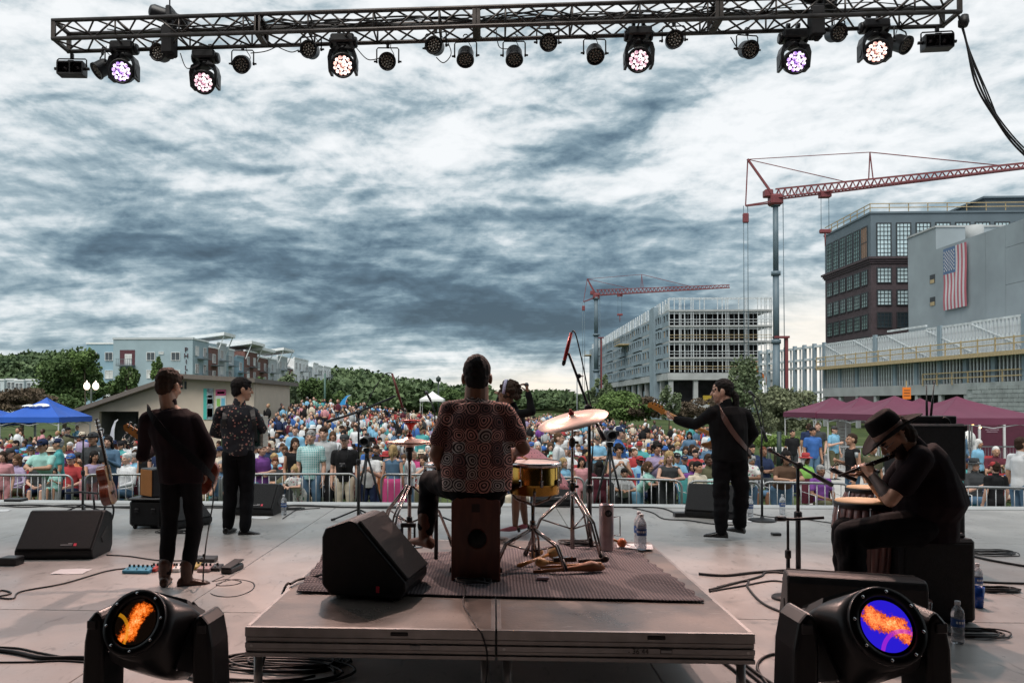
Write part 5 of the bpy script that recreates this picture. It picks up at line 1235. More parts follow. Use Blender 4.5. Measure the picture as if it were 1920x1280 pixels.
near = [
 (6, 846, 14.5, 'hold', 1, 'l', 'bob', 'dark brown', None, None, 'shirt', 'pink', 'trousers', 'pink', 10, 'person in pink top and pink trousers cut by the left edge'),
 (80, 824, 14.15, 'lean', 0, 'm', 'short', 'black', 'cap', 'navy', 'shirt', 'mint', 'trousers', 'pale grey', -8, 'big man in mint tee and navy cap leaning on the barrier with a child'),
 (110, 822, 15.6, 'stand', 0, 'm', 'short', 'grey', 'cap', 'navy', 'shirt', 'teal', 'trousers', 'charcoal', -60, 'man in navy cap standing behind the man in the mint tee'),
 (152, 846, 14.5, 'lean', 1, 't', 'long', 'black', None, None, 'tank', 'lavender', 'trousers', 'pink', 55, 'woman with long black hair and pale lilac top leaning on the rail'),
 (175, 811, 15.0, 'hold', 0, 'm', 'short', 'black', 'cap', 'charcoal', 'shirt', 'charcoal', 'shorts', 'brown', -12, 'man in dark cap and charcoal tee holding a cup behind the acoustic guitar'),
 (203, 817, 15.5, 'clap', 1, 'l', 'long', 'black', None, None, 'long', 'denim blue', 'trousers', 'navy', 12, 'person with long dark hair in a blue denim shirt right of the acoustic guitar'),
 (272, 834, 15.0, 'stand', 1, 'l', 'long', 'brown', None, None, 'tank', 'black', 'trousers', 'charcoal', 150, 'woman with long brown hair and black tank top seen from behind by the orange amplifier'),
 (490, 832, 14.6, 'cross', 1, 'l', 'short', 'auburn', None, None, 'shirt', 'purple', 'trousers', 'denim blue', 60, 'woman with short auburn hair and purple tee beside the accordion player'),
 (520, 856, 15.3, 'lean', 1, 'l', 'long', 'brown', None, None, 'long', 'olive', 'trousers', 'denim blue', 120, 'brown haired woman in olive top bending beside the woman in purple'),
 (553, 821, 15.4, 'stand', 1, 'm', 'long', 'dark brown', None, None, 'tank', 'black', 'trousers', 'charcoal', 25, 'woman with dark wavy hair and black tank beside the teal checked shirt'),
 (583, 807, 14.7, 'stand', 0, 'l', 'short', 'grey', None, None, 'shirt', 'check', 'trousers', 'denim blue', 0, 'tall grey haired man in teal checked shirt and jeans at the barrier'),
 (607, 801, 15.8, 'stand', 0, 'l', 'short', 'dark brown', None, None, 'shirt', 'pale grey', 'trousers', 'black', 0, 'man in light grey polo shirt and black trousers behind the checked shirt'),
 (557, 874, 14.3, 'lean', 1, 'l', 'bun', 'blond', None, None, 'shirt', 'floral', 'shorts', 'floral', -20, 'little blond girl with a bun and flowered dress holding the rail'),
 (646, 815, 14.7, 'stand', 0, 'l', None, 'grey', 'cap', 'charcoal', 'shirt', 'black', 'trousers', 'cream', 4, 'bearded man in grey cap and black shirt with a camera on his chest'),
 (692, 838, 14.8, 'clap', 0, 'l', 'short', 'brown', None, None, 'shirt', 'white', 'trousers', 'navy', 0, 'person in white tee behind the left camera tripod'),
 (737, 834, 14.7, 'stand', 1, 'l', 'pony', 'blond', None, None, 'tank', 'denim blue', 'trousers', 'charcoal', 170, 'girl with blond ponytail and blue top, back turned, pink jacket round waist'),
 (768, 838, 14.9, 'clap', 0, 'l', 'short', 'grey', None, None, 'shirt', 'white', 'shorts', 'denim blue', 90, 'man in white tee between blond ponytail girl and hi hat stand'),
 (1008, 828, 17.5, 'hold', 1, 'l', 'bob', 'white', None, None, 'long', 'black', 'trousers', 'black', 10, 'white haired woman in black right of the singer\'s pink skirt'),
 (1047, 811, 16.2, 'stand', 0, 'l', 'crew', 'brown', None, None, 'long', 'white', 'trousers', 'cream', 75, 'balding man in white long sleeved shirt looking left above the brass drum'),
 (1056, 858, 14.6, 'clap', 1, 'l', 'bob', 'blond', None, None, 'shirt', 'sky blue', 'shorts', 'navy', 40, 'blond child in pale blue tee beside the brass drum'),
 (1090, 857, 15.6, 'stand', 1, 'm', 'long', 'black', None, None, 'tank', 'pink', 'shorts', 'pink', 10, 'little black haired girl in pink dress left of the tall microphone stand'),
 (1124, 864, 14.0, 'stand', 1, 'm', 'long', 'black', None, None, 'shirt', 'maroon', 'trousers', 'maroon', 175, 'woman with long black hair and dark red dress seen from behind'),
 (1160, 833, 14.8, 'phone', 1, 'm', 'curly', 'black', None, None, 'tank', 'white', 'trousers', 'charcoal', 0, 'woman with black curly bob and white sleeveless top looking at her phone'),
 (1160, 800, 16.4, 'stand', 0, 'l', 'short', 'white', 'cap', 'navy', 'shirt', 'royal blue', 'trousers', 'navy', 70, 'man in navy cap and bright blue vest beside the video camera'),
 (1171, 879, 14.05, 'lean', 1, 'm', 'short', 'black', None, None, 'shirt', 'pale grey', 'trousers', 'charcoal', 0, 'small dark haired child in grey holding the barrier rail'),
 (1200, 866, 14.2, 'lean', 1, 'l', 'pony', 'brown', None, None, 'shirt', 'mint', 'trousers', 'sky blue', 60, 'girl with curly brown ponytail in mint tee and bright blue leggings'),
 (1232, 829, 14.6, 'phone', 1, 'm', 'curly', 'black', None, None, 'long', 'lavender', 'trousers', 'black', 5, 'woman in lavender blouse and ripped black jeans with hands at her mouth'),
 (1256, 846, 13.95, 'lean', 1, 'l', 'bob', 'blond', None, None, 'tank', 'charcoal', 'trousers', 'charcoal', 0, 'laughing blond woman in charcoal dress leaning on the barrier end'),
 (1409, 842, 13.7, 'lean', 1, 'b', 'curly', 'black', None, None, 'shirt', 'floral', 'trousers', 'denim blue', -20, 'woman in flowered white shirt leaning behind the bass player'),
 (1476, 845, 13.6, 'lean', 1, 'm', 'bun', 'black', None, None, 'shirt', 'brown', 'trousers', 'denim blue', 0, 'black haired woman in dark brown tee leaning on the barrier left of the congas'),
 (1598, 813, 16.0, 'hold', 0, 'm', 'crew', 'dark brown', None, None, 'tank', 'black', 'shorts', 'denim blue', -90, 'man with shaved head and black tank top drinking from a cup'),
 (1636, 830, 15.8, 'stand', 1, 't', 'curly', 'black', None, None, 'shirt', 'olive', 'trousers', 'charcoal', 10, 'curly haired woman in dark green shirt smiling behind the flute player\'s hands'),
 (1486, 806, 26.5, 'stand', 0, 'm', 'crew', 'black', None, None, 'shirt', 'black', 'trousers', 'charcoal', 5, 'man in black tee standing beside the lamp post on the path'),
 (1524, 801, 22.5, 'stand', 0, 't', 'short', 'black', None, None, 'shirt', 'royal blue', 'trousers', 'denim blue', 5, 'bearded man in bright blue tee standing on the path'),
 (1564, 799, 27.0, 'hold', 0, 'l', 'short', 'brown', 'cap', 'charcoal', 'shirt', 'sky blue', 'shorts', 'olive', 30, 'man in light blue tee, cap and shorts under the maroon tents'),
 (1517, 794, 30.0, 'stand', 0, 'm', 'crew', 'dark brown', None, None, 'shirt', 'navy', 'trousers', 'charcoal', 160, 'man in navy tee with his back to us at the left maroon tent'),
 (1534, 793, 28.5, 'hold', 0, 'l', 'crew', 'brown', None, None, 'shirt', 'charcoal', 'trousers', 'charcoal', -40, 'man in charcoal tee talking under the left maroon tent'),
 (1866, 866, 13.6, 'stand', 0, 'l', 'short', 'dark brown', 'cap', 'red', 'shirt', 'black', 'trousers', 'black', 185, 'child in red cap and black clothes seen from behind at the right'),
 (1914, 820, 13.9, 'stand', 0, 'm', 'crew', 'dark brown', None, None, 'shirt', 'white', 'trousers', 'denim blue', 100, 'man in white tee and jeans cut by the right edge'),
 (1803, 807, 27.0, 'stand', 1, 'l', 'short', 'grey', None, None, 'long', 'denim blue', 'trousers', 'charcoal', 10, 'grey haired woman in open blue cardigan below the right maroon tent'),
]
def check_mat():
 m = mat('cloth_teal_check', (0.05, 0.36, 0.38), 0.85, var=0.05, scale=5);nt = m.node_tree;b = nt.nodes['Principled BSDF'];N = nt.nodes.new;L = nt.links.new
 tc = N('ShaderNodeTexCoord');outs = []
 for d in ('X', 'Z'):
  w = N('ShaderNodeTexWave');w.bands_direction = d;w.inputs['Scale'].default_value = 10.5;L(tc.outputs['Object'], w.inputs[0]);r = N('ShaderNodeMath');r.operation = 'GREATER_THAN';r.inputs[1].default_value = 0.72;L(w.outputs['Fac'], r.inputs[0]);outs.append(r.outputs[0])
 a = N('ShaderNodeMath');a.operation = 'MAXIMUM';L(outs[0], a.inputs[0]);L(outs[1], a.inputs[1]);mx = N('ShaderNodeMix');mx.data_type = 'RGBA';L(a.outputs[0], mx.inputs['Factor']);mx.inputs[6].default_value = (0.06, 0.36, 0.38, 1);mx.inputs[7].default_value = (0.55, 0.66, 0.66, 1);L(mx.outputs[2], b.inputs['Base Color']);return m
def floral_mat(name, base, cols, scale, th=0.32):
 m = mat(name, base, 0.8, var=0.03, scale=5);nt = m.node_tree;b = nt.nodes['Principled BSDF'];N = nt.nodes.new;L = nt.links.new
 tc = N('ShaderNodeTexCoord');v = N('ShaderNodeTexVoronoi');v.inputs['Scale'].default_value = scale;L(tc.outputs['Object'], v.inputs['Vector'])
 sep = N('ShaderNodeSeparateColor');L(v.outputs['Color'], sep.inputs[0]);cr = N('ShaderNodeValToRGB');cr.color_ramp.interpolation = 'CONSTANT';L(sep.outputs[0], cr.inputs[0])
 for i, c in enumerate(cols):
  if i < 2: e = cr.color_ramp.elements[i];e.position = i/len(cols)
  else: e = cr.color_ramp.elements.new(i/len(cols))
  e.color = (*c, 1)
 n = N('ShaderNodeTexNoise');n.inputs['Scale'].default_value = scale*2.2;L(tc.outputs['Object'], n.inputs['Vector']);ad = N('ShaderNodeMath');ad.operation = 'MULTIPLY_ADD';L(n.outputs['Fac'], ad.inputs[0]);ad.inputs[1].default_value = 0.5;L(v.outputs['Distance'], ad.inputs[2])
 lt = N('ShaderNodeMath');lt.operation = 'LESS_THAN';L(ad.outputs[0], lt.inputs[0]);lt.inputs[1].default_value = th+0.22
 mx = N('ShaderNodeMix');mx.data_type = 'RGBA';L(lt.outputs[0], mx.inputs['Factor']);mx.inputs[6].default_value = (*base, 1);L(cr.outputs[0], mx.inputs[7]);L(mx.outputs[2], b.inputs['Base Color']);return m
SHM['check'] = check_mat();SHM['floral'] = floral_mat('cloth_flowered', (0.6, 0.6, 0.58), [(0.1, 0.25, 0.22), (0.45, 0.15, 0.22), (0.3, 0.22, 0.4), (0.08, 0.18, 0.12)], 14)
barrier_people = []
for (px, ty, Y, pose, fem, sk, hs, hc, hat, hatc, tk, tc_, bk_, bc, turn, lab) in near:
 loc = at_px(px, Y);zt = P(px, ty, Y).z;H = (zt-loc.z)
 if pose == 'lean': H = H/0.943;loc.y += .30*H/1.75
 rz = pi+R(turn) # 0 = facing the stage
 o = person(lab, loc, rz, pose, bool(fem), H, SK[sk], hs, HRM[hc] if hc else None, tk, SHM[tc_], bk_, SHM[bc], hat, SHM[hatc] if hat else None, True, GB if Y < 17 else None)
 barrier_people.append(o)
loc = at_px(106, 14.0);o = person('toddler with dark hair in pale mint dress held on the rail', loc+V3((0, -0.05, .62)), pi+R(10), 'sit_clap', True, 0.80, SK['m'], 'bun', HRM['black'], 'shirt', SHM['mint'], 'shorts', SHM['mint'], None, None, True)
o = obj('red_box', MB().box((0, 0, 0), (.01, .01, .01)), blk) if False else None
def cup(at, lab):
 mb = MB();mb.lathe([(.028, 0), (.036, .11), (.034, .11), (.026, .006), (0, .006)], 14, at);c = obj('drink_cup', mb, mat('clear_cup', (0.55, 0.6, 0.62), 0.2, var=0.05, trans=0.5), None);tag(c, lab, 'cup');return c
cup(P(183, 858, 14.7), 'clear plastic cup held by the man in the charcoal tee');cup(P(1606, 858, 15.7), 'clear cup with lid held by the man in the black tank top')
t = thing('photo_camera', 'black camera hanging on the chest of the bearded man in grey cap', 'camera', P(642, 872, 14.5));mb = MB();mb.box((0, 0, 0), (.13, .06, .085), bev=.012);obj('body', mb, blk, t)
mb = MB();mb.lathe([(.036, 0), (.038, .05), (.034, .07), (0, .07)], 14, (0, -.03, -.005), (0, -1, -.3));obj('lens', mb, blk, t);mb = MB();mb.tube([(-.065, 0, .03), (-.10, .05, .25), (-.07, .10, .38)], .008, 5);mb.tube([(.065, 0, .03), (.10, .05, .25), (.07, .10, .38)], .008, 5);obj('strap', mb, rub, t)
j = MB();pj = at_px(737, 14.7)
rs_ = [[(pj.x+cos(a)*(.17+.10*k/6)*(1.0+.15*sin(a*5)*k/6), pj.y+sin(a)*(.13+.08*k/6), pj.z+.98-.09*k) for a in [2*pi*q/22 for q in range(22)]] for k in range(7)]
j.loft([[V3(v) for v in r] for r in rs_]);jo = obj('tied_jacket', j, SHM['hot pink']);tag(jo, 'hot pink jacket tied round the waist of the blond ponytail girl', 'jacket')
LM = [(60, 'at the far left'), (150, 'before the blue tents'), (262, 'in front of the beige building doorway'), (330, 'left of the guitarist'), (420, 'between guitarist and accordion player'), (520, 'right of the accordion player'), (600, 'behind the teal checked shirt'), (680, 'behind the bearded man'),
  (760, 'behind the left camera tripod'), (840, 'behind the hi hat'), (960, 'beyond the drummer'), (1040, 'right of the singer'), (1110, 'below the big cymbal'), (1180, 'behind the video camera'), (1250, 'behind the leaning blond woman'), (1330, 'left of the bass player'), (1430, 'behind the bass player'), (1560, 'beside the path'), (1720, 'behind the flute player'), (1930, 'at the right edge')]
def zone(px):
 for a, s in LM:
  if px < a: return s
 return 'at the right edge'
DP = ['nearest row', 'near row', 'middle row', 'back row', 'farthest row']
rc = random.Random(11)
shw = ['white']*11+['pale grey']*5+['charcoal']*4+['black']*6+['navy']*6+['royal blue']*4+['sky blue']*5+['teal']*3+['mint']*2+['red']*3+['maroon']*2+['pink']*2+['hot pink']+['purple']+['lavender']*2+['orange']+['cream']*3+['olive']*2+['lime green']+['denim blue']*4+['yellow']
used_labels = set();seats = []
Yr = 16.6;row = 0
while Yr < 104:
 a = -0.66 if Yr < 40 else -0.305
 lim = 0.345-0.0006*(Yr-16) if Yr < 26 else 0.30-0.0010*(Yr-26)
 x = a*Yr+rc.uniform(0, .6)
 while x < lim*Yr:
  px = 925+1440*x/Yr
  ok = True
  if Yr > 33 and px < 490 and Yr < 60: ok = px < 135 or False
  if 60 < Yr and px < 470: ok = False
  if Yr > 62 and px > 1150: ok = False
  if Yr > 50 and px > 1240: ok = False
  if ok and rc.random() < 0.9: seats.append((x+rc.uniform(-.15, .15), Yr+rc.uniform(-.3, .3), row))
  x += rc.uniform(.56, .92)*(1 if Yr < 50 else 1.1)
 Yr += rc.uniform(1.0, 1.35)*(1 if Yr < 45 else 1.2);row += 1
for px, Y in ((1540, 15.6), (1512, 17.5), (1818, 18.0), (1834, 19.2), (1828, 15.9), (1898, 17.0), (1912, 19.5), (1868, 20.0), (1770, 19.0), (1310, 15.6), (415, 15.4), (1330, 16.4), (236, 16.3), (1345, 15.4), (978, 15.9)):
 q = at_px(px, Y);seats.append((q.x, Y, -1))
seats.sort(key=lambda s: s[1])
NIND = 300-8
wear = {(1828, 15.9): ('charcoal', 'brim', 'grey'), (1540, 15.6): ('purple', None, None), (1898, 17.0): ('royal blue', None, 'white'), (1310, 15.6): ('cream', None, None), (415, 15.4): ('denim blue', None, 'grey'), (236, 16.3): ('white', None, 'white'), (1868, 20.0): ('maroon', None, None)}
far = []
cnt = 0
chcols = ['navy', 'royal blue', 'charcoal', 'maroon', 'teal', 'olive', 'red']
for (x, Y, row) in seats:
 z = T(x, Y)
 if cnt >= NIND: far.append((x, Y, z));continue
 px = 925+1440*x/Y
 if (Y < 30 and 828 < px < 952) or (Y < 24 and 300 < px < 385) or (Y < 26 and 1340 < px < 1395): continue   # wholly behind the band: the photograph shows nothing of them
 for tries in range(60):
  fem = rc.random() < .55;c = rc.choice(shw);hc = rc.choice(['black', 'black', 'dark brown', 'dark brown', 'brown', 'brown', 'auburn', 'blond', 'grey', 'grey', 'white'])
  hs = rc.choice(['long', 'long', 'bob', 'curly', 'pony']) if fem else rc.choice(['short', 'short', 'crew'])
  hat = rc.choice([None, None, None, 'cap', 'brim' if fem else 'cap']);hatc = rc.choice(['white', 'navy', 'charcoal', 'red', 'cream', 'black', 'royal blue'])
  for (wx, wy), wv in wear.items():
   if abs(Y-wy) < 1e-6 and abs(x-at_px(wx, wy).x) < 1e-4: c = wv[0];hat = wv[1];hatc = 'charcoal';hc = wv[2] or hc
  standing = (Y > 19 and rc.random() < .09)
  pose = rc.choice(['stand', 'hold', 'cross']) if standing else rc.choice(['sit_rest', 'sit_rest', 'sit_fold', 'sit_clap', 'sit_chin'])
  if hat == 'brim': hn = '%s brimmed hat' % hatc
  elif hat: hn = '%s cap' % hatc
  else: hn = '%s %s hair' % ({'long': 'long', 'bob': 'bobbed', 'curly': 'curly', 'pony': 'tied', 'short': 'short', 'crew': 'cropped'}[hs], hc)
  di = 0 if Y < 17.8 else 1 if Y < 19.8 else 2 if Y < 22.5 else 3 if Y < 26 else 4
  lab = '%s%s top and %s, %s, %s' % ('standing, ' if standing else '', c, hn, zone(px), DP[di])
  if len(lab.split()) > 16: continue
  if lab not in used_labels: break
 used_labels.add(lab)
 sk = rc.choices([SKINS[1], SKINS[2], SKINS[0], SKINS[3], SKINS[4]], [5, 5, 3, 1.3, .6])[0]
 tk = rc.choice(['shirt', 'shirt', 'shirt', 'tank' if fem else 'shirt', 'long']);bk_ = rc.choice(['trousers', 'trousers', 'shorts'])
 bc = rc.choice(['denim blue', 'denim blue', 'charcoal', 'black', 'navy', 'cream', 'pale grey', 'olive'])
 rz = pi+atan2(-x, Y)*-0.3+rc.uniform(-.5, .5)
 H = rc.uniform(1.58, 1.85)*(0.97 if fem else 1.0)
 person(lab, (x, Y, z+(0.0 if standing else .02)), rz, pose, fem, H, sk, hs if not (hat and hs in ('curly',)) else 'bob', HRM[hc], tk, SHM[c], bk_, SHM[bc], hat, SHM[hatc] if hat else None, Y < 17.3, 'people of the crowd on the lawn')
 if not standing:
  cc = rc.choice(chcols);camp_chair(' '.join(('%s chair under %s top and %s, %s, %s' % (cc, c, hn, zone(px), DP[di])).split()[:16]), (x, Y+.02, z), rz, SHM[cc])
 cnt += 1
def far_crowd():
 rs = np.random.RandomState(5)
 cols = [SHM[c] for c in ('white', 'pale grey', 'charcoal', 'black', 'navy', 'royal blue', 'sky blue', 'teal', 'mint', 'red', 'maroon', 'pink', 'purple', 'lavender', 'orange', 'cream', 'olive', 'denim blue')]
 pr = np.array([10, 5, 5, 6, 6, 3.5, 5, 2.5, 1.5, 3, 2.5, 2, .8, 1.5, .8, 3.5, 2, 4.0]);pr /= pr.sum()
 sk = SKINS[1:]+[SKINS[0]];hm = [HRM[c] for c in ('black', 'dark brown', 'brown', 'blond', 'grey', 'white')]
 mats = cols+sk+hm;ns, nk = len(cols), len(sk)
 def tmpl(stand):
  m = MB();up = .46 if stand else 0.0
  m.cur = 0;m.ell((0, 0, .80+up), (.18, .12, .30), 8, 5);m.ell((-.20, -.07, .80+up), (.05, .08, .20), 6, 4);m.ell((.20, -.07, .80+up), (.05, .08, .20), 6, 4)
  m.cur = 1;m.ell((0, -.02, 1.20+up), (.078, .09, .115), 8, 6);m.ell((0, -.16, .62+up), (.16, .10, .05), 6, 4)
  m.cur = 2;m.ell((0, .03, 1.235+up), (.09, .095, .105), 8, 6)
  m.cur = 3
  if stand: m.ell((-.09, 0, .5), (.09, .09, .5), 6, 4);m.ell((.09, 0, .5), (.09, .09, .5), 6, 4)
  else: m.ell((-.1, -.2, .48), (.09, .28, .09), 6, 4);m.ell((.1, -.2, .48), (.09, .28, .09), 6, 4);m.ell((-.1, -.42, .25), (.06, .06, .26), 6, 4);m.ell((.1, -.42, .25), (.06, .06, .26), 6, 4)
  return m
 A, B = tmpl(False), tmpl(True)
 V = [];F = [];MI = [];off = 0
 for (x, y, z) in far:
  m = B if rs.rand() < .13 else A
  s = rs.uniform(.88, 1.05);th = rs.uniform(-.6, .6);c, sn = cos(th), sin(th);v = np.array(m.v)*s
  v = np.stack([v[:, 0]*c-v[:, 1]*sn+x, v[:, 0]*sn+v[:, 1]*c+y, v[:, 2]+z], 1);V.append(v)
  mi = np.array(m.mi);k = [rs.choice(ns, p=pr), ns+rs.randint(nk), ns+nk+rs.choice(6, p=[.3, .25, .2, .1, .1, .05]), rs.choice([2, 3, 4, 17, 15])]
  if rs.rand() < .15: k[2] = rs.choice([0, 4, 9, 2, 15])
  MI += [k[q] for q in mi];F += [[i+off for i in f] for f in m.f];off += len(v)
 me = bpy.data.meshes.new('distant_crowd');me.from_pydata(np.concatenate(V).tolist(), [], F)
 for q in mats: me.materials.append(q)
 me.polygons.foreach_set('material_index', MI);me.polygons.foreach_set('use_smooth', [True]*len(F));me.update()
 o = bpy.data.objects.new('distant_crowd', me);COL.objects.link(o);o['kind'] = 'stuff';o['label'] = 'dense far crowd sitting and standing up the lawn to the trees';o['category'] = 'crowd'
 print('FAR', len(far), len(F))
far_crowd()
white_p = mat('white_powder_metal', (0.55, 0.56, 0.57), 0.5, var=0.04)
def tent(lab, peak_px, peak_y, eave_y, half_px, Y, fabric, rz=0.0, group=None, legs=True, sides=False, val=0.26, depth=None, marks=None):
 c = P(peak_px, peak_y, Y);e = P(peak_px, eave_y, Y);w = half_px*Y/1440;dpt = depth or w
 g = T(c.x, Y);t = thing('canopy_tent', lab, 'tent', (c.x, Y, g), rz, group)
 zt, ze = c.z-g, e.z-g+0.0
 mb = MB();n = 8;rim = []
 for (ax, ay, bx_, by_) in ((-w, -dpt, w, -dpt), (w, -dpt, w, dpt), (w, dpt, -w, dpt), (-w, dpt, -w, -dpt)):
  rows = []
  for i in range(9):
   f = i/8;row = []
   for j in range(n+1):
    q = j/n;x = (ax+(bx_-ax)*q)*f;y = (ay+(by_-ay)*q)*f
    z = zt+(ze-zt)*(f**0.82)-0.10*(zt-ze)*sin(pi*f)*(1-abs(2*q-1))*0.9
    row.append((x, y, z))
   rows.append(row)
  row = [(r_[0]*1.004, r_[1]*1.004, r_[2]-val*(1.0+0.06*sin(j*2.1))) for j, r_ in enumerate(rows[-1])];rows.append(row)
  vs = [p for r_ in rows for p in r_];fs = []
  for i in range(len(rows)-1):
   for j in range(n): fs.append((i*(n+1)+j, i*(n+1)+j+1, (i+1)*(n+1)+j+1, (i+1)*(n+1)+j))
  mb.add(vs, fs, False)
 cn = obj('canopy', mb, fabric, t)
 sol = cn.modifiers.new('thickness', 'SOLIDIFY');sol.thickness = 0.012;sol.offset = 1
 for sx in (-1, 1):
  for sy in (-1, 1):
   mb = MB();mb.box((sx*(w-.06), sy*(dpt-.06), ze/2), (.05, .05, ze));mb.box((sx*(w-.06), sy*(dpt-.06), .03), (.16, .16, .02));obj('leg', mb, white_p, t)
 mb = MB()
 for (a, b) in (((-w+.06, -dpt+.06), (w-.06, -dpt+.06)), ((-w+.06, dpt-.06), (w-.06, dpt-.06)), ((-w+.06, -dpt+.06), (-w+.06, dpt-.06)), ((w-.06, -dpt+.06), (w-.06, dpt-.06))):
  m_ = ((a[0]+b[0])/2, (a[1]+b[1])/2)
  mb.beam((a[0], a[1], ze-.1), (m_[0], m_[1], ze-.4), .03);mb.beam((m_[0], m_[1], ze-.4), (b[0], b[1], ze-.1), .03);mb.beam((a[0], a[1], ze-.4), (m_[0], m_[1], ze-.1), .03);mb.beam((m_[0], m_[1], ze-.1), (b[0], b[1], ze-.4), .03)
 obj('scissor_frame', mb, white_p, t)
 return t, cn, (w, dpt, zt, ze)
blue_f = mat('tent_blue', (0.012, 0.085, 0.42), 0.6, var=0.06, scale=1.2, bump=0.1, bscale=6)
mar_f = mat('tent_maroon', (0.115, 0.022, 0.052), 0.65, var=0.06, scale=1.2, bump=0.1, bscale=6)
wht_f = mat('tent_white', (0.68, 0.69, 0.68), 0.6, var=0.03)
tent('bright blue canopy tent at the left edge, mostly cut off', -20, 762, 787, 58, 38, blue_f, 0, 'blue canopy tents')
t, cn, (w, d, zt, ze) = tent('bright blue canopy tent with white wave marks in front of the beige pavilion', 88, 745, 781, 58, 38, blue_f, 0, 'blue canopy tents')
for sx, sc in ((-0.33, 0.7), (0.08, 1.0)):   # white wave marks on the front slope
 mb = MB();f = 0.45;zc = zt+(ze-zt)*(f**0.82)
 up = V3((0, d*.5, (zt-ze)*.72)).normalized() if False else Vector((0, d, (zt-ze))).normalized()
 base = Vector((sx*w, -d*f-0.12, zc-0.02+0.05))
 for k, (r0, r1) in enumerate(((.30, .22), (.19, .12))):
  a = [(cos(q)*r0*sc*1.6, sin(q)*r0*sc) for q in np.linspace(0.25, 2.9, 10)];b = [(cos(q)*r1*sc*1.5-.03, sin(q)*r1*sc-.02) for q in np.linspace(2.9, 0.25, 10)]
  mb.prism([base+Vector((x, 0, 0))+up*y for x, y in a+b], Vector((0, -0.6, 0.8))*0.02)
 obj('wave_mark', mb, wht_f, cn)
tent('small white canopy tent on top of the lawn left of the drummer\'s head', 811, 733, 748, 22, 92, wht_f, 0)
MG = 'maroon canopy tents'
tent('leftmost maroon canopy tent, its corner leg over the path', 1560, 745, 773, 62, 42, mar_f, R(4), MG)
tent('second maroon canopy tent from the left', 1613, 744, 775, 60, 39, mar_f, R(4), MG)
t3, cn3, dim3 = tent('wide maroon canopy tent whose peak shows above the black hat', 1677, 742, 776, 84, 36, mar_f, R(4), MG)
tent('small maroon canopy tent seen between the two widest ones', 1725, 746, 768, 40, 46, mar_f, R(4), MG)
tent('rightmost maroon canopy tent over the stall with the round sign', 1794, 743, 782, 94, 34, mar_f, R(4), MG)
q = P(1835, 806, 37.5);g = T(q.x, 37.5)
t = thing('maroon_stall', 'maroon stall with a round white sign bearing dark letters and two small lamps', 'stall', (q.x, 37.5, g))
zt = P(1835, 788, 37.5).z-g
for k, (x0, x1) in enumerate(((-2.0, -1.25), (-1.2, -.05), (0.0, 1.1), (1.15, 2.2))):
 mb = MB();mb.box(((x0+x1)/2, 0, 1.0), (x1-x0, .1, 2.2));obj('side_panel', mb, mat('stall_maroon', (0.075, 0.012, 0.03), 0.6, var=0.1), t)
for x in (-1.22, -.02, 1.12):
 mb = MB();mb.box((x, -.08, 1.05), (.10, .06, 2.3));obj('post', mb, white_p, t)
mb = MB();mb.lathe([(0, 0), (.40, 0), (.40, .03), (0, .03)], 32, (-.62+0.0, -.12, 1.28), (0, -1, 0));sg = obj('round_sign', mb, wht_f, t)
text('letters', 'JJs', 0.40, ink, sg, (-.62, -.152, 1.15), (R(90), 0, 0), 0.004, 'CENTER')
text('small_print', 'KITCHEN', 0.16, wht_f, t, (.55, -.06, 1.75), (R(90), 0, 0), 0.004, 'CENTER') if False else None
mb = MB();
for zz in (1.72, 1.62): mb.box((.58, -.06, zz), (.62 if zz > 1.7 else .5, .01, .045))
o = obj('small_print', mb, mat('faded_print', (0.25, 0.16, 0.2), 0.6), t);o['kind'] = 'stuff'
warm_l = mat('lit_bulb_warm', (1.0, 0.6, 0.25), 0.4, var=0, emit=(1.0, 0.55, 0.2), es=3.0)
for (a, b, lab) in ((1803, 790, 'string of three warm lit bulbs hung under the rightmost maroon tent'),):
 s = thing('string_light', lab, 'lights', P(1803, 790, 35.5))
 for px_, py_ in ((1803, 790), (1824, 796), (1838, 801)):
  mb = MB();mb.ell(P(px_, py_, 35.5), .045, 10, 6);obj('bulb', mb, warm_l, s, world=True)
 mb = MB();mb.tube([P(a_, b_, 35.5) for a_, b_ in ((1790, 786), (1803, 788), (1824, 794), (1838, 799), (1856, 806))], .008, 5);obj('wire', mb, rub, s, world=True)
q = P(1582, 800, 40);t = thing('white_notice_board', 'tall white notice sheet hanging from the maroon tents', 'sign', (q.x, 40, T(q.x, 40)));mb = MB();mb.box((0, 0, 1.05), (.72, .05, 2.0), bev=.01);obj('board', mb, wht_f, t)
mb = MB()
for k in range(9): mb.box((rnd.uniform(-.05, .05), -.03, .4+k*.17), (rnd.uniform(.2, .5), .006, .02))
o = obj('print_line', mb, mat('faded_print', (0.25, 0.16, 0.2), 0.6), t);o['kind'] = 'stuff'
q = P(1866, 862, 21);camp_chair('empty big red camp chair at the right behind the child in the red cap', (q.x, 21, T(q.x, 21)), pi, SHM['red'], None).scale = (1.25, 1.25, 1.15)
def bag(lab, px, py, Y, r, m, sq=0.7):
 q = P(px, py, Y);mb = MB();mb.ell((0, 0, r[2]*.8), r, 14, 9);me = mb.mesh('bag', m);o = bpy.data.objects.new('bag', me);COL.objects.link(o);o.location = (q.x, Y, T(q.x, Y));tag(o, lab, 'bag')
 h = MB();h.tube([(-.12, 0, r[2]*1.5), (-.06, 0, r[2]*1.95), (.06, 0, r[2]*1.95), (.12, 0, r[2]*1.5)], .012, 5);obj('handle', h, m, o)
bag('bright green tote bag on the lawn left of the congas', 1538, 930, 14.2, (.26, .18, .22), SHM['lime green'])
bag('teal sleeping bag on the lawn beside the green tote bag', 1512, 930, 14.3, (.32, .2, .14), SHM['teal'])
q = P(1535, 944, 13.9);mb = MB();n = 14
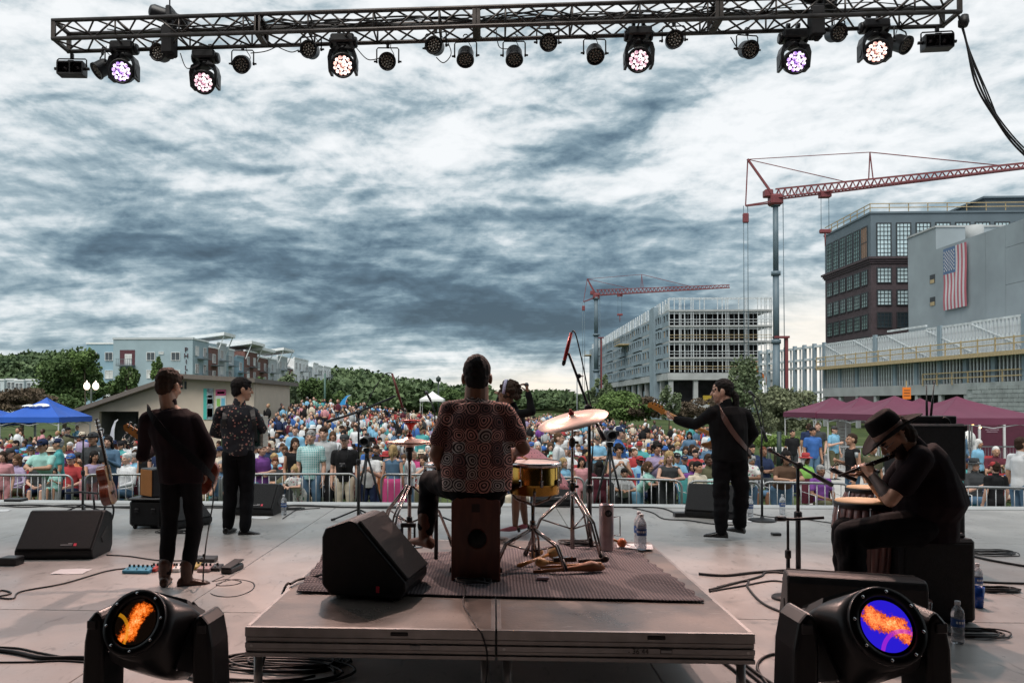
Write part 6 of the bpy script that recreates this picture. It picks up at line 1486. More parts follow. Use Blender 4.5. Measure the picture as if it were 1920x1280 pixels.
vs = [(q.x+(i/n-.5)*2.0, 13.7+(j/5)*.9, T(q.x, 13.9)+.03+.03*sin(i*1.9+j)*cos(j*2.3)) for j in range(6) for i in range(n+1)]
mb.add(vs, [(j*(n+1)+i, j*(n+1)+i+1, (j+1)*(n+1)+i+1, (j+1)*(n+1)+i) for j in range(5) for i in range(n)], True);o = obj('picnic_blanket', mb, SHM['royal blue']);tag(o, 'bright blue blanket spread on the lawn left of the congas', 'blanket')
o.modifiers.new('thickness', 'SOLIDIFY').thickness = .01
for k in range(4):
 a, b = P(1545+k*95, 845, 31+k*0.6), P(1632+k*95, 845, 31+k*0.6)
 barrier_len(V3((a.x, a.y, T(a.x, a.y))), V3((b.x, b.y, T(b.x, b.y))), ['crowd barrier far behind the shaved head man, under the tents', 'crowd barrier under the wide maroon tent', 'crowd barrier hidden behind the flute player under the tents', 'crowd barrier in front of the round sign stall'][k], 0.03)
globe = mat('lit_globe', (0.9, 0.8, 0.7), 0.3, var=0, emit=(1.0, 0.80, 0.62), es=0.9)
def globe_lamp():
 Y = 56.0;q = P(171, 745, Y);g = T(q.x, Y);t = thing('twin_globe_lamp', 'street lamp with two lit white globes left of the beige pavilion roof', 'street lamp', (q.x, Y, g));z = P(171, 733, Y).z-g
 mb = MB();mb.tube([(0, 0, 0), (0, 0, z+.2)], .07, 8);mb.tube([(-.34, 0, z+.1), (-.3, 0, z-.1), (0, 0, z-.15), (.3, 0, z-.1), (.34, 0, z+.1)], .035, 6);obj('post', mb, mat('post_green_black', (0.02, 0.035, 0.03), 0.5), t)
 for s in (-1, 1):
  mb = MB();mb.lathe([(.09, 0), (.2, .12), (.23, .3), (.17, .48), (.06, .56), (.03, .68), (0, .70)], 16, (s*.34, 0, z+.1));obj('globe', mb, globe, t)
globe_lamp()
def pole(lab, px, y0, y1, Y, r=.07, m=None, head=True):
 q = P(px, y1, Y);g = T(q.x, Y);zt = P(px, y0, Y).z-g;t = thing('lamp_post', lab, 'street lamp', (q.x, Y, g));pm = m or mat('post_green_black', (0.02, 0.035, 0.03), 0.5)
 mb = MB();mb.tube([(0, 0, 0), (0, 0, zt*.9)], [r*1.3, r], 8);obj('post', mb, pm, t)
 if head: mb = MB();mb.lathe([(r, 0), (r*3.2, .15), (r*3.6, .7), (r*1.5, .9), (0, 1.1)], 10, (0, 0, zt*.9));obj('lantern', mb, pm, t)
pole('distant dark lantern post on the skyline left of the drummer', 822, 708, 760, 130, .12)
pole('thin green pole in front of the left tree group', 609, 690, 790, 66, .08, mat('pole_green', (0.05, 0.11, 0.09), 0.5), False)
pole('thin grey pole left of the unfinished apartment block', 1082, 700, 765, 90, .06, mat('pole_grey', (0.2, 0.22, 0.23), 0.5), False)
pole('dark post on the path behind the bass player', 1461, 800, 850, 32, .09, None, False)
pole('short dark bollard post by the pale shrubs', 1442, 830, 880, 26, .06, None, False)
def feather(lab, px, ty, by, Y, m, w=.5):
 a, b = P(px, ty, Y), P(px, by, Y);t = thing('feather_banner', lab, 'banner', (b.x, Y, T(b.x, Y)));h = a.z-T(b.x, Y);mb = MB();mb.tube([(0, 0, 0), (0, 0, h*.75), (w*.25, 0, h*.93), (w*.6, 0, h)], .02, 5);obj('pole', mb, white_p, t)
 pts = [(0.02, 0, h*.25), (-w*.9, 0, h*.22), (-w*.85, 0, h*.5), (-w*.4, 0, h*.8), (w*.1, 0, h*.97), (w*.55, 0, h), (w*.2, 0, h*.9), (.02, 0, h*.75)]
 mb = MB();mb.prism(pts, (0, .012, 0));obj('cloth', mb, m, t)
feather('sky blue feather banner above the crowd at the foot of the wood', 648, 740, 775, 66, mat('banner_blue', (0.03, 0.28, 0.62), 0.7, var=0.1), .8)
feather('white feather banner before the open door of the beige pavilion', 214, 786, 812, 38, mat('banner_white', (0.5, 0.5, 0.58), 0.7, var=0.2, scale=2), .32)
def tripod(lab, px, cam_y, Y):
 q = P(px, cam_y, Y);g = T(q.x, Y);t = thing('video_camera_tripod', lab, 'camera', (q.x, Y, g));h = q.z-g
 for a in (R(-95), R(25), R(145)):
  mb = MB();mb.tube([(0, 0, h-.18), (cos(a)*.45, sin(a)*.45, 0)], [.022, .014], 6);mb.tube([(0.03*cos(a), .03*sin(a), h-.25), (cos(a)*.25, sin(a)*.25, h*.42)], .012, 5);obj('leg', mb, blk, t)
 mb = MB();mb.tube([(cos(a)*.27, sin(a)*.27, h*.36) for a in (R(-95), R(25), R(145), R(-95))], .008, 5);obj('spreader', mb, blk, t)
 mb = MB();mb.cyl((0, 0, h-.3), (0, 0, h-.12), .04, 10);mb.box((0, 0, h-.10), (.12, .14, .07), bev=.015);mb.tube([(.04, .05, h-.1), (.16, .5, h-.22)], .012, 6);obj('head', mb, blk, t)
 mb = MB();mb.box((0, .03, h+.05), (.14, .34, .19), bev=.02);mb.box((0, .0, h+.19), (.05, .22, .04), bev=.01);mb.box((.11, -.06, h+.10), (.1, .02, .08), bev=.005);mb.lathe([(.05, 0), (.06, .03), (.07, .12), (.085, .14), (.085, .2), (.07, .2), (.06, .13), (0, .12)], 16, (0, -.14, h+.06), (0, -1, 0));obj('camera_body', mb, blk, t)
tripod('black video camera on tripod before the person in the white tee', 688, 833, 14.0)
tripod('black video camera on tripod left of the man in the bright blue vest', 1143, 822, 13.6)
TY = 9.0
TL = P(97, 73, TY);TR = P(1803, 22, TY)
TH, TD = 0.222, 0.34
truss = thing('lighting_truss', 'long dark aluminium box truss hanging over the stage front, full of lamps', 'lighting truss', TL)
def tpt(u, hz, dy):     # u along 0..1, hz 0 bottom 1 top, dy 0 near 1 far (the near face is the one the camera sees)
 return (TR-TL)*u+Vector((0, dy*TD, hz*TH))
for hz in (0, 1):
 for dy in (0, 1):
  mb = MB();mb.cyl(tpt(0, hz, dy), tpt(1, hz, dy), 0.0245, 12);obj('chord', mb, trm, truss)
NB = 41
for face in ('near', 'far', 'top', 'bottom'):
 for i in range(NB):
  u0, u1 = i/NB, (i+1)/NB
  a, b = (0, 1) if i % 2 == 0 else (1, 0)
  if face in ('near', 'far'):
   dy = 0 if face == 'near' else 1;p, q = tpt(u0, a, dy), tpt(u1, b, dy);r_, s_ = tpt(u0, 0, dy), tpt(u0, 1, dy)
  else:
   hz = 1 if face == 'top' else 0;p, q = tpt(u0, hz, a), tpt(u1, hz, b);r_, s_ = tpt(u0, hz, 0), tpt(u0, hz, 1)
  mb = MB();mb.cyl(p, q, 0.0115, 8);obj('brace', mb, trm, truss)
  if i % 3 == 0:
   mb = MB();mb.cyl(r_, s_, 0.0115, 8);obj('cross_bar', mb, trm, truss)
for u in (0.002, 0.2345, 0.2365, 0.478, 0.482, 0.742, 0.746, 0.998):
 mb = MB()
 for (h0, d0, h1, d1_) in ((0, 0, 1, 0), (0, 1, 1, 1), (0, 0, 0, 1), (1, 0, 1, 1)):
  mb.beam(tpt(u, h0, d0)+Vector((0, 0, 0)), tpt(u, h1, d1_), 0.03, 0.05, up=(1, 0, 0))
 obj('end_plate', mb, trm, truss)
bund = thing('cable_bundle', 'black power and signal cables laid loosely along the inside of the truss', 'cable', TL)
def lamp_cable(name, pts, r, label, group=None, m=None, parent=None):
 mb = MB();mb.tube(spline(pts, 7), r, 6);o = obj(name, mb, m or rub, parent, world=parent is not None)
 if parent is None: tag(o, label, 'cable', group)
 return o
for k in range(7):
 pts = [];u = rnd.uniform(0.01, 0.3) if k else 0.22
 end = rnd.uniform(0.7, 0.99)
 while u < end:
  pts.append(TL+tpt(u, rnd.uniform(0.62, 0.9), rnd.uniform(0.2, 0.85)));u += rnd.uniform(0.025, 0.05)
 lamp_cable('truss_cable', pts, rnd.choice((0.006, 0.008, 0.011)), '', parent=bund)
def hoist(px, py, lab, s=1.0):
 at = P(px, py, TY+0.25)
 t = thing('chain_hoist', lab, 'chain hoist', at)
 mb = MB();mb.box((0, 0, -0.20), (0.15, 0.18, 0.36), bev=0.02);mb.box((0.015, 0, -0.36), (0.10, 0.12, 0.10), bev=0.03);obj('chain_bag', mb, dk, t)
 mb = MB();mb.lathe([(0.0, -0.25), (0.07, -0.24), (0.088, -0.2), (0.088, 0.05), (0.075, 0.07), (0.075, 0.19), (0.06, 0.24), (0, 0.245)], 18, (0, 0, 0.10), (1, 0.1, -0.35));obj('motor', mb, blk, t)
 mb = MB();mb.box((0.02, 0, 0.11), (0.07, 0.21, 0.2), bev=0.015);mb.box((0.02, 0, 0.0), (0.12, 0.14, 0.10), bev=0.02);obj('gearbox', mb, blkm, t)
 mb = MB();mb.cyl((0.0, 0, 0.2), (0.0, 0, ROOF_Z-at.z), 0.009, 6);obj('chain', mb, blkm, t)
 return t
hoist(318, 48, 'black electric chain hoist with hanging chain bag at the left end of the truss')
hoist(1530, 12, 'black electric chain hoist on the right part of the truss, mostly above the picture')
ledm = mat('unlit_led_lens', (0.19, 0.17, 0.14), 0.25, var=0.3, scale=60, coat=0.5)
def par_can():
 t = thing('par_lamp', 'x', 'stage lamp', (0, 0, 0))
 r = 0.098
 mb = MB();mb.tube([(-0.135, 0, 0.005), (-0.135, 0, 0.15), (-0.12, 0, 0.17), (0.12, 0, 0.17), (0.135, 0, 0.15), (0.135, 0, 0.005)], 0.0085, 6)
 y_ = obj('yoke', mb, blkm, t)
 for s in (-1, 1):
  mb = MB();mb.lathe([(0.0, 0), (0.02, 0), (0.02, 0.02), (0.012, 0.022), (0.012, 0.045), (0, 0.045)], 8, (s*0.125, 0, 0), (s, 0, 0))
  obj('knob', mb, blkm, y_)
 mb = MB();mb.lathe([(0.0, -0.10), (0.055, -0.10), (0.085, -0.085), (0.098, -0.05), (0.10, 0.06), (0.108, 0.075), (0.108, 0.095), (0.092, 0.095), (0.092, 0.07), (0, 0.07)], 28, (0, 0, 0), (0, -1, 0));body = obj('body', mb, blk, t)
 mb = MB()
 for rr, n in ((0.0, 1), (0.035, 6), (0.068, 12)):
  for k in range(n):
   a = 2*pi*k/n+rr*9;mb.lathe([(0.0145, 0), (0.0145, 0.006), (0.008, 0.012), (0, 0.0125)], 8, (rr*cos(a), -0.07, rr*sin(a)), (0, -1, 0))
 obj('lens_cluster', mb, ledm, body)
 mb = MB();mb.box((0, 0, 0.19), (0.035, 0.03, 0.05), bev=0.005);mb.tube([(0.03*cos(a), 0.0, 0.235+0.03*sin(a)) for a in np.linspace(-2.6, 2.6+pi*0.15, 10)], 0.007, 6);obj('clamp', mb, blkm, t)
 mb = MB();mb.tube(spline([(0.02, 0.08, 0.03), (0.07, 0.10, 0.12), (0.03, 0.05, 0.2), (0.05, 0.03, 0.27)], 5), 0.005, 5);obj('tail_cable', mb, rub, t)
 return t
pc = par_can()
def set_lamp(t, px, py, Y, scale=1.0, tilt=25, yaw=0):
 at = P(px, py, Y);t.location = at;t.rotation_euler = (0, 0, R(yaw));t.scale = (scale,)*3
 return at
cans = [  # px, py, tilt, yaw
 (303, 101, 12, -12, 'amber tinted small round spot beside the left chain hoist'),
 (192, 128, 40, -50, 'small round spot half hidden behind the leftmost lit moving head'),
 (455, 120, 30, 4, 'small round spot between the second and third lit moving heads from the left'),
 (583, 95, 14, -8, 'small round spot just left of the third lit moving head'),
 (727, 116, 22, 3, 'small round spot just right of the third lit moving head'),
 (817, 88, 12, -14, 'small round spot hung high with a loop of cable below it'),
 (873, 105, 58, -3, 'small round spot tipped down, left of the truss centre joint'),
 (964, 104, 62, 2, 'small round spot tipped down, right of the truss centre joint'),
 (1027, 80, 25, 4, 'small round spot hung high, second right of the truss centre joint'),
 (1115, 100, 50, 4, 'small round spot just left of the fourth lit moving head'),
 (1263, 76, 16, -4, 'small round spot just right of the fourth lit moving head'),
 (1401, 93, 26, 10, 'small round spot left of the fifth lit moving head'),
 (1565, 63, 20, 12, 'small round spot below the right chain hoist'),
 (1688, 82, 35, 35, 'small round spot half hidden behind the rightmost lit moving head'),
]
for i, (px, py, tl, yw, lab) in enumerate(cans):
 t = pc if i == 0 else copy_thing(pc, (0, 0, 0), label=lab, group='small round spots on the truss')
 t['label'] = lab;t['group'] = 'small round spots on the truss'
 Y = TY+TD if py-0 > 92+(px-200)*-0.028+0 else TY
 set_lamp(t, px, py, Y, 1.0, tl, yw)
 for c in t.children:
  if c.name.split('.')[0] == 'body': c.rotation_euler = (R(tl), 0, 0)
def lit_lens_mat(name, c1, c2, s):
 m = bpy.data.materials.new(name);m.use_nodes = True;nt = m.node_tree;b = nt.nodes['Principled BSDF'];N = nt.nodes.new;L = nt.links.new
 tc = N('ShaderNodeTexCoord');v = N('ShaderNodeTexNoise');v.inputs['Scale'].default_value = 22;v.inputs['Detail'].default_value = 3;L(tc.outputs['Object'], v.inputs['Vector'])
 r = N('ShaderNodeValToRGB');L(v.outputs['Fac'], r.inputs[0])
 e = r.color_ramp.elements;e[0].position = 0.38;e[0].color = (*c2, 1);e[1].position = 0.60;e[1].color = (1.0, 0.95, 0.93, 1);k = e.new(0.5);k.color = (*c1, 1)
 b.inputs['Base Color'].default_value = (0.3, 0.25, 0.25, 1);L(r.outputs[0], b.inputs['Emission Color']);b.inputs['Emission Strength'].default_value = s
 b.inputs['Roughness'].default_value = 0.2
 return m
LIT = [lit_lens_mat('lit_led_violet', (0.52, 0.34, 0.72), (0.16, 0.07, 0.34), 1.0), lit_lens_mat('lit_led_rose', (0.72, 0.45, 0.50), (0.30, 0.14, 0.20), .9), lit_lens_mat('lit_led_peach', (0.85, 0.52, 0.42), (0.36, 0.16, 0.14), 1.0)]
lens_dark = mat('lens_gap', (0.05, 0.03, 0.06), 0.3, var=0)
def moving_head(lab, px, py, Y, tilt, yaw, lm, base_yaw=0, sc=1.0):
 """py = centre of the lens"""
 at = P(px, py, Y)
 t = thing('moving_head_lamp', lab, 'stage lamp', at, R(base_yaw), 'lit moving heads on the truss');t.scale = (sc,)*3
 piv = Vector((0, 0.02, 0.08))
 mb = MB();mb.box((0, 0.03, 0.40), (0.30, 0.24, 0.11), bev=0.02);mb.box((0.0, 0.03, 0.33), (0.16, 0.16, 0.05), bev=0.02)
 mb.lathe([(0, -0.02), (0.06, -0.02), (0.07, 0.0), (0.06, 0.02), (0, 0.02)], 14, (-0.155, 0.03, 0.38), (1, 0, 0));mb.lathe([(0, -0.02), (0.06, -0.02), (0.07, 0.0), (0.06, 0.02), (0, 0.02)], 14, (0.155, 0.03, 0.38), (1, 0, 0));obj('base', mb, blk, t)
 mb = MB()
 for s in (-1, 1):
  mb.prism([(s*0.175, -0.05, -0.02), (s*0.185, -0.07, 0.16), (s*0.16, -0.07, 0.25), (s*0.06, -0.06, 0.31), (s*0.03, -0.06, 0.27), (s*0.12, -0.05, 0.21), (s*0.138, -0.05, 0.15), (s*0.142, -0.04, -0.02)], (0, 0.15, 0))
  mb.cyl((s*0.135, 0.02, 0.06), (s*0.185, 0.02, 0.06), 0.055, 14)
 mb.cyl((0, 0.03, 0.25), (0, 0.03, 0.34), 0.07, 16);obj('yoke', mb, blk, t)
 mb = MB();d = (0, -1, 0)
 mb.lathe([(0, -0.15), (0.07, -0.15), (0.115, -0.10), (0.132, -0.04), (0.136, 0.05), (0.150, 0.07), (0.152, 0.11), (0.128, 0.11), (0.128, 0.09), (0, 0.09)], 30, (0, 0, 0), d)
 head = obj('head', mb, blk, t, loc=piv, rot=(R(tilt), 0, R(yaw)))
 mb = MB();mb.lathe([(0.126, 0.0), (0.126, 0.004), (0, 0.004)], 30, (0, -0.0905, 0), d);obj('front_glass', mb, lens_dark, head)
 mb = MB()
 for rr, n in ((0.0, 1), (0.048, 6), (0.096, 12)):
  for k in range(n):
   a = 2*pi*k/n+rr*3;mb.lathe([(0.0225, 0), (0.0225, 0.006), (0.014, 0.013), (0, 0.015)], 9, (rr*cos(a), -0.094, rr*sin(a)), d)
 obj('lens_cluster', mb, lm, head)
 for s in (-1, 1):
  mb = MB();mb.box((s*0.06, 0.03, 0.49), (0.03, 0.04, 0.09), bev=0.006);mb.cyl((s*0.06-0.02, 0.03, 0.53), (s*0.06+0.02, 0.03, 0.53), 0.035, 10);obj('clamp', mb, blkm, t)
 return t, at
heads = [
 (231, 146, 18, 4, 0, 'leftmost lit moving head on the truss, tall bracket and violet glowing lens'),
 (384, 162, 34, 2, 1, 'lit moving head hanging lowest on the truss, second from the left'),
 (643, 134, 22, 6, 2, 'lit moving head left of the truss centre, with a glaring white and pink lens'),
 (1198, 122, 30, -10, 1, 'lit moving head right of the truss centre with dull pink lens'),
 (1489, 127, 22, 0, 0, 'lit moving head below the right joint plates, lens glowing white violet'),
 (1641, 108, 24, -10, 2, 'rightmost lit moving head on the truss, lens glowing peach'),
]
SPOTS = []
for px, py, tl, yw, mi, lab in heads:
 Y = TY+0.22 if px != 384 else TY+TD+0.05
 t, at = moving_head(lab, px, py, Y, tl, yw, LIT[mi], sc=0.96)
 SPOTS.append((at, mi))
def blinder(px, py, lab, yw):
 at = P(px, py, TY+TD)
 t = thing('blinder_lamp', lab, 'stage lamp', at, R(yw), 'two cell blinders at the truss ends')
 mb = MB();mb.tube([(-0.18, 0, -0.01), (-0.18, 0, 0.10), (-0.165, 0, 0.115), (0.165, 0, 0.115), (0.18, 0, 0.10), (0.18, 0, -0.01)], 0.009, 6);obj('yoke', mb, blkm, t)
 mb = MB()
 for zz in (-0.09, 0.055): mb.box((0, 0, zz), (0.32, 0.14, 0.018))
 for xx in (-0.155, 0, 0.155): mb.box((xx, 0.0, -0.018), (0.014, 0.14, 0.13))
 mb.box((0, 0.06, -0.018), (0.31, 0.02, 0.13));mb.box((0.0, 0.0, 0.075), (0.08, 0.08, 0.025), bev=0.006)
 obj('housing', mb, blkm, t)
 for s in (-1, 1):
  mb = MB();mb.lathe([(0.064, 0.05), (0.062, 0.0), (0.045, -0.045), (0.0, -0.05)], 18, (s*0.077, 0, -0.018), (0, -1, 0), capends=False);obj('reflector', mb, mat('smoked_reflector', (0.10, 0.095, 0.10), 0.25, metal=0.8), t)
  mb = MB();mb.lathe([(0, -0.03), (0.02, -0.03), (0.02, 0.03), (0, 0.03)], 8, (s*0.185, 0, -0.01), (1, 0, 0));obj('knob', mb, blkm, t)
 mb = MB();mb.box((0, 0, 0.15), (0.04, 0.04, 0.07), bev=0.006);obj('clamp', mb, blkm, t)
blinder(135, 128, 'twin cell blinder lamp at the far left end of the truss', 4)
blinder(1757, 78, 'twin cell blinder lamp at the far right end of the truss', -4)
for pts, where in zip(([(338, 100), (350, 128), (372, 122)], [(668, 90), (690, 112), (716, 108)], [(835, 70), (846, 100), (832, 118), (818, 108)], [(930, 55), (936, 88), (955, 92)], [(520, 88), (545, 98), (560, 94)], [(1370, 70), (1385, 92), (1402, 84)], [(1268, 42), (1300, 60), (1340, 52)], [(470, 100), (500, 96), (530, 82)]), ('by the second lit head', 'just left of the third lit head', 'below the high spot left of the centre joint', 'from the centre joint to the tipped spot', 'before the round spot left of it', 'above the spot left of the fifth lit head', 'right of the fourth lit head', 'right of the second lit head')):
 lamp_cable('lamp_cable', [P(a, b, TY+0.1) for a, b in pts], 0.006, 'thin black cable loop under the truss '+where, 'cable loops under the truss')
mbs = [[(1797, 30), (1806, 55), (1825, 130), (1850, 190), (1885, 245), (1935, 300), (1985, 350)], [(1799, 32), (1812, 80), (1830, 160), (1868, 225), (1900, 270), (1950, 318), (1995, 360)],
  [(1799, 30), (1818, 95), (1852, 175), (1880, 240), (1915, 278), (1960, 330), (2005, 372)], [(1797, 32), (1822, 110), (1838, 150), (1862, 205), (1905, 262), (1950, 305), (1990, 350)]]
t = thing('cable_loom', 'heavy bunch of black cables hanging off the right end of the truss', 'cable', P(1800, 36, TY+0.1))
for k, pts in enumerate(mbs):
 mb = MB();mb.tube(spline([P(a, b, TY+0.1+0.03*k) for a, b in pts], 7), 0.011 if k < 2 else 0.008, 7);obj('cable', mb, rub, t, world=True)
mb = MB();mb.lathe([(0, -0.04), (0.05, -0.03), (0.06, 0.03), (0.04, 0.1), (0, 0.11)], 10, P(1806, 45, TY+0.1), (0.2, 0, 1));obj('tied_knot', mb, rub, t, world=True)
SPOT_AIM = [(-2.6, 4.6, 0), (-3.6, 4.8, 0), (-1.0, 4.2, 0), (1.2, 4.4, 0), (1.6, 4.4, 0), (3.0, 4.6, 0)]
SPOT_COL = [(1.0, 0.62, 0.52), (1.0, 0.52, 0.42), (1.0, 0.68, 0.58), (1.0, 0.62, 0.52), (1.0, 0.64, 0.54), (1.0, 0.60, 0.50)]
for (at, mi), aim, c, kk in zip(SPOTS, SPOT_AIM, SPOT_COL, (0.8, 0.5, 1.9, 0.5, 1.5, 0.8)):
 ld = bpy.data.lights.new('spot_light', 'SPOT');ld.energy = 300*kk;ld.color = c;ld.spot_size = R(74);ld.spot_blend = 0.9;ld.shadow_soft_size = 0.07
 lo = bpy.data.objects.new('spot_light', ld);COL.objects.link(lo)
 d = (Vector(aim)-at).normalized();lo.location = at+d*0.28;lo.rotation_euler = d.to_track_quat('-Z', 'Y').to_euler()
red_jkt = cloth('jacket_black_maroon', (0.012, 0.0055, 0.0075));jeans_k = cloth('jeans_black', (0.005, 0.005, 0.0065));blk_jkt = cloth('jacket_black', (0.0055, 0.0055, 0.0065))
boot_br = mat('boot_leather_brown', (0.055, 0.022, 0.012), 0.38, var=0.3, scale=14, bump=0.2);boot_tan = mat('boot_leather_tan', (0.12, 0.045, 0.02), 0.5, var=0.2, scale=14, bump=0.2);shoe_k = mat('shoe_black_polished', (0.012, 0.011, 0.011), 0.2, var=0.2)
fl_dark = floral_mat('shirt_dark_floral', (0.010, 0.010, 0.016), [(0.42, 0.16, 0.13), (0.30, 0.20, 0.17), (0.12, 0.10, 0.09), (0.48, 0.26, 0.22), (0.10, 0.13, 0.09)], 26, 0.30)
def ring_shirt():
 m = bpy.data.materials.new('shirt_ring_print');m.use_nodes = True;nt = m.node_tree;b = nt.nodes['Principled BSDF'];N = nt.nodes.new;L = nt.links.new
 b.inputs['Roughness'].default_value = 0.8;b.inputs['Specular IOR Level'].default_value = 0.25
 tc = N('ShaderNodeTexCoord');mp = N('ShaderNodeMapping');mp.inputs['Scale'].default_value = (1, 0, 1);mp.inputs['Rotation'].default_value = (0, 0, 0);L(tc.outputs['Object'], mp.inputs[0])
 v = N('ShaderNodeTexVoronoi');v.voronoi_dimensions = '3D';v.inputs['Scale'].default_value = 13;v.inputs['Randomness'].default_value = 0.12;wn = N('ShaderNodeTexNoise');wn.inputs['Scale'].default_value = 7;L(tc.outputs['Object'], wn.inputs['Vector']);wa = N('ShaderNodeVectorMath');wa.operation = 'MULTIPLY_ADD';L(wn.outputs['Color'], wa.inputs[0]);wa.inputs[1].default_value = (.055, 0, .055);L(mp.outputs[0], wa.inputs[2]);L(wa.outputs[0], v.inputs['Vector'])
 sep = N('ShaderNodeSeparateColor');L(v.outputs['Color'], sep.inputs[0]);wm = N('ShaderNodeMath');wm.operation = 'MULTIPLY_ADD';L(sep.outputs[1], wm.inputs[0]);wm.inputs[1].default_value = 16;wm.inputs[2].default_value = 26
 w = N('ShaderNodeMath');w.operation = 'MULTIPLY';L(v.outputs['Distance'], w.inputs[0]);L(wm.outputs[0], w.inputs[1])
 s = N('ShaderNodeMath');s.operation = 'SINE';L(w.outputs[0], s.inputs[0])
 cr = N('ShaderNodeValToRGB');L(sep.outputs[0], cr.inputs[0]);cr.color_ramp.interpolation = 'CONSTANT';e = cr.color_ramp.elements
 e[0].color = (0.50, 0.25, 0.21, 1);e[1].position = 0.45;e[1].color = (0.42, 0.34, 0.31, 1);k = e.new(0.75);k.color = (0.20, 0.09, 0.08, 1)
 r2 = N('ShaderNodeMapRange');L(s.outputs[0], r2.inputs[0]);r2.inputs['From Min'].default_value = -0.25;r2.inputs['From Max'].default_value = 0.25
 mx = N('ShaderNodeMix');mx.data_type = 'RGBA';L(r2.outputs[0], mx.inputs['Factor']);mx.inputs[6].default_value = (0.018, 0.012, 0.014, 1);L(cr.outputs[0], mx.inputs[7]);L(mx.outputs[2], b.inputs['Base Color'])
 return m
ringm = ring_shirt()
def jset(base, s, **k):
 """joints from photograph pixels with distances, relative to the figure's base"""
 J = dict(hyaw=0, hpitch=0, s=s, hs=1.09, nk=1.16, toeL=(-.15, 1, 0), toeR=(.15, 1, 0))
 for q, v in k.items():
  if q in ('hyaw', 'hpitch', 'toeL', 'toeR'): J[q] = v
  else: J[q] = P(*v)-V3(base)
 return J
def musician(label, base, J, skin, fem=False, vox=.0068, hands=None, hair=None, hairm=None, hair_disp=.003, beard=False):
 me = remesh(make_skin(J, fem, True, hands), 'person', vox, 1);me.materials.append(skin);me.materials.append(feat);me.materials.append(lipm);paint_face(me, J, beard=beard)
 o = bpy.data.objects.new('person', me);COL.objects.link(o);o.location = base;tag(o, label, 'person')
 if hair: obj('hair', remesh(make_hair(J, hair, seed=3), 'hair', .006, 1, wrinkle(hair_disp, 70)), None, o).data.materials.append(hairm)
 return o
def wear_(o, name, mb, m, vox=.009, amp=.006, f=16, sm=3, seed=1):
 me = remesh(mb, name, vox, sm, wrinkle(amp, f, seed));me.materials.append(m);return obj(name, me, None, o)
def shoes_(o, J, m, boot=0.0, seed=1, name='shoe'):
 for mb in make_shoes(J, boot=boot): me = remesh(mb, name, .007, 2);me.materials.append(m);obj(name, me, None, o)
wood_r = mat('guitar_mahogany', (0.16, 0.035, 0.018), 0.25, var=0.3, scale=5, coat=0.6, stretch=(1, 8, 8));wood_y = mat('maple_amber', (0.42, 0.18, 0.045), 0.3, var=0.15, scale=6, coat=0.5, stretch=(1, 6, 6));wood_s = mat('spruce_top', (0.4, 0.2, 0.08), 0.3, var=0.1, coat=0.5);rosew = mat('rosewood', (0.03, 0.015, 0.01), 0.5);chrome = mat('chrome', (0.55, 0.55, 0.56), 0.15, metal=1.0, var=0.05)
def outline(kind):
 if kind == 'acoustic': ctl = [(0, .0), (.01, .10), (.05, .165), (.13, .20), (.21, .185), (.28, .13), (.33, .125), (.40, .145), (.46, .135), (.495, .08), (.50, 0)]
 elif kind == 'bass': ctl = [(0, 0), (.02, .12), (.10, .165), (.20, .14), (.28, .125), (.36, .15), (.43, .165), (.47, .14), (.40, .07), (.38, 0)]
 else: ctl = [(0, 0), (.02, .11), (.09, .155), (.18, .13), (.25, .11), (.32, .135), (.39, .14), (.41, .11), (.34, .05), (.33, 0)]
 top = spline([(a, b, 0) for a, b in ctl], 4);pts = [(p.x, p.y) for p in top];return pts+[(x, -y) for x, y in pts[-2:0:-1]]
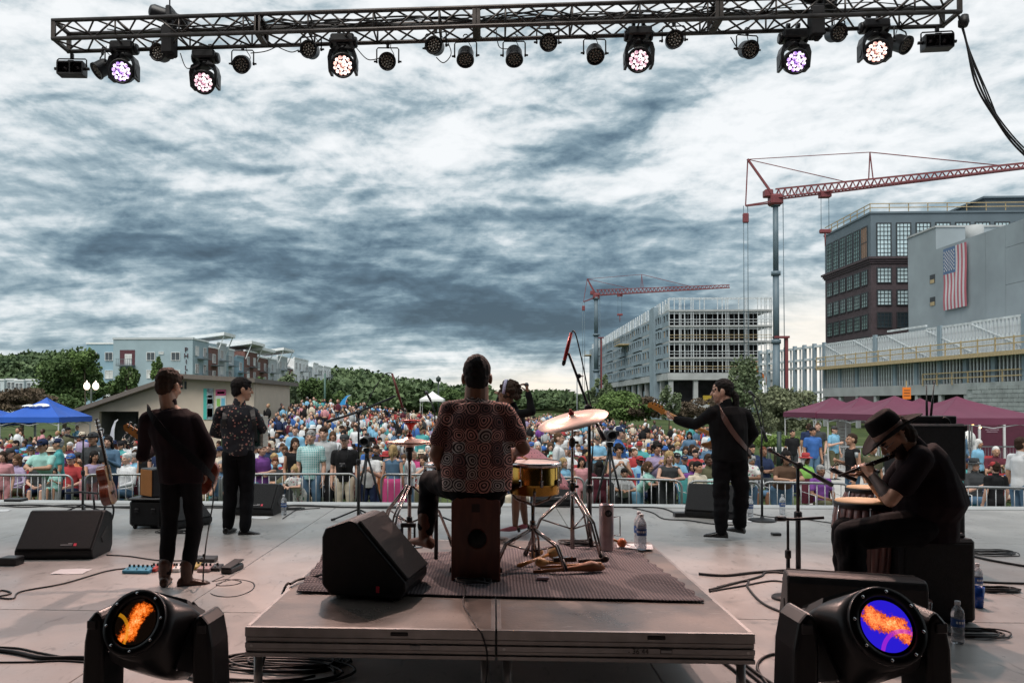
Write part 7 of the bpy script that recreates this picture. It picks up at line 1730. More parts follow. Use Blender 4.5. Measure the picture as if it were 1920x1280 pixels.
def guitar(label, cat, kind, loc, mat3, bodym, neckm, topm=None, scale=1.0):
 t = thing({'acoustic': 'acoustic_guitar', 'bass': 'bass_guitar', 'electric': 'electric_guitar'}[kind], label, cat, loc)
 d = {'acoustic': .105, 'bass': .042, 'electric': .045}[kind];pts = outline(kind);L0 = .50 if kind == 'acoustic' else .36;Ln = {'acoustic': .40, 'bass': .62, 'electric': .46}[kind]
 M3 = Matrix(mat3) if not isinstance(mat3, Matrix) else mat3
 t.rotation_euler = M3.to_euler();t.scale = (scale,)*3
 mb = MB();n = len(pts);rr = []
 for yy, sc in ((-d/2, .965), (-d/2+.006, .995), (-d/2+.012, 1), (d/2-.012, 1), (d/2-.006, .995), (d/2, .965)):
  rr.append([V3((.22+(x-.22)*sc, yy, z*sc)) for x, z in pts])
 mb.loft(rr, smooth=True);obj('body', mb, bodym, t)
 if kind == 'acoustic':
  mb = MB();mb.prism([(.22+(x-.22)*.975, d/2+.001, z*.975) for x, z in pts], (0, .003, 0));top = obj('soundboard', mb, wood_s, t)
  mb = MB();mb.lathe([(0, 0), (.05, 0), (.05, .003), (0, .003)], 24, (.34, d/2+.004, 0), (0, 1, 0));obj('sound_hole', mb, ink, top)
  mb = MB();mb.box((.15, d/2+.01, 0), (.03, .012, .15));obj('bridge', mb, rosew, top)
  for zz in (.36,):
   for yy in (-d/2+.004, d/2-.004): pass
 else:
  mb = MB();mb.prism([(.24+(x-.22)*.6, d/2+.001, z*.55-.01) for x, z in pts], (0, .003, 0));obj('pickguard', mb, ink, t)
  mb = MB();mb.box((.07, d/2+.01, 0), (.05, .018, .08));obj('bridge', mb, chrome, t)
  for xx in (.15, .24): mb = MB();mb.box((xx, d/2+.008, 0), (.025, .012, .075));obj('pickup', mb, ink, t)
 x1 = L0+Ln
 mb = MB();mb.loft([[V3((x, d/2-.005+.011*sin(a)*1.0-(.004), w*cos(a))) for a in [2*pi*q/10 for q in range(10)]] for x, w in ((L0-.1, .028), (L0, .027), (x1, .021))]);nk = obj('neck', mb, neckm, t)
 mb = MB();mb.box(((L0-.12+x1)/2, d/2+.010, 0), (x1-L0+.12, .006, .05));obj('fingerboard', mb, rosew if kind != 'bass' else neckm, nk)
 for k in range(10): mb = MB();mb.box((x1-.035-k*(.036 if kind != 'bass' else .045), d/2+.0145, 0), (.0025, .003, .048));obj('fret', mb, chrome, nk)
 if kind == 'bass': hp = [(0, -.022), (.02, -.03), (.05, -.05), (.10, -.052), (.17, -.045), (.20, -.02), (.205, .01), (.19, .03), (.17, .033), (.155, .02), (.13, .03), (.06, .032), (.02, .045), (0, .022)]
 elif kind == 'acoustic': hp = [(0, -.022), (.02, -.033), (.17, -.038), (.175, 0), (.17, .038), (.02, .033), (0, .022)]
 else: hp = [(0, -.022), (.03, -.05), (.17, -.05), (.19, -.02), (.17, .012), (.03, .025), (0, .022)]
 mb = MB();mb.prism([(x1+x, d/2-.012, z) for x, z in hp], (0, .016, 0));hs = obj('headstock', mb, neckm, t)
 pegs = [(x1+.04+.04*k, -.05) for k in range(4)] if kind == 'bass' else [(x1+.04+.05*k, s*.045) for k in range(3) for s in (-1, 1)]
 for x, z in pegs:
  mb = MB();mb.cyl((x, d/2-.014, z*.6), (x, d/2+.018, z*.6), .008, 8);mb.cyl((x, d/2-.008, z*.7), (x, d/2-.008, z*1.5), .005, 6);mb.box((x, d/2-.008, z*1.65), (.022, .008, .018), bev=.003);obj('tuning_peg', mb, chrome, hs)
 for k in range(4):
  zz = (-.015+.01*k);mb = MB();mb.tube([(.08, d/2+.022, zz*1.5), (x1+.02, d/2+.018, zz)], .0012, 4);obj('string', mb, chrome, t)
 return t
def frame3(xdir, ydir):
 x = V3(xdir).normalized();y = V3(ydir);y = (y-x*y.dot(x)).normalized();z = x.cross(y);return Matrix((x, y, z)).transposed()
def ribbon(name, pts, w, m, parent, wdir, th=.003):
 pts = spline(pts, 6);mb = MB();r = []
 for i, p in enumerate(pts):
  t = (pts[min(i+1, len(pts)-1)]-pts[max(i-1, 0)]).normalized();wd = V3(wdir);wd = (wd-t*wd.dot(t)).normalized();nn = t.cross(wd)
  r.append([p+wd*w/2+nn*th, p-wd*w/2+nn*th, p-wd*w/2-nn*th, p+wd*w/2-nn*th])
 mb.loft(r, smooth=False);o = obj(name, mb, m, parent)
 if parent is not None:
  pm = Matrix.Translation(parent.location) @ parent.rotation_euler.to_matrix().to_4x4() @ Matrix.Diagonal((*parent.scale, 1));o.matrix_local = pm.inverted()
 return o
Yg = 6.2;base = G(330, 1100)
J = jset(base, 1.0, pelvis=(338, 882, Yg), waist=(334, 846, Yg), chest=(324, 804, Yg), neck=(318, 762, Yg+.01), head=(318, 724, Yg+.04), hyaw=R(-22), hpitch=R(-16),
   shL=(279, 786, Yg-.03), shR=(361, 789, Yg+.03), elL=(268, 852, Yg+.10), elR=(394, 846, Yg+.03), wrL=(290, 838, Yg+.32), wrR=(384, 882, Yg+.24),
   hipL=(320, 888, Yg), hipR=(357, 888, Yg), knL=(318, 985, Yg+.02), knR=(365, 985, Yg+.06), anL=(309, 1079, Yg-.05), anR=(350, 1081, Yg-.02), toeL=(-.25, 1, 0), toeR=(.85, .45, 0))
gm_ = musician('man in dark maroon jacket, black jeans and brown boots playing guitar, back turned', base, J, SKINS[2], hair='short', hairm=HRM['dark brown'], hands=dict(L=dict(curl=.9, n=(1, 0, .3)), R=dict(curl=.6, n=(-.3, -1, 0))))
mj = make_shirt(J, False, .034, 'long', -.10, .012)
wear_(gm_, 'jacket', mj, red_jkt, amp=.008, f=12, seed=2);wear_(gm_, 'jeans', make_trousers(J, .010, .93, .92), jeans_k, amp=.004, f=14, seed=5);shoes_(gm_, J, boot_br, .10, name='boot')
gt = guitar('electric guitar with dark red body, half hidden by the man in the maroon jacket', 'guitar', 'electric', P(404, 905, Yg+.26), frame3((-.80, .12, .42), (.15, 1, 0)), wood_r, wood_y)
ribbon('strap', [P(282, 772, Yg+.12), P(276, 764, Yg-.03), P(286, 782, Yg-.165), P(312, 815, Yg-.175), P(350, 850, Yg-.165), P(385, 880, Yg-.08), P(402, 900, Yg+.14)], .062, jeans_k, gt, (0, 0, 1))
Ya = 8.66;base = G(445, 1004)
J = jset(base, 1.0, pelvis=(447, 848, Ya), waist=(446, 822, Ya), chest=(445, 789, Ya), neck=(448, 757, Ya), head=(455, 731, Ya+.05), hyaw=R(-62), hpitch=R(-6),
   shL=(414, 772, Ya-.04), shR=(474, 774, Ya+.02), elL=(402, 812, Ya+.16), elR=(492, 802, Ya+.22), wrL=(424, 815, Ya+.36), wrR=(478, 822, Ya+.38),
   hipL=(433, 852, Ya), hipR=(461, 852, Ya), knL=(432, 922, Ya+.02), knR=(463, 922, Ya+.04), anL=(427, 986, Ya), anR=(459, 992, Ya-.05), toeL=(.15, 1, 0), toeR=(.9, .35, 0))
am = musician('man in dark flowered shirt and black trousers playing accordion, head turned right', base, J, SKINS[2], hair='short', hairm=HRM['black'])
wear_(am, 'shirt', make_shirt(J, False, .030, 'long', -.03, .015), fl_dark, amp=.007, f=14, seed=4);wear_(am, 'trousers', make_trousers(J, .018, .97, 1.0), jeans_k, amp=.007, f=20, seed=6);shoes_(am, J, shoe_k)
ac = thing('accordion', 'black accordion held in front of the man in the flowered shirt', 'accordion', P(455, 808, Ya+.30), R(-10))
for s in (-1, 1): mb = MB();mb.box((s*.19, 0, 0), (.11, .19, .40), bev=.03);obj('case', mb, mat('accordion_green_black', (0.01, 0.03, 0.026), 0.15, var=0.2, coat=0.8), ac)
mb = MB()
for k in range(15): mb.box((-.13+k*.0185, 0, 0), (.008, .18 if k % 2 else .165, .38 if k % 2 else .365))
mb.box((0, 0, 0), (.27, .16, .36));obj('bellows', mb, rub, ac)
mb = MB()
for k in range(16): mb.box((.262, .03, -.17+k*.0225), (.035, .13, .02))
o = obj('keyboard', mb, mat('ivory', (0.6, 0.58, 0.52), 0.4), ac);o['kind'] = 'stuff'
ribbon('strap', [P(432, 775, Ya+.22), P(424, 762, Ya-.0), P(420, 790, Ya-.15), P(418, 812, Ya+.02), P(424, 830, Ya+.2)], .05, rub, ac, (1, 0, 0));ribbon('strap', [P(472, 775, Ya+.22), P(472, 763, Ya+.02), P(476, 790, Ya-.12), P(478, 812, Ya+.04), P(480, 830, Ya+.2)], .05, rub, ac, (1, 0, 0))
Yd = 4.72;base = V3((P(893, 900, Yd).x, Yd, RZ))
J = jset(base, 1.03, pelvis=(895, 903, Yd), waist=(894, 868, Yd), chest=(893, 812, Yd), neck=(893, 748, Yd+.01), head=(894, 708, Yd+.04), hyaw=R(2), hpitch=R(-6),
   shL=(843, 774, Yd), shR=(944, 774, Yd), elL=(818, 850, Yd-.02), elR=(982, 840, Yd), wrL=(822, 868, Yd+.18), wrR=(968, 848, Yd+.20),
   hipL=(868, 912, Yd), hipR=(922, 912, Yd), knL=(806, 902, Yd+.36), knR=(930, 912, Yd+.42), anL=(798, 1002, Yd+.32), anR=(908, 1010, Yd+.62), toeL=(-.45, .6, -.1), toeR=(.3, 1, 0))
J['hs'] = 1.0;J['nk'] = 1.28
dm = musician('drummer in dark red ring patterned shirt sitting on the wooden box drum, back turned', base, J, SKINS[3], hair='short', hairm=HRM['black'], hair_disp=.002, hands=dict(L=dict(curl=.9, n=(1, 0, 0)), R=dict(curl=.9, n=(-1, 0, 0))))
wear_(dm, 'shirt', make_shirt(J, False, .034, 'short', -.05, .03, loose=.03), ringm, amp=.007, f=13, seed=7, vox=.0085);wear_(dm, 'jeans', make_trousers(J, .012, .92, .95), jeans_k, amp=.006, f=22, seed=8);shoes_(dm, J, boot_tan, .12, name='boot')
for (a, b, n) in ((P(824, 872, Yd+.24), P(838, 862, Yd+.52), 'stick'), (P(968, 850, Yd+.26), P(992, 862, Yd+.50), 'stick')):
 mb = MB();mb.tube([a, a+(b-a)*.9, b], [.008, .006, .009], 8);o = obj('drum_stick', mb, wood_y);tag(o, 'wooden drum stick in the drummer\'s %s hand' % ('left' if a.x < base.x else 'right'), 'drum stick')
Ys = 8.8;base = G(962, 1001)
J = jset(base, .965, pelvis=(968, 862, Ys), waist=(970, 834, Ys), chest=(966, 796, Ys), neck=(962, 764, Ys), head=(952, 737, Ys), hyaw=R(82), hpitch=R(8),
   shL=(960, 777, Ys-.15), shR=(975, 777, Ys+.15), elL=(998, 772, Ys-.26), elR=(940, 790, Ys+.2), wrL=(990, 736, Ys-.22), wrR=(938, 752, Ys+.12),
   hipL=(966, 866, Ys-.09), hipR=(970, 866, Ys+.09), knL=(968, 928, Ys-.09), knR=(978, 926, Ys+.1), anL=(966, 982, Ys-.12), anR=(985, 978, Ys+.10), toeL=(-1, .15, 0), toeR=(-.9, -.3, 0))
for q in ('shL', 'shR'): J[q].z -= .01
sm = musician('singing woman with curly hair, headband, black top and pink dotted skirt, facing left', base, J, SKINS[3], True, hair='curly', hairm=HRM['dark brown'], hands=dict(L=dict(curl=1.0, n=(-1, 0, .2)), R=dict(curl=.9, n=(-1, 0, .3))))
wear_(sm, 'blouse', make_shirt(J, True, .018, 'long', .02, 0), blk_jkt, amp=.005, f=16, seed=9)
dotm = mat('skirt_pink_dots', (0.50, 0.14, 0.16), 0.8, var=0.05)
nt = dotm.node_tree;bb = nt.nodes['Principled BSDF'];vv = nt.nodes.new('ShaderNodeTexVoronoi');vv.inputs['Scale'].default_value = 30;vv.inputs['Randomness'].default_value = .1;tcn = nt.nodes.new('ShaderNodeTexCoord');nt.links.new(tcn.outputs['Object'], vv.inputs['Vector'])
ltn = nt.nodes.new('ShaderNodeMath');ltn.operation = 'LESS_THAN';ltn.inputs[1].default_value = .22;nt.links.new(vv.outputs['Distance'], ltn.inputs[0]);mxn = nt.nodes.new('ShaderNodeMix');mxn.data_type = 'RGBA';mxn.inputs[6].default_value = (.72, .30, .33, 1);mxn.inputs[7].default_value = (.12, .03, .05, 1);nt.links.new(ltn.outputs[0], mxn.inputs['Factor']);nt.links.new(mxn.outputs[2], bb.inputs['Base Color'])
mb = MB();rr = [];w0 = P(970, 838, Ys)-base
for k in range(12):
 f = k/11;row = []
 for q in range(60):
  a = 2*pi*q/60;r0 = .15+.37*f**.62;r = r0*(1+.07*f*sin(a*13+.5*sin(k*.4)));row.append(V3((w0.x+cos(a)*r*1.05-.0+.02*f, w0.y+sin(a)*r, w0.z-.44*f+.015*f*sin(a*6))))
 rr.append(row)
for row in list(reversed(rr)): rr.append([V3((w0.x+(p.x-w0.x)*.96, w0.y+(p.y-w0.y)*.96, p.z-.004)) for p in row])
mb.loft(rr);obj('skirt', mb, dotm, sm)
mb = MB();hm = head_mat(J);
pts = [J['head']+hm @ V3((.112*cos(a), .050+.0*sin(a)-.015, .03+.122*sin(a))) for a in np.linspace(-.35, pi+.35, 18)];r = []
for i, p in enumerate(pts):
 t_ = (pts[min(i+1, 17)]-pts[max(i-1, 0)]).normalized();wd = hm @ V3((0, 1, 0));nn = t_.cross(wd);r.append([p+wd*.017+nn*.004, p-wd*.017+nn*.004, p-wd*.017-nn*.004, p+wd*.017-nn*.004])
mb.loft(r);obj('headband', mb, floral_mat('headband_lilac', (0.42, 0.40, 0.55), [(0.1, 0.08, 0.15), (0.2, 0.18, 0.3)], 90, .25), sm)
mb = MB()
for s in (-1, 1): mb.tube([J['head']+hm @ V3((s*.034+.024*cos(a), .098, .004+.02*sin(a))) for a in np.linspace(0, 2*pi, 14)], .003, 5)
mb.tube([J['head']+hm @ V3((-.058, .095, .006)), J['head']+hm @ V3((-.082, .0, .01))], .003, 5);mb.tube([J['head']+hm @ V3((.058, .095, .006)), J['head']+hm @ V3((.082, .0, .01))], .003, 5);obj('glasses', mb, ink, sm)
mb = MB();mb.lathe([(0, 0), (.032, 0), (.032, .006), (0, .006)], 18, J['shL']+V3((-.06, -.055, -.0)), (-.3, -1, .2));obj('badge', mb, wht_f, sm)
pinkshoe = mat('shoe_pink_leather', (0.5, 0.16, 0.2), 0.35)
for q in 'LR':
 mb = MB();an = J['an'+q];td = V3(J['toe'+q]).normalized();
 capsule(mb, an+V3((0, 0, -.045)), an+td*.07+V3((0, 0, -.06)), .032, .028, 12);capsule(mb, an+td*.07+V3((0, 0, -.06)), an+td*.165+V3((0, 0, -.073)), .028, .013, 12);me = remesh(mb, 'shoe', .006, 1);me.materials.append(pinkshoe);so = obj('shoe', me, None, sm)
 mb = MB();mb.tube([an-td*.035+V3((0, 0, -.04)), an-td*.045+V3((0, 0, -.088))], [.022, .014], 10);obj('heel', mb, ink, so)
def mic(label, a, b, r=.013, headr=.0, m=None, cat='microphone'):
 """a = tip of the head, b = end of the handle"""
 a, b = V3(a), V3(b);t = thing('microphone', label, cat, a);d = (b-a).normalized();L_ = (b-a).length
 mb = MB();mb.lathe([(r*.75, .02), (r*.95, .05), (r, L_*.5), (r*.8, L_)], 14, (0, 0, 0), d);obj('handle', mb, m or blkm, t)
 mb = MB();hr = headr or r;mb.lathe([(0, -.004), (hr*.6, 0), (hr, .016), (hr, .034), (r*.8, .055)], 16, (0, 0, 0), d);obj('grille', mb, blkm if not headr else mat('mic_grille', (0.08, 0.08, 0.085), 0.35, metal=0.8), t)
 return t
h = base+J['wrL'];mic('black handheld microphone in the singer\'s raised hand', h+V3((-.02, 0, .11)), h+V3((.015, 0, -.06)), .014, .024);h = base+J['wrR'];mic('handheld microphone at the singer\'s mouth', h+V3((-.0, 0, .10)), h+V3((-.06, .02, -.04)), .014, .024)
Yb = 8.5;base = G(1362, 1008)
J = jset(base, 1.0, pelvis=(1368, 850, Yb), waist=(1368, 822, Yb), chest=(1364, 790, Yb), neck=(1361, 757, Yb), head=(1353, 734, Yb+.03), hyaw=R(72), hpitch=R(-8),
   shL=(1336, 774, Yb-.05), shR=(1394, 776, Yb+.03), elL=(1304, 796, Yb+.12), elR=(1413, 812, Yb+.10), wrL=(1268, 786, Yb+.24), wrR=(1392, 842, Yb+.26),
   hipL=(1354, 854, Yb), hipR=(1382, 854, Yb), knL=(1352, 924, Yb+.02), knR=(1390, 922, Yb+.05), anL=(1352, 994, Yb), anR=(1386, 985, Yb+.12), toeL=(-.95, .3, 0), toeR=(-.5, .8, 0))
bm_ = musician('bass player with dark ponytail, black jacket and black trousers, looking left', base, J, SKINS[1], hair='back_pony', hairm=HRM['black'], hands=dict(L=dict(curl=1.0, n=(.2, 0, 1), spread=1.1), R=dict(curl=.5, n=(-.3, -1, 0))))
wear_(bm_, 'jacket', make_shirt(J, False, .044, 'long', -.07, .02), blk_jkt, amp=.008, f=12, seed=12);wear_(bm_, 'trousers', make_trousers(J, .022, .98, 1.02), jeans_k, amp=.007, f=20, seed=13);shoes_(bm_, J, shoe_k)
nkdir = P(1215, 757, Yb+.38)-P(1400, 846, Yb+.20)
tot = (.36+.62+.205);sc_ = nkdir.length/tot
bg_ = guitar('bass guitar with amber maple neck and headstock sticking out left of the bass player', 'guitar', 'bass', P(1400, 846, Yb+.20), frame3(nkdir, (-.2, 1, .15)), mat('bass_sunburst', (0.22, 0.09, 0.03), 0.25, var=0.3, coat=.6), wood_y, scale=sc_)
ribbon('strap', [P(1345, 778, Yb+.16), P(1346, 760, Yb-.0), P(1356, 780, Yb-.17), P(1376, 812, Yb-.175), P(1396, 836, Yb-.12), P(1408, 850, Yb+.1)], .055, mat('leather_strap', (0.10, 0.05, 0.04), 0.5), bg_, (0, 0, 1))
Yh = 5.35;base = G(1720, 1150)
J = jset(base, 1.06, pelvis=(1752, 975, Yh+.02), waist=(1756, 935, Yh), chest=(1752, 885, Yh), neck=(1728, 836, Yh), head=(1693, 822, Yh-.0), hyaw=R(78), hpitch=R(-46),
   shL=(1742, 862, Yh-.19), shR=(1718, 868, Yh+.19), elL=(1684, 938, Yh-.24), elR=(1672, 930, Yh+.22), wrL=(1652, 893, Yh-.08), wrR=(1640, 890, Yh+.14),
   hipL=(1735, 990, Yh-.10), hipR=(1735, 990, Yh+.12), knL=(1606, 1002, Yh-.14), knR=(1600, 992, Yh+.22), anL=(1618, 1122, Yh-.12), anR=(1600, 1100, Yh+.25), toeL=(-1, 0, 0), toeR=(-1, .1, 0))
hmn = musician('seated man in black short sleeved shirt and wide brimmed hat playing a flute', base, J, SKINS[2], hair='crew', hairm=HRM['dark brown'], beard=True, hands=dict(L=dict(curl=.75, n=(.1, .5, -1), spread=1.25, scale=1.05, **{'from': J['elL']}), R=dict(curl=.75, n=(.1, -.6, -1), spread=1.25, scale=1.05)))
wear_(hmn, 'shirt', make_shirt(J, False, .050, 'short', -.12, .065, loose=.03), cloth('shirt_black_wine', (0.010, 0.005, 0.007)), amp=.009, f=10, seed=14);wear_(hmn, 'trousers', make_trousers(J, .024, .97, 1.08), jeans_k, amp=.008, f=16, seed=15);shoes_(hmn, J, shoe_k)
felt = mat('hat_felt_black', (0.006, 0.005, 0.0055), 0.85, var=0.2, spec=0.15)
hm = head_mat(J);ax = hm @ V3((0, -.12, 1));hc = J['head']+hm @ V3((0, -.01, .055));q3 = ax.normalized().to_track_quat('Z', 'Y').to_matrix()
sidev = (ax.cross(V3((0, 0, 1)))).normalized();fw = (hm @ V3((0, 1, 0)));fw = (fw-ax.normalized()*fw.dot(ax.normalized())).normalized();sd = fw.cross(ax.normalized())
def hatring(r, h, ov=1.12, dip=0.0, curl=0.0, n=36): return [hc+fw*cos(2*pi*j/n)*r*1.12*ov+sd*sin(2*pi*j/n)*r*1.12+ax.normalized()*(h*1.12+curl*(sin(2*pi*j/n)**2)-dip*(cos(2*pi*j/n)**2 if cos(2*pi*j/n) else 0)) for j in range(n)]
mb = MB();mb.loft([hatring(.089, -.01), hatring(.090, .03), hatring(.086, .08), hatring(.078, .115), hatring(.064, .128), hatring(.04, .120), hatring(.015, .112)]);hat = obj('hat', mb, felt, hmn)
mb = MB();mb.loft([hatring(.088, .0), hatring(.12, -.004, curl=.006), hatring(.165, -.006, 1.1, .012, .028), hatring(.185, -.002, 1.1, .018, .040), hatring(.186, -.007, 1.1, .018, .040), hatring(.165, -.012, 1.1, .012, .028), hatring(.12, -.010, curl=.006), hatring(.087, -.006)], cap=False);obj('brim', mb, felt, hat)
mb = MB();mb.loft([hatring(.0925, .0), hatring(.0925, .032), hatring(.090, .033), hatring(.090, -.001)], cap=False);obj('hat_band', mb, mat('hat_band_leather', (0.12, 0.05, 0.03), 0.5, var=0.3, scale=25), hat)
mb = MB()
for s in (-1, 1): mb.tube([J['head']+hm @ V3((s*.034+.022*cos(a), .098, .006+.018*sin(a))) for a in np.linspace(0, 2*pi, 14)], .0025, 5);mb.tube([J['head']+hm @ V3((s*.056, .095, .006)), J['head']+hm @ V3((s*.083, .0, .01))], .0025, 5)
obj('glasses', mb, chrome, hmn)
hmn.location.x -= .05
fa, fb = P(1678, 853, Yh-.02), P(1572, 892, Yh-.0)
t = thing('flute', 'dark wooden flute held to the mouth of the man in the wide hat', 'flute', fa);mb = MB();mb.tube([(0, 0, 0), (fb-fa)*.04, (fb-fa)*.1, (fb-fa)*.62, (fb-fa)*.66, (fb-fa)], [.006, .013, .0155, .0145, .010, .009], 14);obj('tube', mb, rosew, t)
for f in (.12, .38, .64): mb = MB();mb.lathe([(.016, -.006), (.018, 0), (.016, .006)], 14, (fb-fa)*f, (fb-fa), capends=False);obj('ring', mb, chrome, t)
grille = mat('speaker_grille', (0.008, 0.008, 0.009), 0.6, spec=0.3, var=0.1, scale=40, bump=0.5, bscale=320)
cab = mat('speaker_cabinet', (0.010, 0.0105, 0.012), 0.5, spec=0.35, var=0.15, scale=12, bump=0.25, bscale=160)
redlg = mat('logo_red', (0.7, 0.03, 0.07), 0.5, var=0, emit=(0.9, 0.05, 0.12), es=0.0);greyp = mat('grey_print', (0.35, 0.33, 0.34), 0.5, var=0)
def wedge(label, loc, rz, w=.70, d=.50, h=.38, logo=True, steep=False, handles=True, group='black wedge monitors on the stage'):
 """floor monitor: the sloping grille faces local -Y"""
 t = thing('floor_monitor', label, 'speaker', loc, rz, group)
 prof = [(-d/2+.03, 0), (-d/2, .05), (-d/2+.0, .09), (d/2-.20, h-.01), (d/2-.16, h), (d/2-.02, h-.05), (d/2, h-.10), (d/2, .06), (d/2-.05, 0)]
 if steep: prof[4:8] = [(d/2-.06, h), (d/2-.02, h-.01), (d/2, h-.05), (d/2, .06)]
 mb = MB();mb.prism([(-w/2, y, z) for y, z in prof], (w, 0, 0));o = obj('cabinet', mb, cab, t);bv = o.modifiers.new('b', 'BEVEL');bv.width = .012;bv.segments = 2;bv.limit_method = 'ANGLE'
 a = V3((0, prof[2][0], prof[2][1]));b = V3((0, prof[3][0], prof[3][1]));u = (b-a).normalized();nn = V3((0, -u.z, u.y));L_ = (b-a).length
 c = (a+b)/2+nn*.010;m3 = Matrix((V3((1, 0, 0)), u, nn)).transposed()
 if nn.z < 0: nn = -nn
 mb = MB();mb.box(c, (w-.035, L_-.01, .022), m3, bev=.006);g = obj('grille', mb, grille, t)
 for s in (-1, 1) if handles else ():
  mb = MB();mb.box((s*(w/2+.002), d*.08, h*.45), (.012, .17, .07), rot=(R(32)*1, 0, 0), bev=.005);obj('handle', mb, ink, t)
 if logo:
  mb = MB();p = a+u*.05+nn*.024;mb.box(p+V3((w*.27, 0, 0)), (.026, .028, .002), m3);lg = obj('logo', mb, redlg, g)
  for k, (x, ww) in enumerate(((.13, .05), (.17, .12))):
   mb = MB();mb.box(p+V3((w*.27-.022-ww/2, 0, 0))+u*(.012-.014*k), (ww*.9 if k else .04, .006, .002), m3);obj('print', mb, greyp, g)
 return t
wedge('black wedge monitor at the left with a small red logo, pink paper in front', G(122, 1040), R(6), .72, .50, .43)
wedge('black wedge monitor behind the accordion player near the stage edge', G(478, 962), R(-4), .66, .46, .40)
wedge('dark wedge monitor hidden behind the brass drum at the stage edge', G(1035, 947), R(2), .56, .42, .36)
wedge('black wedge monitor left of the bass player\'s legs', G(1338, 968), R(-24), .66, .50, .42)
wedge('grey wedge monitor behind the legs of the man in the maroon jacket', G(338, 985), R(60), .56, .5, .36, False)
wb = wedge('large black wedge monitor on the left front of the riser, side panel towards us', (P(698, 1098, 4.30).x, 4.45, RZ+.015), R(80), .46, .49, .42, False, False, False)
mb = MB();mb.box((-.244, -.09, .05), (.006, .018, .035));obj('red_tag', mb, redlg, wb)
wr = wedge('black wedge monitor at the right front with its back to us, before the congas', G(1592, 1205), R(166), .76, .46, .45, False, True)
t = thing('black_speaker_box', 'big black speaker box the man in the wide hat sits on', 'speaker', G(1722, 1150));mb = MB();mb.box((.0, 0, .29), (.50, .50, .56), bev=.02);obj('cabinet', mb, cab, t)
mb = MB();mb.box((0, -.255, .29), (.44, .012, .50), bev=.004);obj('grille', mb, grille, t);mb = MB();mb.box((0, 0, .585), (.42, .42, .03), bev=.012);obj('seat_pad', mb, rub, t)
for sx in (-1, 1):
 for sy in (-1, 1): mb = MB();mb.cyl((sx*.2, sy*.2, 0), (sx*.2, sy*.2, .014), .02, 10);obj('foot', mb, rub, t)
cw = mat('cajon_red_wood', (0.12, 0.026, 0.012), 0.4, var=0.25, scale=4, stretch=(6, 6, 1), coat=0.2)
cj = thing('box_drum', 'reddish wooden box drum with round sound hole that the drummer sits on', 'drum', (P(892, 1085, 4.66).x, 4.80, RZ+.012))
mb = MB();CWH = .505
mb.prism([(-.148, -.15, 0), (.148, -.15, 0), (.148, -.15, CWH-.03), (.11, -.15, CWH), (-.11, -.15, CWH), (-.148, -.15, CWH-.03)], (0, .30, 0));o = obj('body', mb, cw, cj);bv = o.modifiers.new('b', 'BEVEL');bv.width = .006;bv.segments = 2
mb = MB();mb.lathe([(0, 0), (.056, 0), (.056, .004), (0, .004)], 32, (.01, -.1505, .255), (0, -1, 0));obj('sound_hole', mb, ink, cj)
mb = MB();mb.lathe([(.056, -.001), (.062, .004), (.056, .006)], 32, (.01, -.1505, .255), (0, -1, 0), capends=False);obj('hole_rim', mb, cw, cj)
mb = MB();mb.box((0, 0, CWH+.014), (.28, .28, .028), bev=.01);obj('seat_pad', mb, rub, cj)
for s in (-1, 1): mb = MB();mb.box((s*.154, -.11, .06), (.012, .03, .03), bev=.003);obj('latch', mb, ink, cj)
for sx in (-1, 1):
 for sy in (-1, 1): mb = MB();mb.cyl((sx*.12, sy*.12, -.012), (sx*.12, sy*.12, .0), .015, 8);obj('foot', mb, rub, cj)
mb = MB();mb.box((0, -.152, .44), (.05, .002, .05));obj('maker_mark', mb, mat('mark_dark', (0.03, 0.01, 0.008), 0.5), cj)
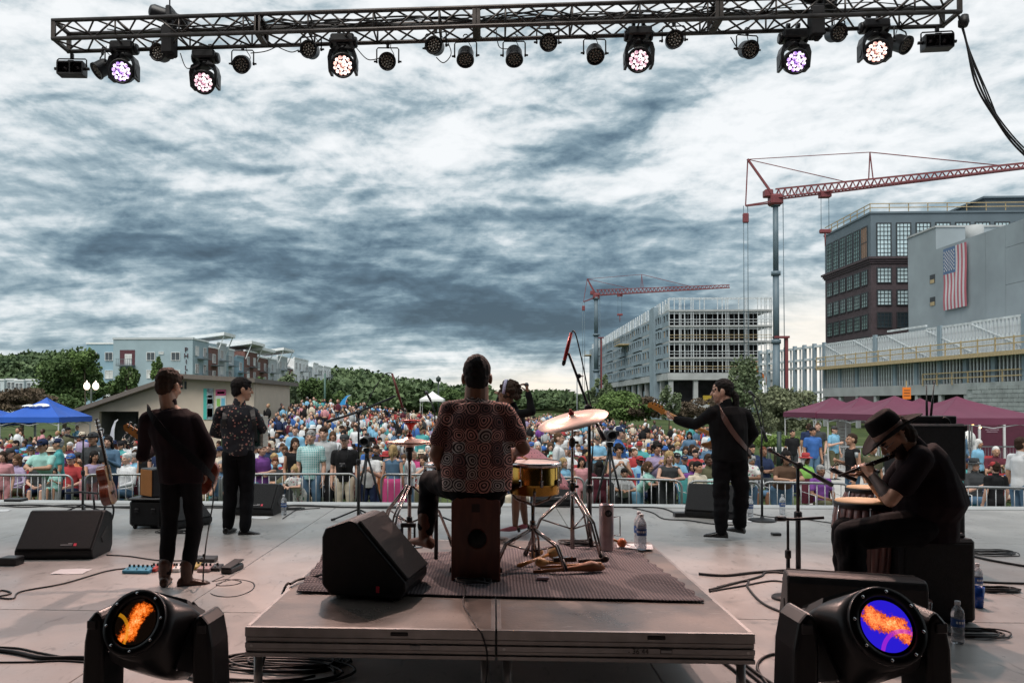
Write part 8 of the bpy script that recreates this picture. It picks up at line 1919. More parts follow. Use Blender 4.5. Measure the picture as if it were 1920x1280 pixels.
def rug():
 m = mat('blanket_woven', (0.13, 0.115, 0.125), 0.95, var=0.12, scale=3);nt = m.node_tree;b = nt.nodes['Principled BSDF'];N = nt.nodes.new;L = nt.links.new
 tc = N('ShaderNodeTexCoord');o_ = []
 for d, s in (('X', 16.0), ('Y', 12.0)):
  w = N('ShaderNodeTexWave');w.bands_direction = d;w.inputs['Scale'].default_value = s;w.inputs['Distortion'].default_value = 1.2;w.inputs['Detail'].default_value = 2;L(tc.outputs['Object'], w.inputs[0]);o_.append(w.outputs['Fac'])
 mu = N('ShaderNodeMath');mu.operation = 'MULTIPLY';L(o_[0], mu.inputs[0]);L(o_[1], mu.inputs[1]);mx = N('ShaderNodeMix');mx.data_type = 'RGBA';L(mu.outputs[0], mx.inputs['Factor']);mx.inputs[6].default_value = (.075, .065, .075, 1);mx.inputs[7].default_value = (.27, .235, .235, 1);L(mx.outputs[2], b.inputs['Base Color'])
 bp = N('ShaderNodeBump');bp.inputs['Strength'].default_value = .6;bp.inputs['Distance'].default_value = .01;L(mu.outputs[0], bp.inputs['Height']);L(bp.outputs[0], b.inputs['Normal'])
 A, B, C, D = G(552, 1108, RZ), G(1322, 1128, RZ), G(1215, 1037, RZ), G(612, 1040, RZ);D = V3((-1.18, 5.35, RZ));C = V3((1.02, 5.95, RZ));A = G(556, 1112, RZ);B = G(1320, 1130, RZ)
 nx, ny = 90, 60;vs = [];
 for j in range(ny+1):
  v = j/ny
  for i in range(nx+1):
   u = i/nx;e = .018*mnoise.noise(V3((v*9, 3, 0)))*(u > .98)+.014*sin(v*70)*max(0, u-.96)*25*.8
   p = (A*(1-u)+B*u)*(1-v)+(D*(1-u)+C*u)*v
   p = p+V3((e, (.012*mnoise.noise(V3((u*8, 1, 0))) if v < .02 else 0), 0));
   wz = max(0.0, mnoise.noise(V3((p.x*3.1, p.y*2.4, 0)))-.12)*.045+(.02*max(0, 1-u*9)*abs(sin(v*16)))
   vs.append((p.x, p.y, RZ+.006+wz))
 mb = MB();mb.add(vs, [(j*(nx+1)+i, j*(nx+1)+i+1, (j+1)*(nx+1)+i+1, (j+1)*(nx+1)+i) for j in range(ny) for i in range(nx)], True)
 o = obj('rug', mb, m);tag(o, 'grey woven moving blanket spread under the drummer on the riser', 'rug');s = o.modifiers.new('t', 'SOLIDIFY');s.thickness = .005;s.offset = -1
rug()
brass = mat('brass_shell', (0.55, 0.33, 0.07), 0.22, metal=1.0, var=0.12, scale=3);skinm = mat('drum_skin', (0.60, 0.50, 0.46), 0.5, var=0.06);cym = mat('cymbal_bronze', (0.60, 0.42, 0.35), 0.42, metal=0.6, var=0.06, scale=2)
def drum(label, cx, cy, zt, r, h, shell, parent_tilt=0):
 t = thing('metal_drum', label, 'drum', (cx, cy, zt-h));t.rotation_euler = (parent_tilt, 0, 0)
 mb = MB();mb.lathe([(r-.004, 0), (r, .004), (r, h*.30), (r+.003, h*.33), (r, h*.36), (r, h-.004), (r-.004, h), (r-.012, h), (r-.012, 0)], 40);obj('shell', mb, shell, t)
 mb = MB();mb.lathe([(r-.002, h+.001), (0, h+.001), (0, h+.004), (r-.002, h+.004)], 40, capends=False);obj('drum_skin', mb, skinm, t)
 for zz in (h+.004, ): mb = MB();mb.lathe([(r+.002, -.022), (r+.014, -.022), (r+.014, -.004), (r+.008, .004), (r+.002, .004)], 40, (0, 0, zz), capends=False);obj('rim', mb, chrome, t)
 for k in range(8):
  a = 2*pi*k/8+.2;mb = MB();x, y = cos(a)*(r+.010), sin(a)*(r+.010);mb.cyl((x, y, h*.42), (x, y, h-.01), .0042, 6);mb.box((x, y, h*.40), (.022, .022, .045), rot=(0, 0, a), bev=.005);obj('tension_rod', mb, chrome, t)
 return t
ch_dark = mat('stand_chrome', (0.30, 0.27, 0.26), 0.2, metal=0.95, var=0.15, scale=20)
def tripod_base(t, x, y, z0, zh, r, m, angs=(95, 215, 335), dbl=True):
 for a in angs:
  a = R(a);f = V3((x+cos(a)*r, y+sin(a)*r, z0+.02));top = V3((x+cos(a)*.02, y+sin(a)*.02, zh));mid = (f+top)/2+V3((cos(a)*.05, sin(a)*.05, .03))
  mb = MB()
  for q in ((-.012, .012) if dbl else (0,)):
   sv = V3((-sin(a)*q, cos(a)*q, 0));mb.tube([top+sv, mid+sv, f+sv], .008 if dbl else .012, 7)
  mb.tube([mid, V3((x, y, z0+(zh-z0)*.42))], .006, 6)
  leg = obj('leg', mb, m, t, world=True);mb = MB();d = (f-mid).normalized();mb.tube([f-d*.07, f+d*.0+V3((0, 0, -.006))], [.013, .018], 8);obj('rubber_foot', mb, rub, leg)
rzt = RZ+.014
bd = drum('shiny brass timbale drum right of the drummer, with tuning rods round its shell', P(1003, 900, 5.0).x, 5.05, 1.10, .163, .20, brass, R(2))
t = thing('drum_stand', 'chrome tripod stand carrying the brass drum', 'stand', (bd.location.x-.01, 5.05, rzt));x, y = bd.location.x-.01, 5.05
mb = MB();mb.cyl((x, y, rzt+.06), (x, y, .84), .013, 10);mb.cyl((x, y, .66), (x, y, .72), .022, 12);obj('pole', mb, ch_dark, t, world=True)
for k in range(3):
 a = R(30+120*k);mb = MB();mb.tube([(x, y, .82), (x+cos(a)*.12, y+sin(a)*.12, .85), (x+cos(a)*.17, y+sin(a)*.17, .90), (x+cos(a)*.19, y+sin(a)*.19, .93)], .009, 7);obj('cradle_arm', mb, ch_dark, t, world=True)
tripod_base(t, x, y, rzt, .66, .26, ch_dark, (80, 200, 320))
sd_ = drum('small silver drum left of the drummer, mostly hidden by his arm', P(836, 880, 5.25).x, 5.3, 1.07, .14, .10, chrome)
t = thing('drum_stand', 'black stand legs below the small silver drum', 'stand', (sd_.location.x, 5.3, rzt));mb = MB()
for dx in (-.07, .05): mb = MB();mb.tube([(sd_.location.x+dx, 5.3, rzt), (sd_.location.x+dx, 5.3, .965)], .014, 8);obj('pole', mb, blkm, t, world=True)
def cymbal(label, c, r, tilt, parent_name='cymbal', bow=.02):
 t = thing('cymbal', label, 'cymbal', c);t.rotation_euler = tilt
 pr = [(.006, .028), (.018, .027), (.030, .020), (.038, .012), (r*.6, .004), (r, -bow), (r, -bow-.0016), (r*.6, .002), (.038, .010), (.030, .0175), (.018, .0245), (.006, .0255)]
 mb = MB();mb.lathe(pr, 56, capends=False);obj('bronze_plate', mb, cym, t);mb = MB();mb.lathe([(0, .025), (.020, .026), (.020, .042), (.010, .045), (.010, .062), (0, .062)], 14);obj('felt_nut', mb, mat('felt_red', (0.25, 0.02, 0.02), 0.8), t);return t
cc = P(1073, 783, 5.45)
cymbal('big crash cymbal tilted on its stand right of the singer', cc, .252, (R(12), R(-14), 0))
t = thing('cymbal_stand', 'chrome tripod stand under the big crash cymbal', 'stand', (cc.x, 5.45, rzt));mb = MB();mb.cyl((cc.x, 5.45, rzt+.05), (cc.x, 5.45, .92), .015, 10);mb.cyl((cc.x, 5.45, .92), (cc.x, 5.45, 1.22), .011, 10);mb.cyl((cc.x, 5.45, 1.22), (cc.x, 5.45, cc.z+.03), .007, 8);obj('pole', mb, ch_dark, t, world=True)
for zz in (.90, 1.21): mb = MB();mb.lathe([(.016, -.03), (.021, -.02), (.021, .02), (.012, .035)], 12, (cc.x, 5.45, zz));mb.box((cc.x+.03, 5.45, zz), (.03, .012, .02), bev=.003);obj('clamp', mb, blkm, t, world=True)
tripod_base(t, cc.x, 5.45, rzt, .86, .34, ch_dark, (60, 190, 300))
hc_ = P(768, 828, 5.62)
cymbal('upper hi hat cymbal on the stand left of the drummer', hc_+V3((0, 0, .012)), .165, (R(1), 0, 0));cymbal('lower hi hat cymbal turned upside down on its stand', hc_-V3((0, 0, .018)), .165, (R(181), 0, 0))
t = thing('hi_hat_stand', 'hi hat stand with pedal and chrome tripod left of the drummer', 'stand', (hc_.x, 5.62, rzt));mb = MB();mb.cyl((hc_.x, 5.62, rzt+.03), (hc_.x, 5.62, 1.12), .014, 10);mb.cyl((hc_.x, 5.62, 1.1), (hc_.x, 5.62, 1.40), .0055, 8);obj('pole', mb, ch_dark, t, world=True)
for zz, rr_ in ((1.10, .02), (.85, .02), (.62, .022)): mb = MB();mb.lathe([(rr_*.8, -.035), (rr_, -.03), (rr_, .03), (rr_*.8, .035)], 12, (hc_.x, 5.62, zz));obj('collar', mb, blkm, t, world=True)
mb = MB();mb.lathe([(.012, -.05), (.028, -.04), (.03, .0), (.02, .01)], 14, (hc_.x, 5.62, hc_.z-.03));obj('cymbal_seat', mb, blkm, t, world=True)
tripod_base(t, hc_.x, 5.62, rzt, .88, .33, ch_dark, (140, 250, 20))
mb = MB();fx = hc_.x
for s in (-1, 1): mb.box((fx+s*.045, 5.55, rzt+.10), (.014, .03, .20), bev=.003)
mb.box((fx, 5.55, rzt+.19), (.11, .04, .03), bev=.004);mb.box((fx, 5.55, rzt+.012), (.12, .05, .02), bev=.004);obj('pedal_frame', mb, blkm, t, world=True)
mb = MB();mb.box((fx+.05, 5.36, rzt+.055), (.075, .28, .012), rot=(R(-14), 0, R(22)), bev=.004);obj('foot_board', mb, chrome, t, world=True)
redp = mat('red_plastic', (0.5, 0.015, 0.01), 0.3, var=0.1)
t = thing('jam_block', 'red plastic percussion disc with jingles above the hi hat', 'percussion', P(770, 788, 5.62));mb = MB();mb.lathe([(0, .008), (.07, .006), (.078, 0), (.07, -.006), (0, -.008)], 24);obj('upper_ring', mb, redp, t);mb = MB();mb.lathe([(0, -.012), (.045, -.014), (.05, -.02), (.03, -.034), (.014, -.07), (0, -.07)], 18);obj('hub', mb, redp, t)
for k in range(8): mb = MB();a = k*pi/4;mb.lathe([(0, 0), (.016, 0), (.016, .003), (0, .003)], 12, (cos(a)*.058, sin(a)*.058, -.014));obj('jingle', mb, chrome, t)
def stand(label, fx, fy, ztop, base='round', r=.012, z0=0.0, pieces=(), brad=.13, grp='black microphone stands'):
 t = thing('microphone_stand', label, 'microphone stand', (fx, fy, z0), 0, grp)
 mb = MB();mb.cyl((0, 0, .02), (0, 0, (ztop-z0)*.55), r*1.25, 10);mb.cyl((0, 0, (ztop-z0)*.55), (0, 0, ztop-z0), r*.85, 10);mb.lathe([(r*1.3, -.03), (r*1.9, -.02), (r*1.9, .03), (r*1.1, .04)], 12, (0, 0, (ztop-z0)*.55));obj('pole', mb, blkm, t)
 if base == 'round': mb = MB();mb.lathe([(0, 0), (brad, 0), (brad, .012), (brad*.9, .022), (.03, .034), (.02, .06), (0, .06)], 32);obj('base', mb, blkm, t)
 else:
  for a in base:
   a = R(a);mb = MB();mb.tube([(cos(a)*.02, sin(a)*.02, .14), (cos(a)*.32, sin(a)*.32, .015)], .011, 7);lg = obj('leg', mb, blkm, t);mb = MB();mb.tube([(cos(a)*.30, sin(a)*.30, .022), (cos(a)*.35, sin(a)*.35, .010)], .015, 7);obj('rubber_foot', mb, rub, lg)
 for pth, rr in pieces: mb = MB();mb.tube([V3(p)-V3((fx, fy, z0)) for p in pth], rr, 8);obj('boom', mb, blkm, t)
 return t
def clampat(t, p, s=1.0): mb = MB();mb.lathe([(0, -.022*s), (.020*s, -.022*s), (.020*s, .022*s), (0, .022*s)], 12, V3(p)-V3(t.location), (0, 1, 0));mb.cyl(V3(p)-V3(t.location), V3(p)-V3(t.location)+V3((.04*s, 0, 0)), .006, 6);obj('clutch', mb, blkm, t)
f = G(155, 966);Y = f.y;t = stand('black microphone stand left of the acoustic guitar, boom pointing right', f.x, f.y, P(155, 822, Y).z, (70, 190, 310), .013, pieces=[([P(126, 815, Y-.1), P(140, 820, Y), P(203, 816, Y+.1)], .012)]);clampat(t, P(155, 822, Y));mic('black microphone on the far left boom', P(122, 815, Y-.12), P(138, 820, Y-.02), .016, .022)
f = G(672, 976);Y = f.y;t = stand('tall black microphone stand left of the drummer with long boom', f.x, f.y, P(672, 776, Y).z, (60, 180, 300), .016, pieces=[([P(612, 791, Y-.25), P(672, 772, Y), P(742, 742, Y+.1)], .014), ([P(612, 791, Y-.25), P(636, 783, Y-.15)], .02)]);clampat(t, P(673, 772, Y), 1.6)
mrd = mat('mic_red_brown', (0.12, 0.03, 0.025), 0.4, metal=0.4);mic('long slim red brown microphone hanging from the long boom', P(757, 771, Y+.05), P(735, 700, Y+.05), .017, 0, mrd)
lamp = lamp_cable('microphone_cable', [P(735, 700, Y+.05), P(727, 699, Y+.05), P(715, 708, Y+.05), P(696, 740, Y+.03), P(684, 765, Y)], .006, 'black cable arching from the long slim microphone to its boom')
f = G(812, 985);Y = f.y;t = stand('thin black stand with small clip microphone left of the drummer\'s shoulder', f.x, f.y, P(816, 800, Y).z, (30, 150, 270), .009, pieces=[([P(816, 800, Y), P(815, 772, Y), P(806, 745, Y)], .009)]);mic('small clip microphone beside the drummer\'s left shoulder', P(798, 733, Y), P(808, 752, Y), .014, .02)
f = V3((P(1105, 900, 6.35).x, 6.35, 0));Y = 6.35;t = stand('tall black overhead microphone stand right of the crash cymbal', f.x, f.y, P(1103, 770, Y).z, (20, 140, 265), .016, pieces=[([P(1134, 826, Y-.1), P(1103, 762, Y), P(1080, 700, Y), P(1066, 662, Y)], .011), ([P(1134, 826, Y-.1), P(1122, 800, Y-.06)], .020)]);clampat(t, P(1103, 764, Y), 1.5);clampat(t, P(1085, 705, Y))
mic('red overhead microphone at the top of the tall stand', P(1056, 685, Y), P(1071, 624, Y), .016, 0, mat('mic_red', (0.35, 0.03, 0.025), 0.35, metal=0.3));lamp_cable('microphone_cable', [P(1071, 624, Y), P(1076, 621, Y), P(1083, 640, Y), P(1100, 720, Y+.03), P(1112, 800, Y), P(1108, 900, Y)], .006, 'black cable running down from the overhead microphone')
f = G(1429, 976);Y = f.y;t = stand('straight black microphone stand with round base right of the bass player', f.x, f.y, P(1428, 800, Y).z, 'round', .012, brad=.17, pieces=[([P(1428, 802, Y), P(1420, 770, Y), P(1411, 742, Y)], .010), ([P(1428, 800, Y), P(1438, 828, Y)], .020)]);mic('black vocal microphone right of the bass player\'s head', P(1404, 733, Y), P(1416, 744, Y), .015, .024);lamp_cable('microphone_cable', [P(1416, 744, Y), P(1424, 750, Y), P(1428, 775, Y), P(1432, 812, Y), P(1426, 850, Y), P(1430, 930, Y)], .006, 'thin cable hanging on the stand right of the bass player')
f = G(1497, 1087);Y = f.y;t = stand('black microphone stand with round base before the congas, boom slanting down right', f.x, f.y, P(1497, 868, Y).z, 'round', .017, brad=.125, pieces=[([P(1447, 846, Y-.1), P(1497, 872, Y), P(1558, 908, Y+.1)], .012), ([P(1525, 889, Y+.05), P(1560, 909, Y+.1)], .020)]);clampat(t, P(1497, 872, Y), 1.4);mic('black microphone at the left end of the slanting boom', P(1440, 841, Y-.12), P(1456, 851, Y-.08), .015, .024)
Yc = 5.75;t2 = stand('short black stand with round base and horizontal arm towards the conga', G(1478, 1122).x, G(1478, 1122).y, P(1487, 975, 5.9).z, 'round', .012, brad=.12, pieces=[([P(1455, 972, 5.75), P(1487, 973, 5.8), P(1545, 970, 5.75)], .011), ([P(1455, 972, 5.75), P(1472, 972, 5.77)], .019)])
mic('long microphone with gooseneck cable pointing at the flute player\'s hands', P(1556, 878, 5.6), P(1606, 900, 5.5), .017, .02);lamp_cable('microphone_cable', [P(1556, 880, 5.6), P(1568, 870, 5.6), P(1590, 872, 5.6), P(1606, 884, 5.6)], .004, 'thin loop of cable above the flute player\'s microphone')
cwood = mat('conga_stave_wood', (0.21, 0.10, 0.09), 0.35, var=0.25, scale=3, stretch=(1, 1, .15), coat=.3)
def conga(label, px, Y, zt, rt=.19, h=None):
 f = P(px, 1000, Y);h = zt-.02;t = thing('conga_drum', label, 'drum', (f.x, Y, 0), 0, 'congas before the flute player')
 n = 24
 for k in range(n):   # staves
  mb = MB();a0, a1 = 2*pi*k/n, 2*pi*(k+1)/n-.012;prof = [(.14, .02), (.168, h*.22), (.208, h*.5), (.22, h*.68), (.207, h*.88), (rt, h)]
  r = []
  for (rr, z) in prof: r.append([V3((cos(a0)*rr, sin(a0)*rr, z)), V3((cos((a0+a1)/2)*rr*1.003, sin((a0+a1)/2)*rr*1.003, z)), V3((cos(a1)*rr, sin(a1)*rr, z)), V3((cos(a1)*(rr-.014), sin(a1)*(rr-.014), z)), V3((cos(a0)*(rr-.014), sin(a0)*(rr-.014), z))])
  mb.loft(r, smooth=True);obj('stave', mb, cwood, t)
 for z, rr in ((h*.30, .182), (h*.76, .218)): mb = MB();mb.lathe([(rr-.002, -.012), (rr+.003, -.010), (rr+.003, .010), (rr-.002, .012)], 40, (0, 0, z), capends=False);obj('hoop', mb, rosew, t)
 mb = MB();mb.lathe([(.138, 0), (.145, .005), (.143, .04), (.133, .04)], 32, capends=False);obj('foot_ring', mb, rub, t)
 mb = MB();mb.lathe([(rt+.004, h-.04), (rt+.014, h-.035), (rt+.016, h-.004), (rt+.008, h+.004)], 40, capends=False);obj('rim', mb, blkm, t)
 mb = MB();mb.lathe([(rt+.006, h+.0), (rt+.002, h+.012), (0, h+.014), (0, h+.0)], 40, capends=False);obj('drum_skin', mb, mat('conga_skin', (0.48, 0.33, 0.17), 0.6, var=0.1), t)
 for k in range(6):
  a = 2*pi*k/6-1.85;mb = MB();rr = rt+.02;mb.tube([(cos(a)*rr, sin(a)*rr, h-.02), (cos(a)*(rr+.015), sin(a)*(rr+.015), h*.84), (cos(a)*(rr+.018), sin(a)*(rr+.018), h*.72)], .0055, 6);mb.box((cos(a)*.216, sin(a)*.216, h*.77), (.03, .045, .06), rot=(0, 0, a), bev=.008);obj('tuning_lug', mb, chrome, t)
 mb = MB();a = -2.15;mb.lathe([(.022, 0), (.030, 0), (.030, .003), (.022, .003)], 24, (cos(a)*.213, sin(a)*.213, h*.70), (cos(a), sin(a), 0), capends=False);obj('badge', mb, wht_f, t)
 mb = MB();mb.lathe([(0, 0), (.012, 0), (.012, .003), (0, .003)], 16, (cos(a)*.213, sin(a)*.213, h*.70), (cos(a), sin(a), 0));obj('badge', mb, greyp, t)
 return t
conga('front conga with dark wood staves and pale skin beside the flute player', 1622, 5.66, .80);conga('rear conga whose pale skin shows above the front one', 1632, 6.25, .835, .165)
t = thing('bongo_drum', 'small reddish brown bongo on the floor behind the near right wedge', 'drum', G(1712, 1170));mb = MB();mb.lathe([(.085, 0), (.095, .08), (.105, .16), (.10, .165)], 28);obj('shell', mb, cwood, t);mb = MB();mb.lathe([(.108, .15), (.112, .155), (.112, .172), (.10, .178), (0, .178), (0, .165)], 28, capends=False);obj('drum_skin', mb, cwood, t)
for k in range(6): a = k*pi/3-.9;mb = MB();mb.tube([(cos(a)*.115, sin(a)*.115, .17), (cos(a)*.108, sin(a)*.108, .05)], .005, 6);obj('tuning_rod', mb, chrome, t)
ag = guitar('reddish acoustic guitar seen edge on, standing on a guitar stand at the left', 'guitar', 'acoustic', P(207, 946, 8.6), frame3(P(176, 800, 8.5)-P(207, 946, 8.6), (.97, .25, .12)), wood_r, rosew, scale=.93)
ribbon('strap', [P(208, 938, 8.6), P(213, 955, 8.6), P(209, 975, 8.6), P(198, 975, 8.6), P(196, 955, 8.6), P(201, 945, 8.6)], .035, rub, ag, (0, 1, 0))
q = G(212, 985);t = thing('guitar_stand', 'black tubular guitar stand holding the acoustic guitar at the left', 'guitar stand', (q.x, 8.75, 0))
z1 = P(200, 925, 8.7).z
mb = MB();mb.tube([(-.03, .05, .1), (-.07, .06, z1)], .012, 8);obj('pole', mb, blkm, t);mb = MB();mb.tube([P(122, 924, 8.75)-t.location, P(150, 922, 8.75)-t.location, P(190, 925, 8.7)-t.location, P(203, 938, 8.62)-t.location], .012, 8);obj('support_arm', mb, blkm, t);mb = MB();mb.tube([(-.05, 0, .22), (0, -.1, .24), (.02, -.22, .26)], .012, 8);obj('support_arm', mb, blkm, t)
for pts in ([(-.04, .05, .25), (.14, -.30, .012)], [(-.04, .05, .25), (-.25, -.1, .012)], [(-.04, .05, .25), (0, .3, .012)]): mb = MB();mb.tube(pts, .012, 8);lg = obj('leg', mb, blkm, t);mb = MB();p = V3(pts[1]);mb.tube([p-(p-V3(pts[0])).normalized()*.05, p], [.015, .018], 8);obj('rubber_foot', mb, rub, lg)
q = G(271, 992);t = thing('road_case', 'black road case under the orange fronted amplifier', 'case', (q.x, q.y+.22, 0));mb = MB();mb.box((0, 0, .185), (.40, .42, .31), bev=.03);obj('body', mb, cab, t);mb = MB();mb.box((0, 0, .35), (.42, .44, .03), bev=.01);obj('lid', mb, blk, t)
for s in (-1, 1): mb = MB();mb.cyl((s*.15, -.17, .035), (s*.15+.03, -.17, .035), .035, 12);obj('wheel', mb, rub, t);mb = MB();mb.box((s*.1, -.215, .22), (.05, .02, .05), bev=.005);obj('latch', mb, blkm, t)
a = thing('guitar_amplifier', 'small amplifier with orange brown front standing on the black road case', 'amplifier', (P(272, 935, q.y).x+.03, q.y+.20, .367), R(-38));mb = MB();mb.box((0, 0, .17), (.30, .22, .34), bev=.012);obj('cabinet', mb, blk, a);mb = MB();mb.box((0, -.112, .17), (.27, .006, .31), bev=.002);obj('grille_cloth', mb, mat('orange_brown_cloth', (0.38, 0.15, 0.035), 0.8, var=0.1, bump=0.3, bscale=200), a)
q = P(1765, 860, 7.4);t = thing('equipment_rack', 'tall black equipment rack behind the man in the wide hat', 'rack', (q.x-.16, 7.4, 0));z = P(1765, 793, 7.4).z;mb = MB();mb.box((0, 0, z-.26), (.52, .45, .52), bev=.02);obj('rack_case', mb, cab, t);mb = MB();mb.box((0, 0, (z-.56)/2+.02), (.50, .44, z-.56), bev=.02);obj('lower_case', mb, cab, t)
mb = MB();mb.box((-.0, -.228, z-.26), (.44, .01, .44));obj('rack_panel', mb, grille, t)
for s in (-1, 1): mb = MB();mb.box((s*.255, -.2, z-.04), (.03, .06, .06), bev=.01);obj('corner', mb, blkm, t)
w = thing('wireless_receiver', 'black wireless receiver with two upright antennas on the tall rack', 'receiver', (q.x-.14, 7.4, z));mb = MB();mb.box((0, 0, .035), (.42, .26, .07), bev=.008);obj('housing', mb, blk, w)
for px_, tx, ty_ in ((1738, 1737, 722), (1745, 1752, 714)):
 a0 = P(px_, 785, 7.3)-w.location;a1 = P(tx, ty_, 7.3)-w.location;a0.z = .05;mb = MB();mb.tube([a0, a0+(a1-a0)*.55, a0+(a1-a0)*.56, a1], [.011, .010, .006, .005], 8);obj('antenna', mb, blk, w)
mb = MB();mb.tube(spline([P(1762, 783, 7.3), P(1775, 784, 7.25), P(1782, 795, 7.25), P(1790, 820, 7.2), P(1804, 845, 7.2), P(1800, 870, 7.2), P(1782, 868, 7.2)], 6), .009, 6);o = obj('coax_cable', mb, rub);tag(o, 'black cable looping off the wireless receiver', 'cable')
pd = G(330, 1065)
def pedal(label, px, py, w, d, h, m, knobs=3, rz=0):
 q = G(px, py);t = thing('effects_pedal', label, 'effects pedal', (q.x, q.y, 0), rz, 'effects pedals by the boots');mb = MB();mb.prism([(-w/2, -d/2, .004), (-w/2, d/2, .004), (-w/2, d/2, h), (-w/2, -d/2, h*.65)], (w, 0, 0));o = obj('housing', mb, m, t);bv = o.modifiers.new('b', 'BEVEL');bv.width = .004
 for k in range(knobs): mb = MB();mb.lathe([(0, 0), (.010, 0), (.009, .02), (0, .021)], 10, (-w/2+w*(k+.5)/knobs, d*.2, h*.9));obj('knob', mb, ink, t)
 for k in range(max(1, knobs//2)): mb = MB();mb.lathe([(0, 0), (.008, 0), (.008, .012), (0, .013)], 10, (-w/2+w*(k+.5)/max(1, knobs//2), -d*.28, h*.72));obj('footswitch', mb, chrome, t)
pedal('wide pale blue effects pedal with a row of black knobs left of the boots', 261, 1072, .24, .15, .045, mat('pedal_blue', (0.05, 0.25, 0.38), 0.4), 6)
pedal('small red effects pedal behind the left boot', 290, 1070, .07, .12, .05, mat('pedal_red', (0.4, 0.04, 0.03), 0.4), 2);pedal('small salmon effects pedal between the boots', 321, 1070, .07, .12, .05, mat('pedal_salmon', (0.5, 0.2, 0.13), 0.4), 2);pedal('small white effects pedal between the boots', 333, 1070, .07, .12, .05, wht_f, 2)
pedal('small yellow effects pedal behind the right boot', 366, 1066, .08, .12, .05, mat('pedal_gold', (0.4, 0.3, 0.08), 0.4), 2);pedal('rose grey effects pedal right of the right boot', 385, 1070, .11, .12, .05, mat('pedal_rose', (0.35, 0.25, 0.25), 0.4), 3);pedal('black tuner pedal with cables right of the boots', 406, 1068, .09, .12, .045, blk, 1);pedal('black power box behind the effects pedals', 380, 1052, .26, .10, .05, blk, 1)
q = G(436, 1070);t = thing('volume_pedal', 'black rocker volume pedal at the right end of the effects pedals', 'effects pedal', (q.x, q.y, 0), R(-8));mb = MB();mb.box((0, 0, .025), (.10, .25, .05), bev=.01);obj('base', mb, blk, t);mb = MB();mb.box((0, 0, .065), (.092, .26, .012), rot=(R(6), 0, 0), bev=.004);obj('treadle', mb, rub, t)
clear = mat('bottle_plastic', (0.75, 0.78, 0.82), 0.18, var=0, trans=0.75, ior=1.2);blab = mat('bottle_label_blue', (0.03, 0.09, 0.28), 0.4, var=0.2, scale=30);capm = mat('bottle_cap_white', (0.7, 0.72, 0.74), 0.4)
def bottle(label, loc, s=1.0, lab=blab, brand='WATER'):
 t = thing('water_bottle', label, 'bottle', loc, rnd.uniform(-.5, .5), 'water bottles on the stage');t.scale = (s,)*3
 mb = MB();pr = [(0, .002), (.028, .002), (.031, .01)]
 for k in range(9): pr += [(.0325, .02+k*.0115), (.0305, .026+k*.0115)]
 pr += [(.0325, .130), (.0325, .165), (.028, .185), (.016, .202), (.0125, .207), (.0125, .216)]
 mb.lathe(pr, 20);obj('body', mb, clear, t)
 mb = MB();mb.lathe([(.033, .095), (.0334, .097), (.0334, .137), (.033, .139)], 20, capends=False);lo = obj('label_band', mb, lab, t)
 for k in range(-2, 3):
  a = -pi/2+k*.42;mb = MB();mb.box((cos(a)*.0336, sin(a)*.0336, .120), (.001, .009, .012), rot=(0, 0, a));obj('print', mb, capm, lo)
 mb = MB();mb.lathe([(0, .214), (.0145, .214), (.0145, .232), (.013, .234), (0, .234)], 16);obj('cap', mb, capm, t);return t
for lab, px, py, z0 in (('water bottle standing on the riser behind the large wedge', 747, 1032, RZ+.012), ('front water bottle on the riser right of the metal scraper', 1203, 1030, RZ+.012), ('water bottle just behind another on the right rear of the riser', 1198, 1024, RZ+.012), ('water bottle beside the wedge behind the accordion player', 532, 965, 0), ('water bottle right of the bass player near the stage edge', 1407, 968, 0), ('water bottle at the stage edge left of the congas', 1467, 964, 0)):
 bottle(lab, G(px, py, z0), 1.12 if z0 else 1.15)
bottle('nearest water bottle on the floor at the right with cables round it', G(1796, 1205), 1.12);bottle('water bottle behind the blue cup at the right', G(1833, 1118), 1.1)
q = G(1833, 1138);t = thing('blue_cup', 'tall translucent blue cup with dark drink right of the black speaker box', 'cup', q);mb = MB();mb.lathe([(0, .002), (.036, .002), (.046, .15), (.043, .15), (.034, .01)], 22, capends=False);obj('body', mb, mat('cup_blue', (0.02, 0.10, 0.5), 0.2, var=0, trans=.3), t);mb = MB();mb.lathe([(0, .01), (.034, .01), (.039, .075), (0, .075)], 22);obj('drink', mb, ink, t)
def sheet(label, px, py, w, h, rz, m, z0=.002):
 q = G(px, py, z0);mb = MB();n = 6;vs = [((i/n-.5)*w, (j/n-.5)*h, .0015+.004*max(0, sin(i*1.1+j*.7))) for j in range(n+1) for i in range(n+1)]
 mb.add(vs, [(j*(n+1)+i, j*(n+1)+i+1, (j+1)*(n+1)+i+1, (j+1)*(n+1)+i) for j in range(n) for i in range(n)], True);o = obj('paper_sheet', mb, m, None, loc=q, rot=(0, 0, rz));tag(o, label, 'paper', 'set list sheets');return o
pap = mat('paper_white', (0.62, 0.62, 0.63), 0.8, var=0.02)
sheet('pinkish paper sheet on the floor in front of the left wedge', 134, 1071, .28, .21, R(6), pap);sheet('paper sheet in front of the wedge behind the accordion player', 487, 970, .28, .21, R(-4), pap);sheet('paper sheet right of the bass player by the round base', 1383, 976, .30, .21, R(3), pap);sheet('paper sheet under the bottles on the right rear of the riser', 1190, 1024, .26, .20, R(-8), pap, RZ+.014);sheet('corner of a cream paper at the left edge of the stage', 0, 957, .25, .2, R(20), pap)
q = G(1137, 1030, RZ+.012);t = thing('metal_scraper', 'upright metal cylinder scraper with round black LP emblem behind the rug', 'percussion', q);H_ = P(1137, 945, q.y).z-q.z
mb = MB();pr = []
for k in range(30): z = H_*k/29;pr.append((.052+(.0012 if k % 2 else 0), z))
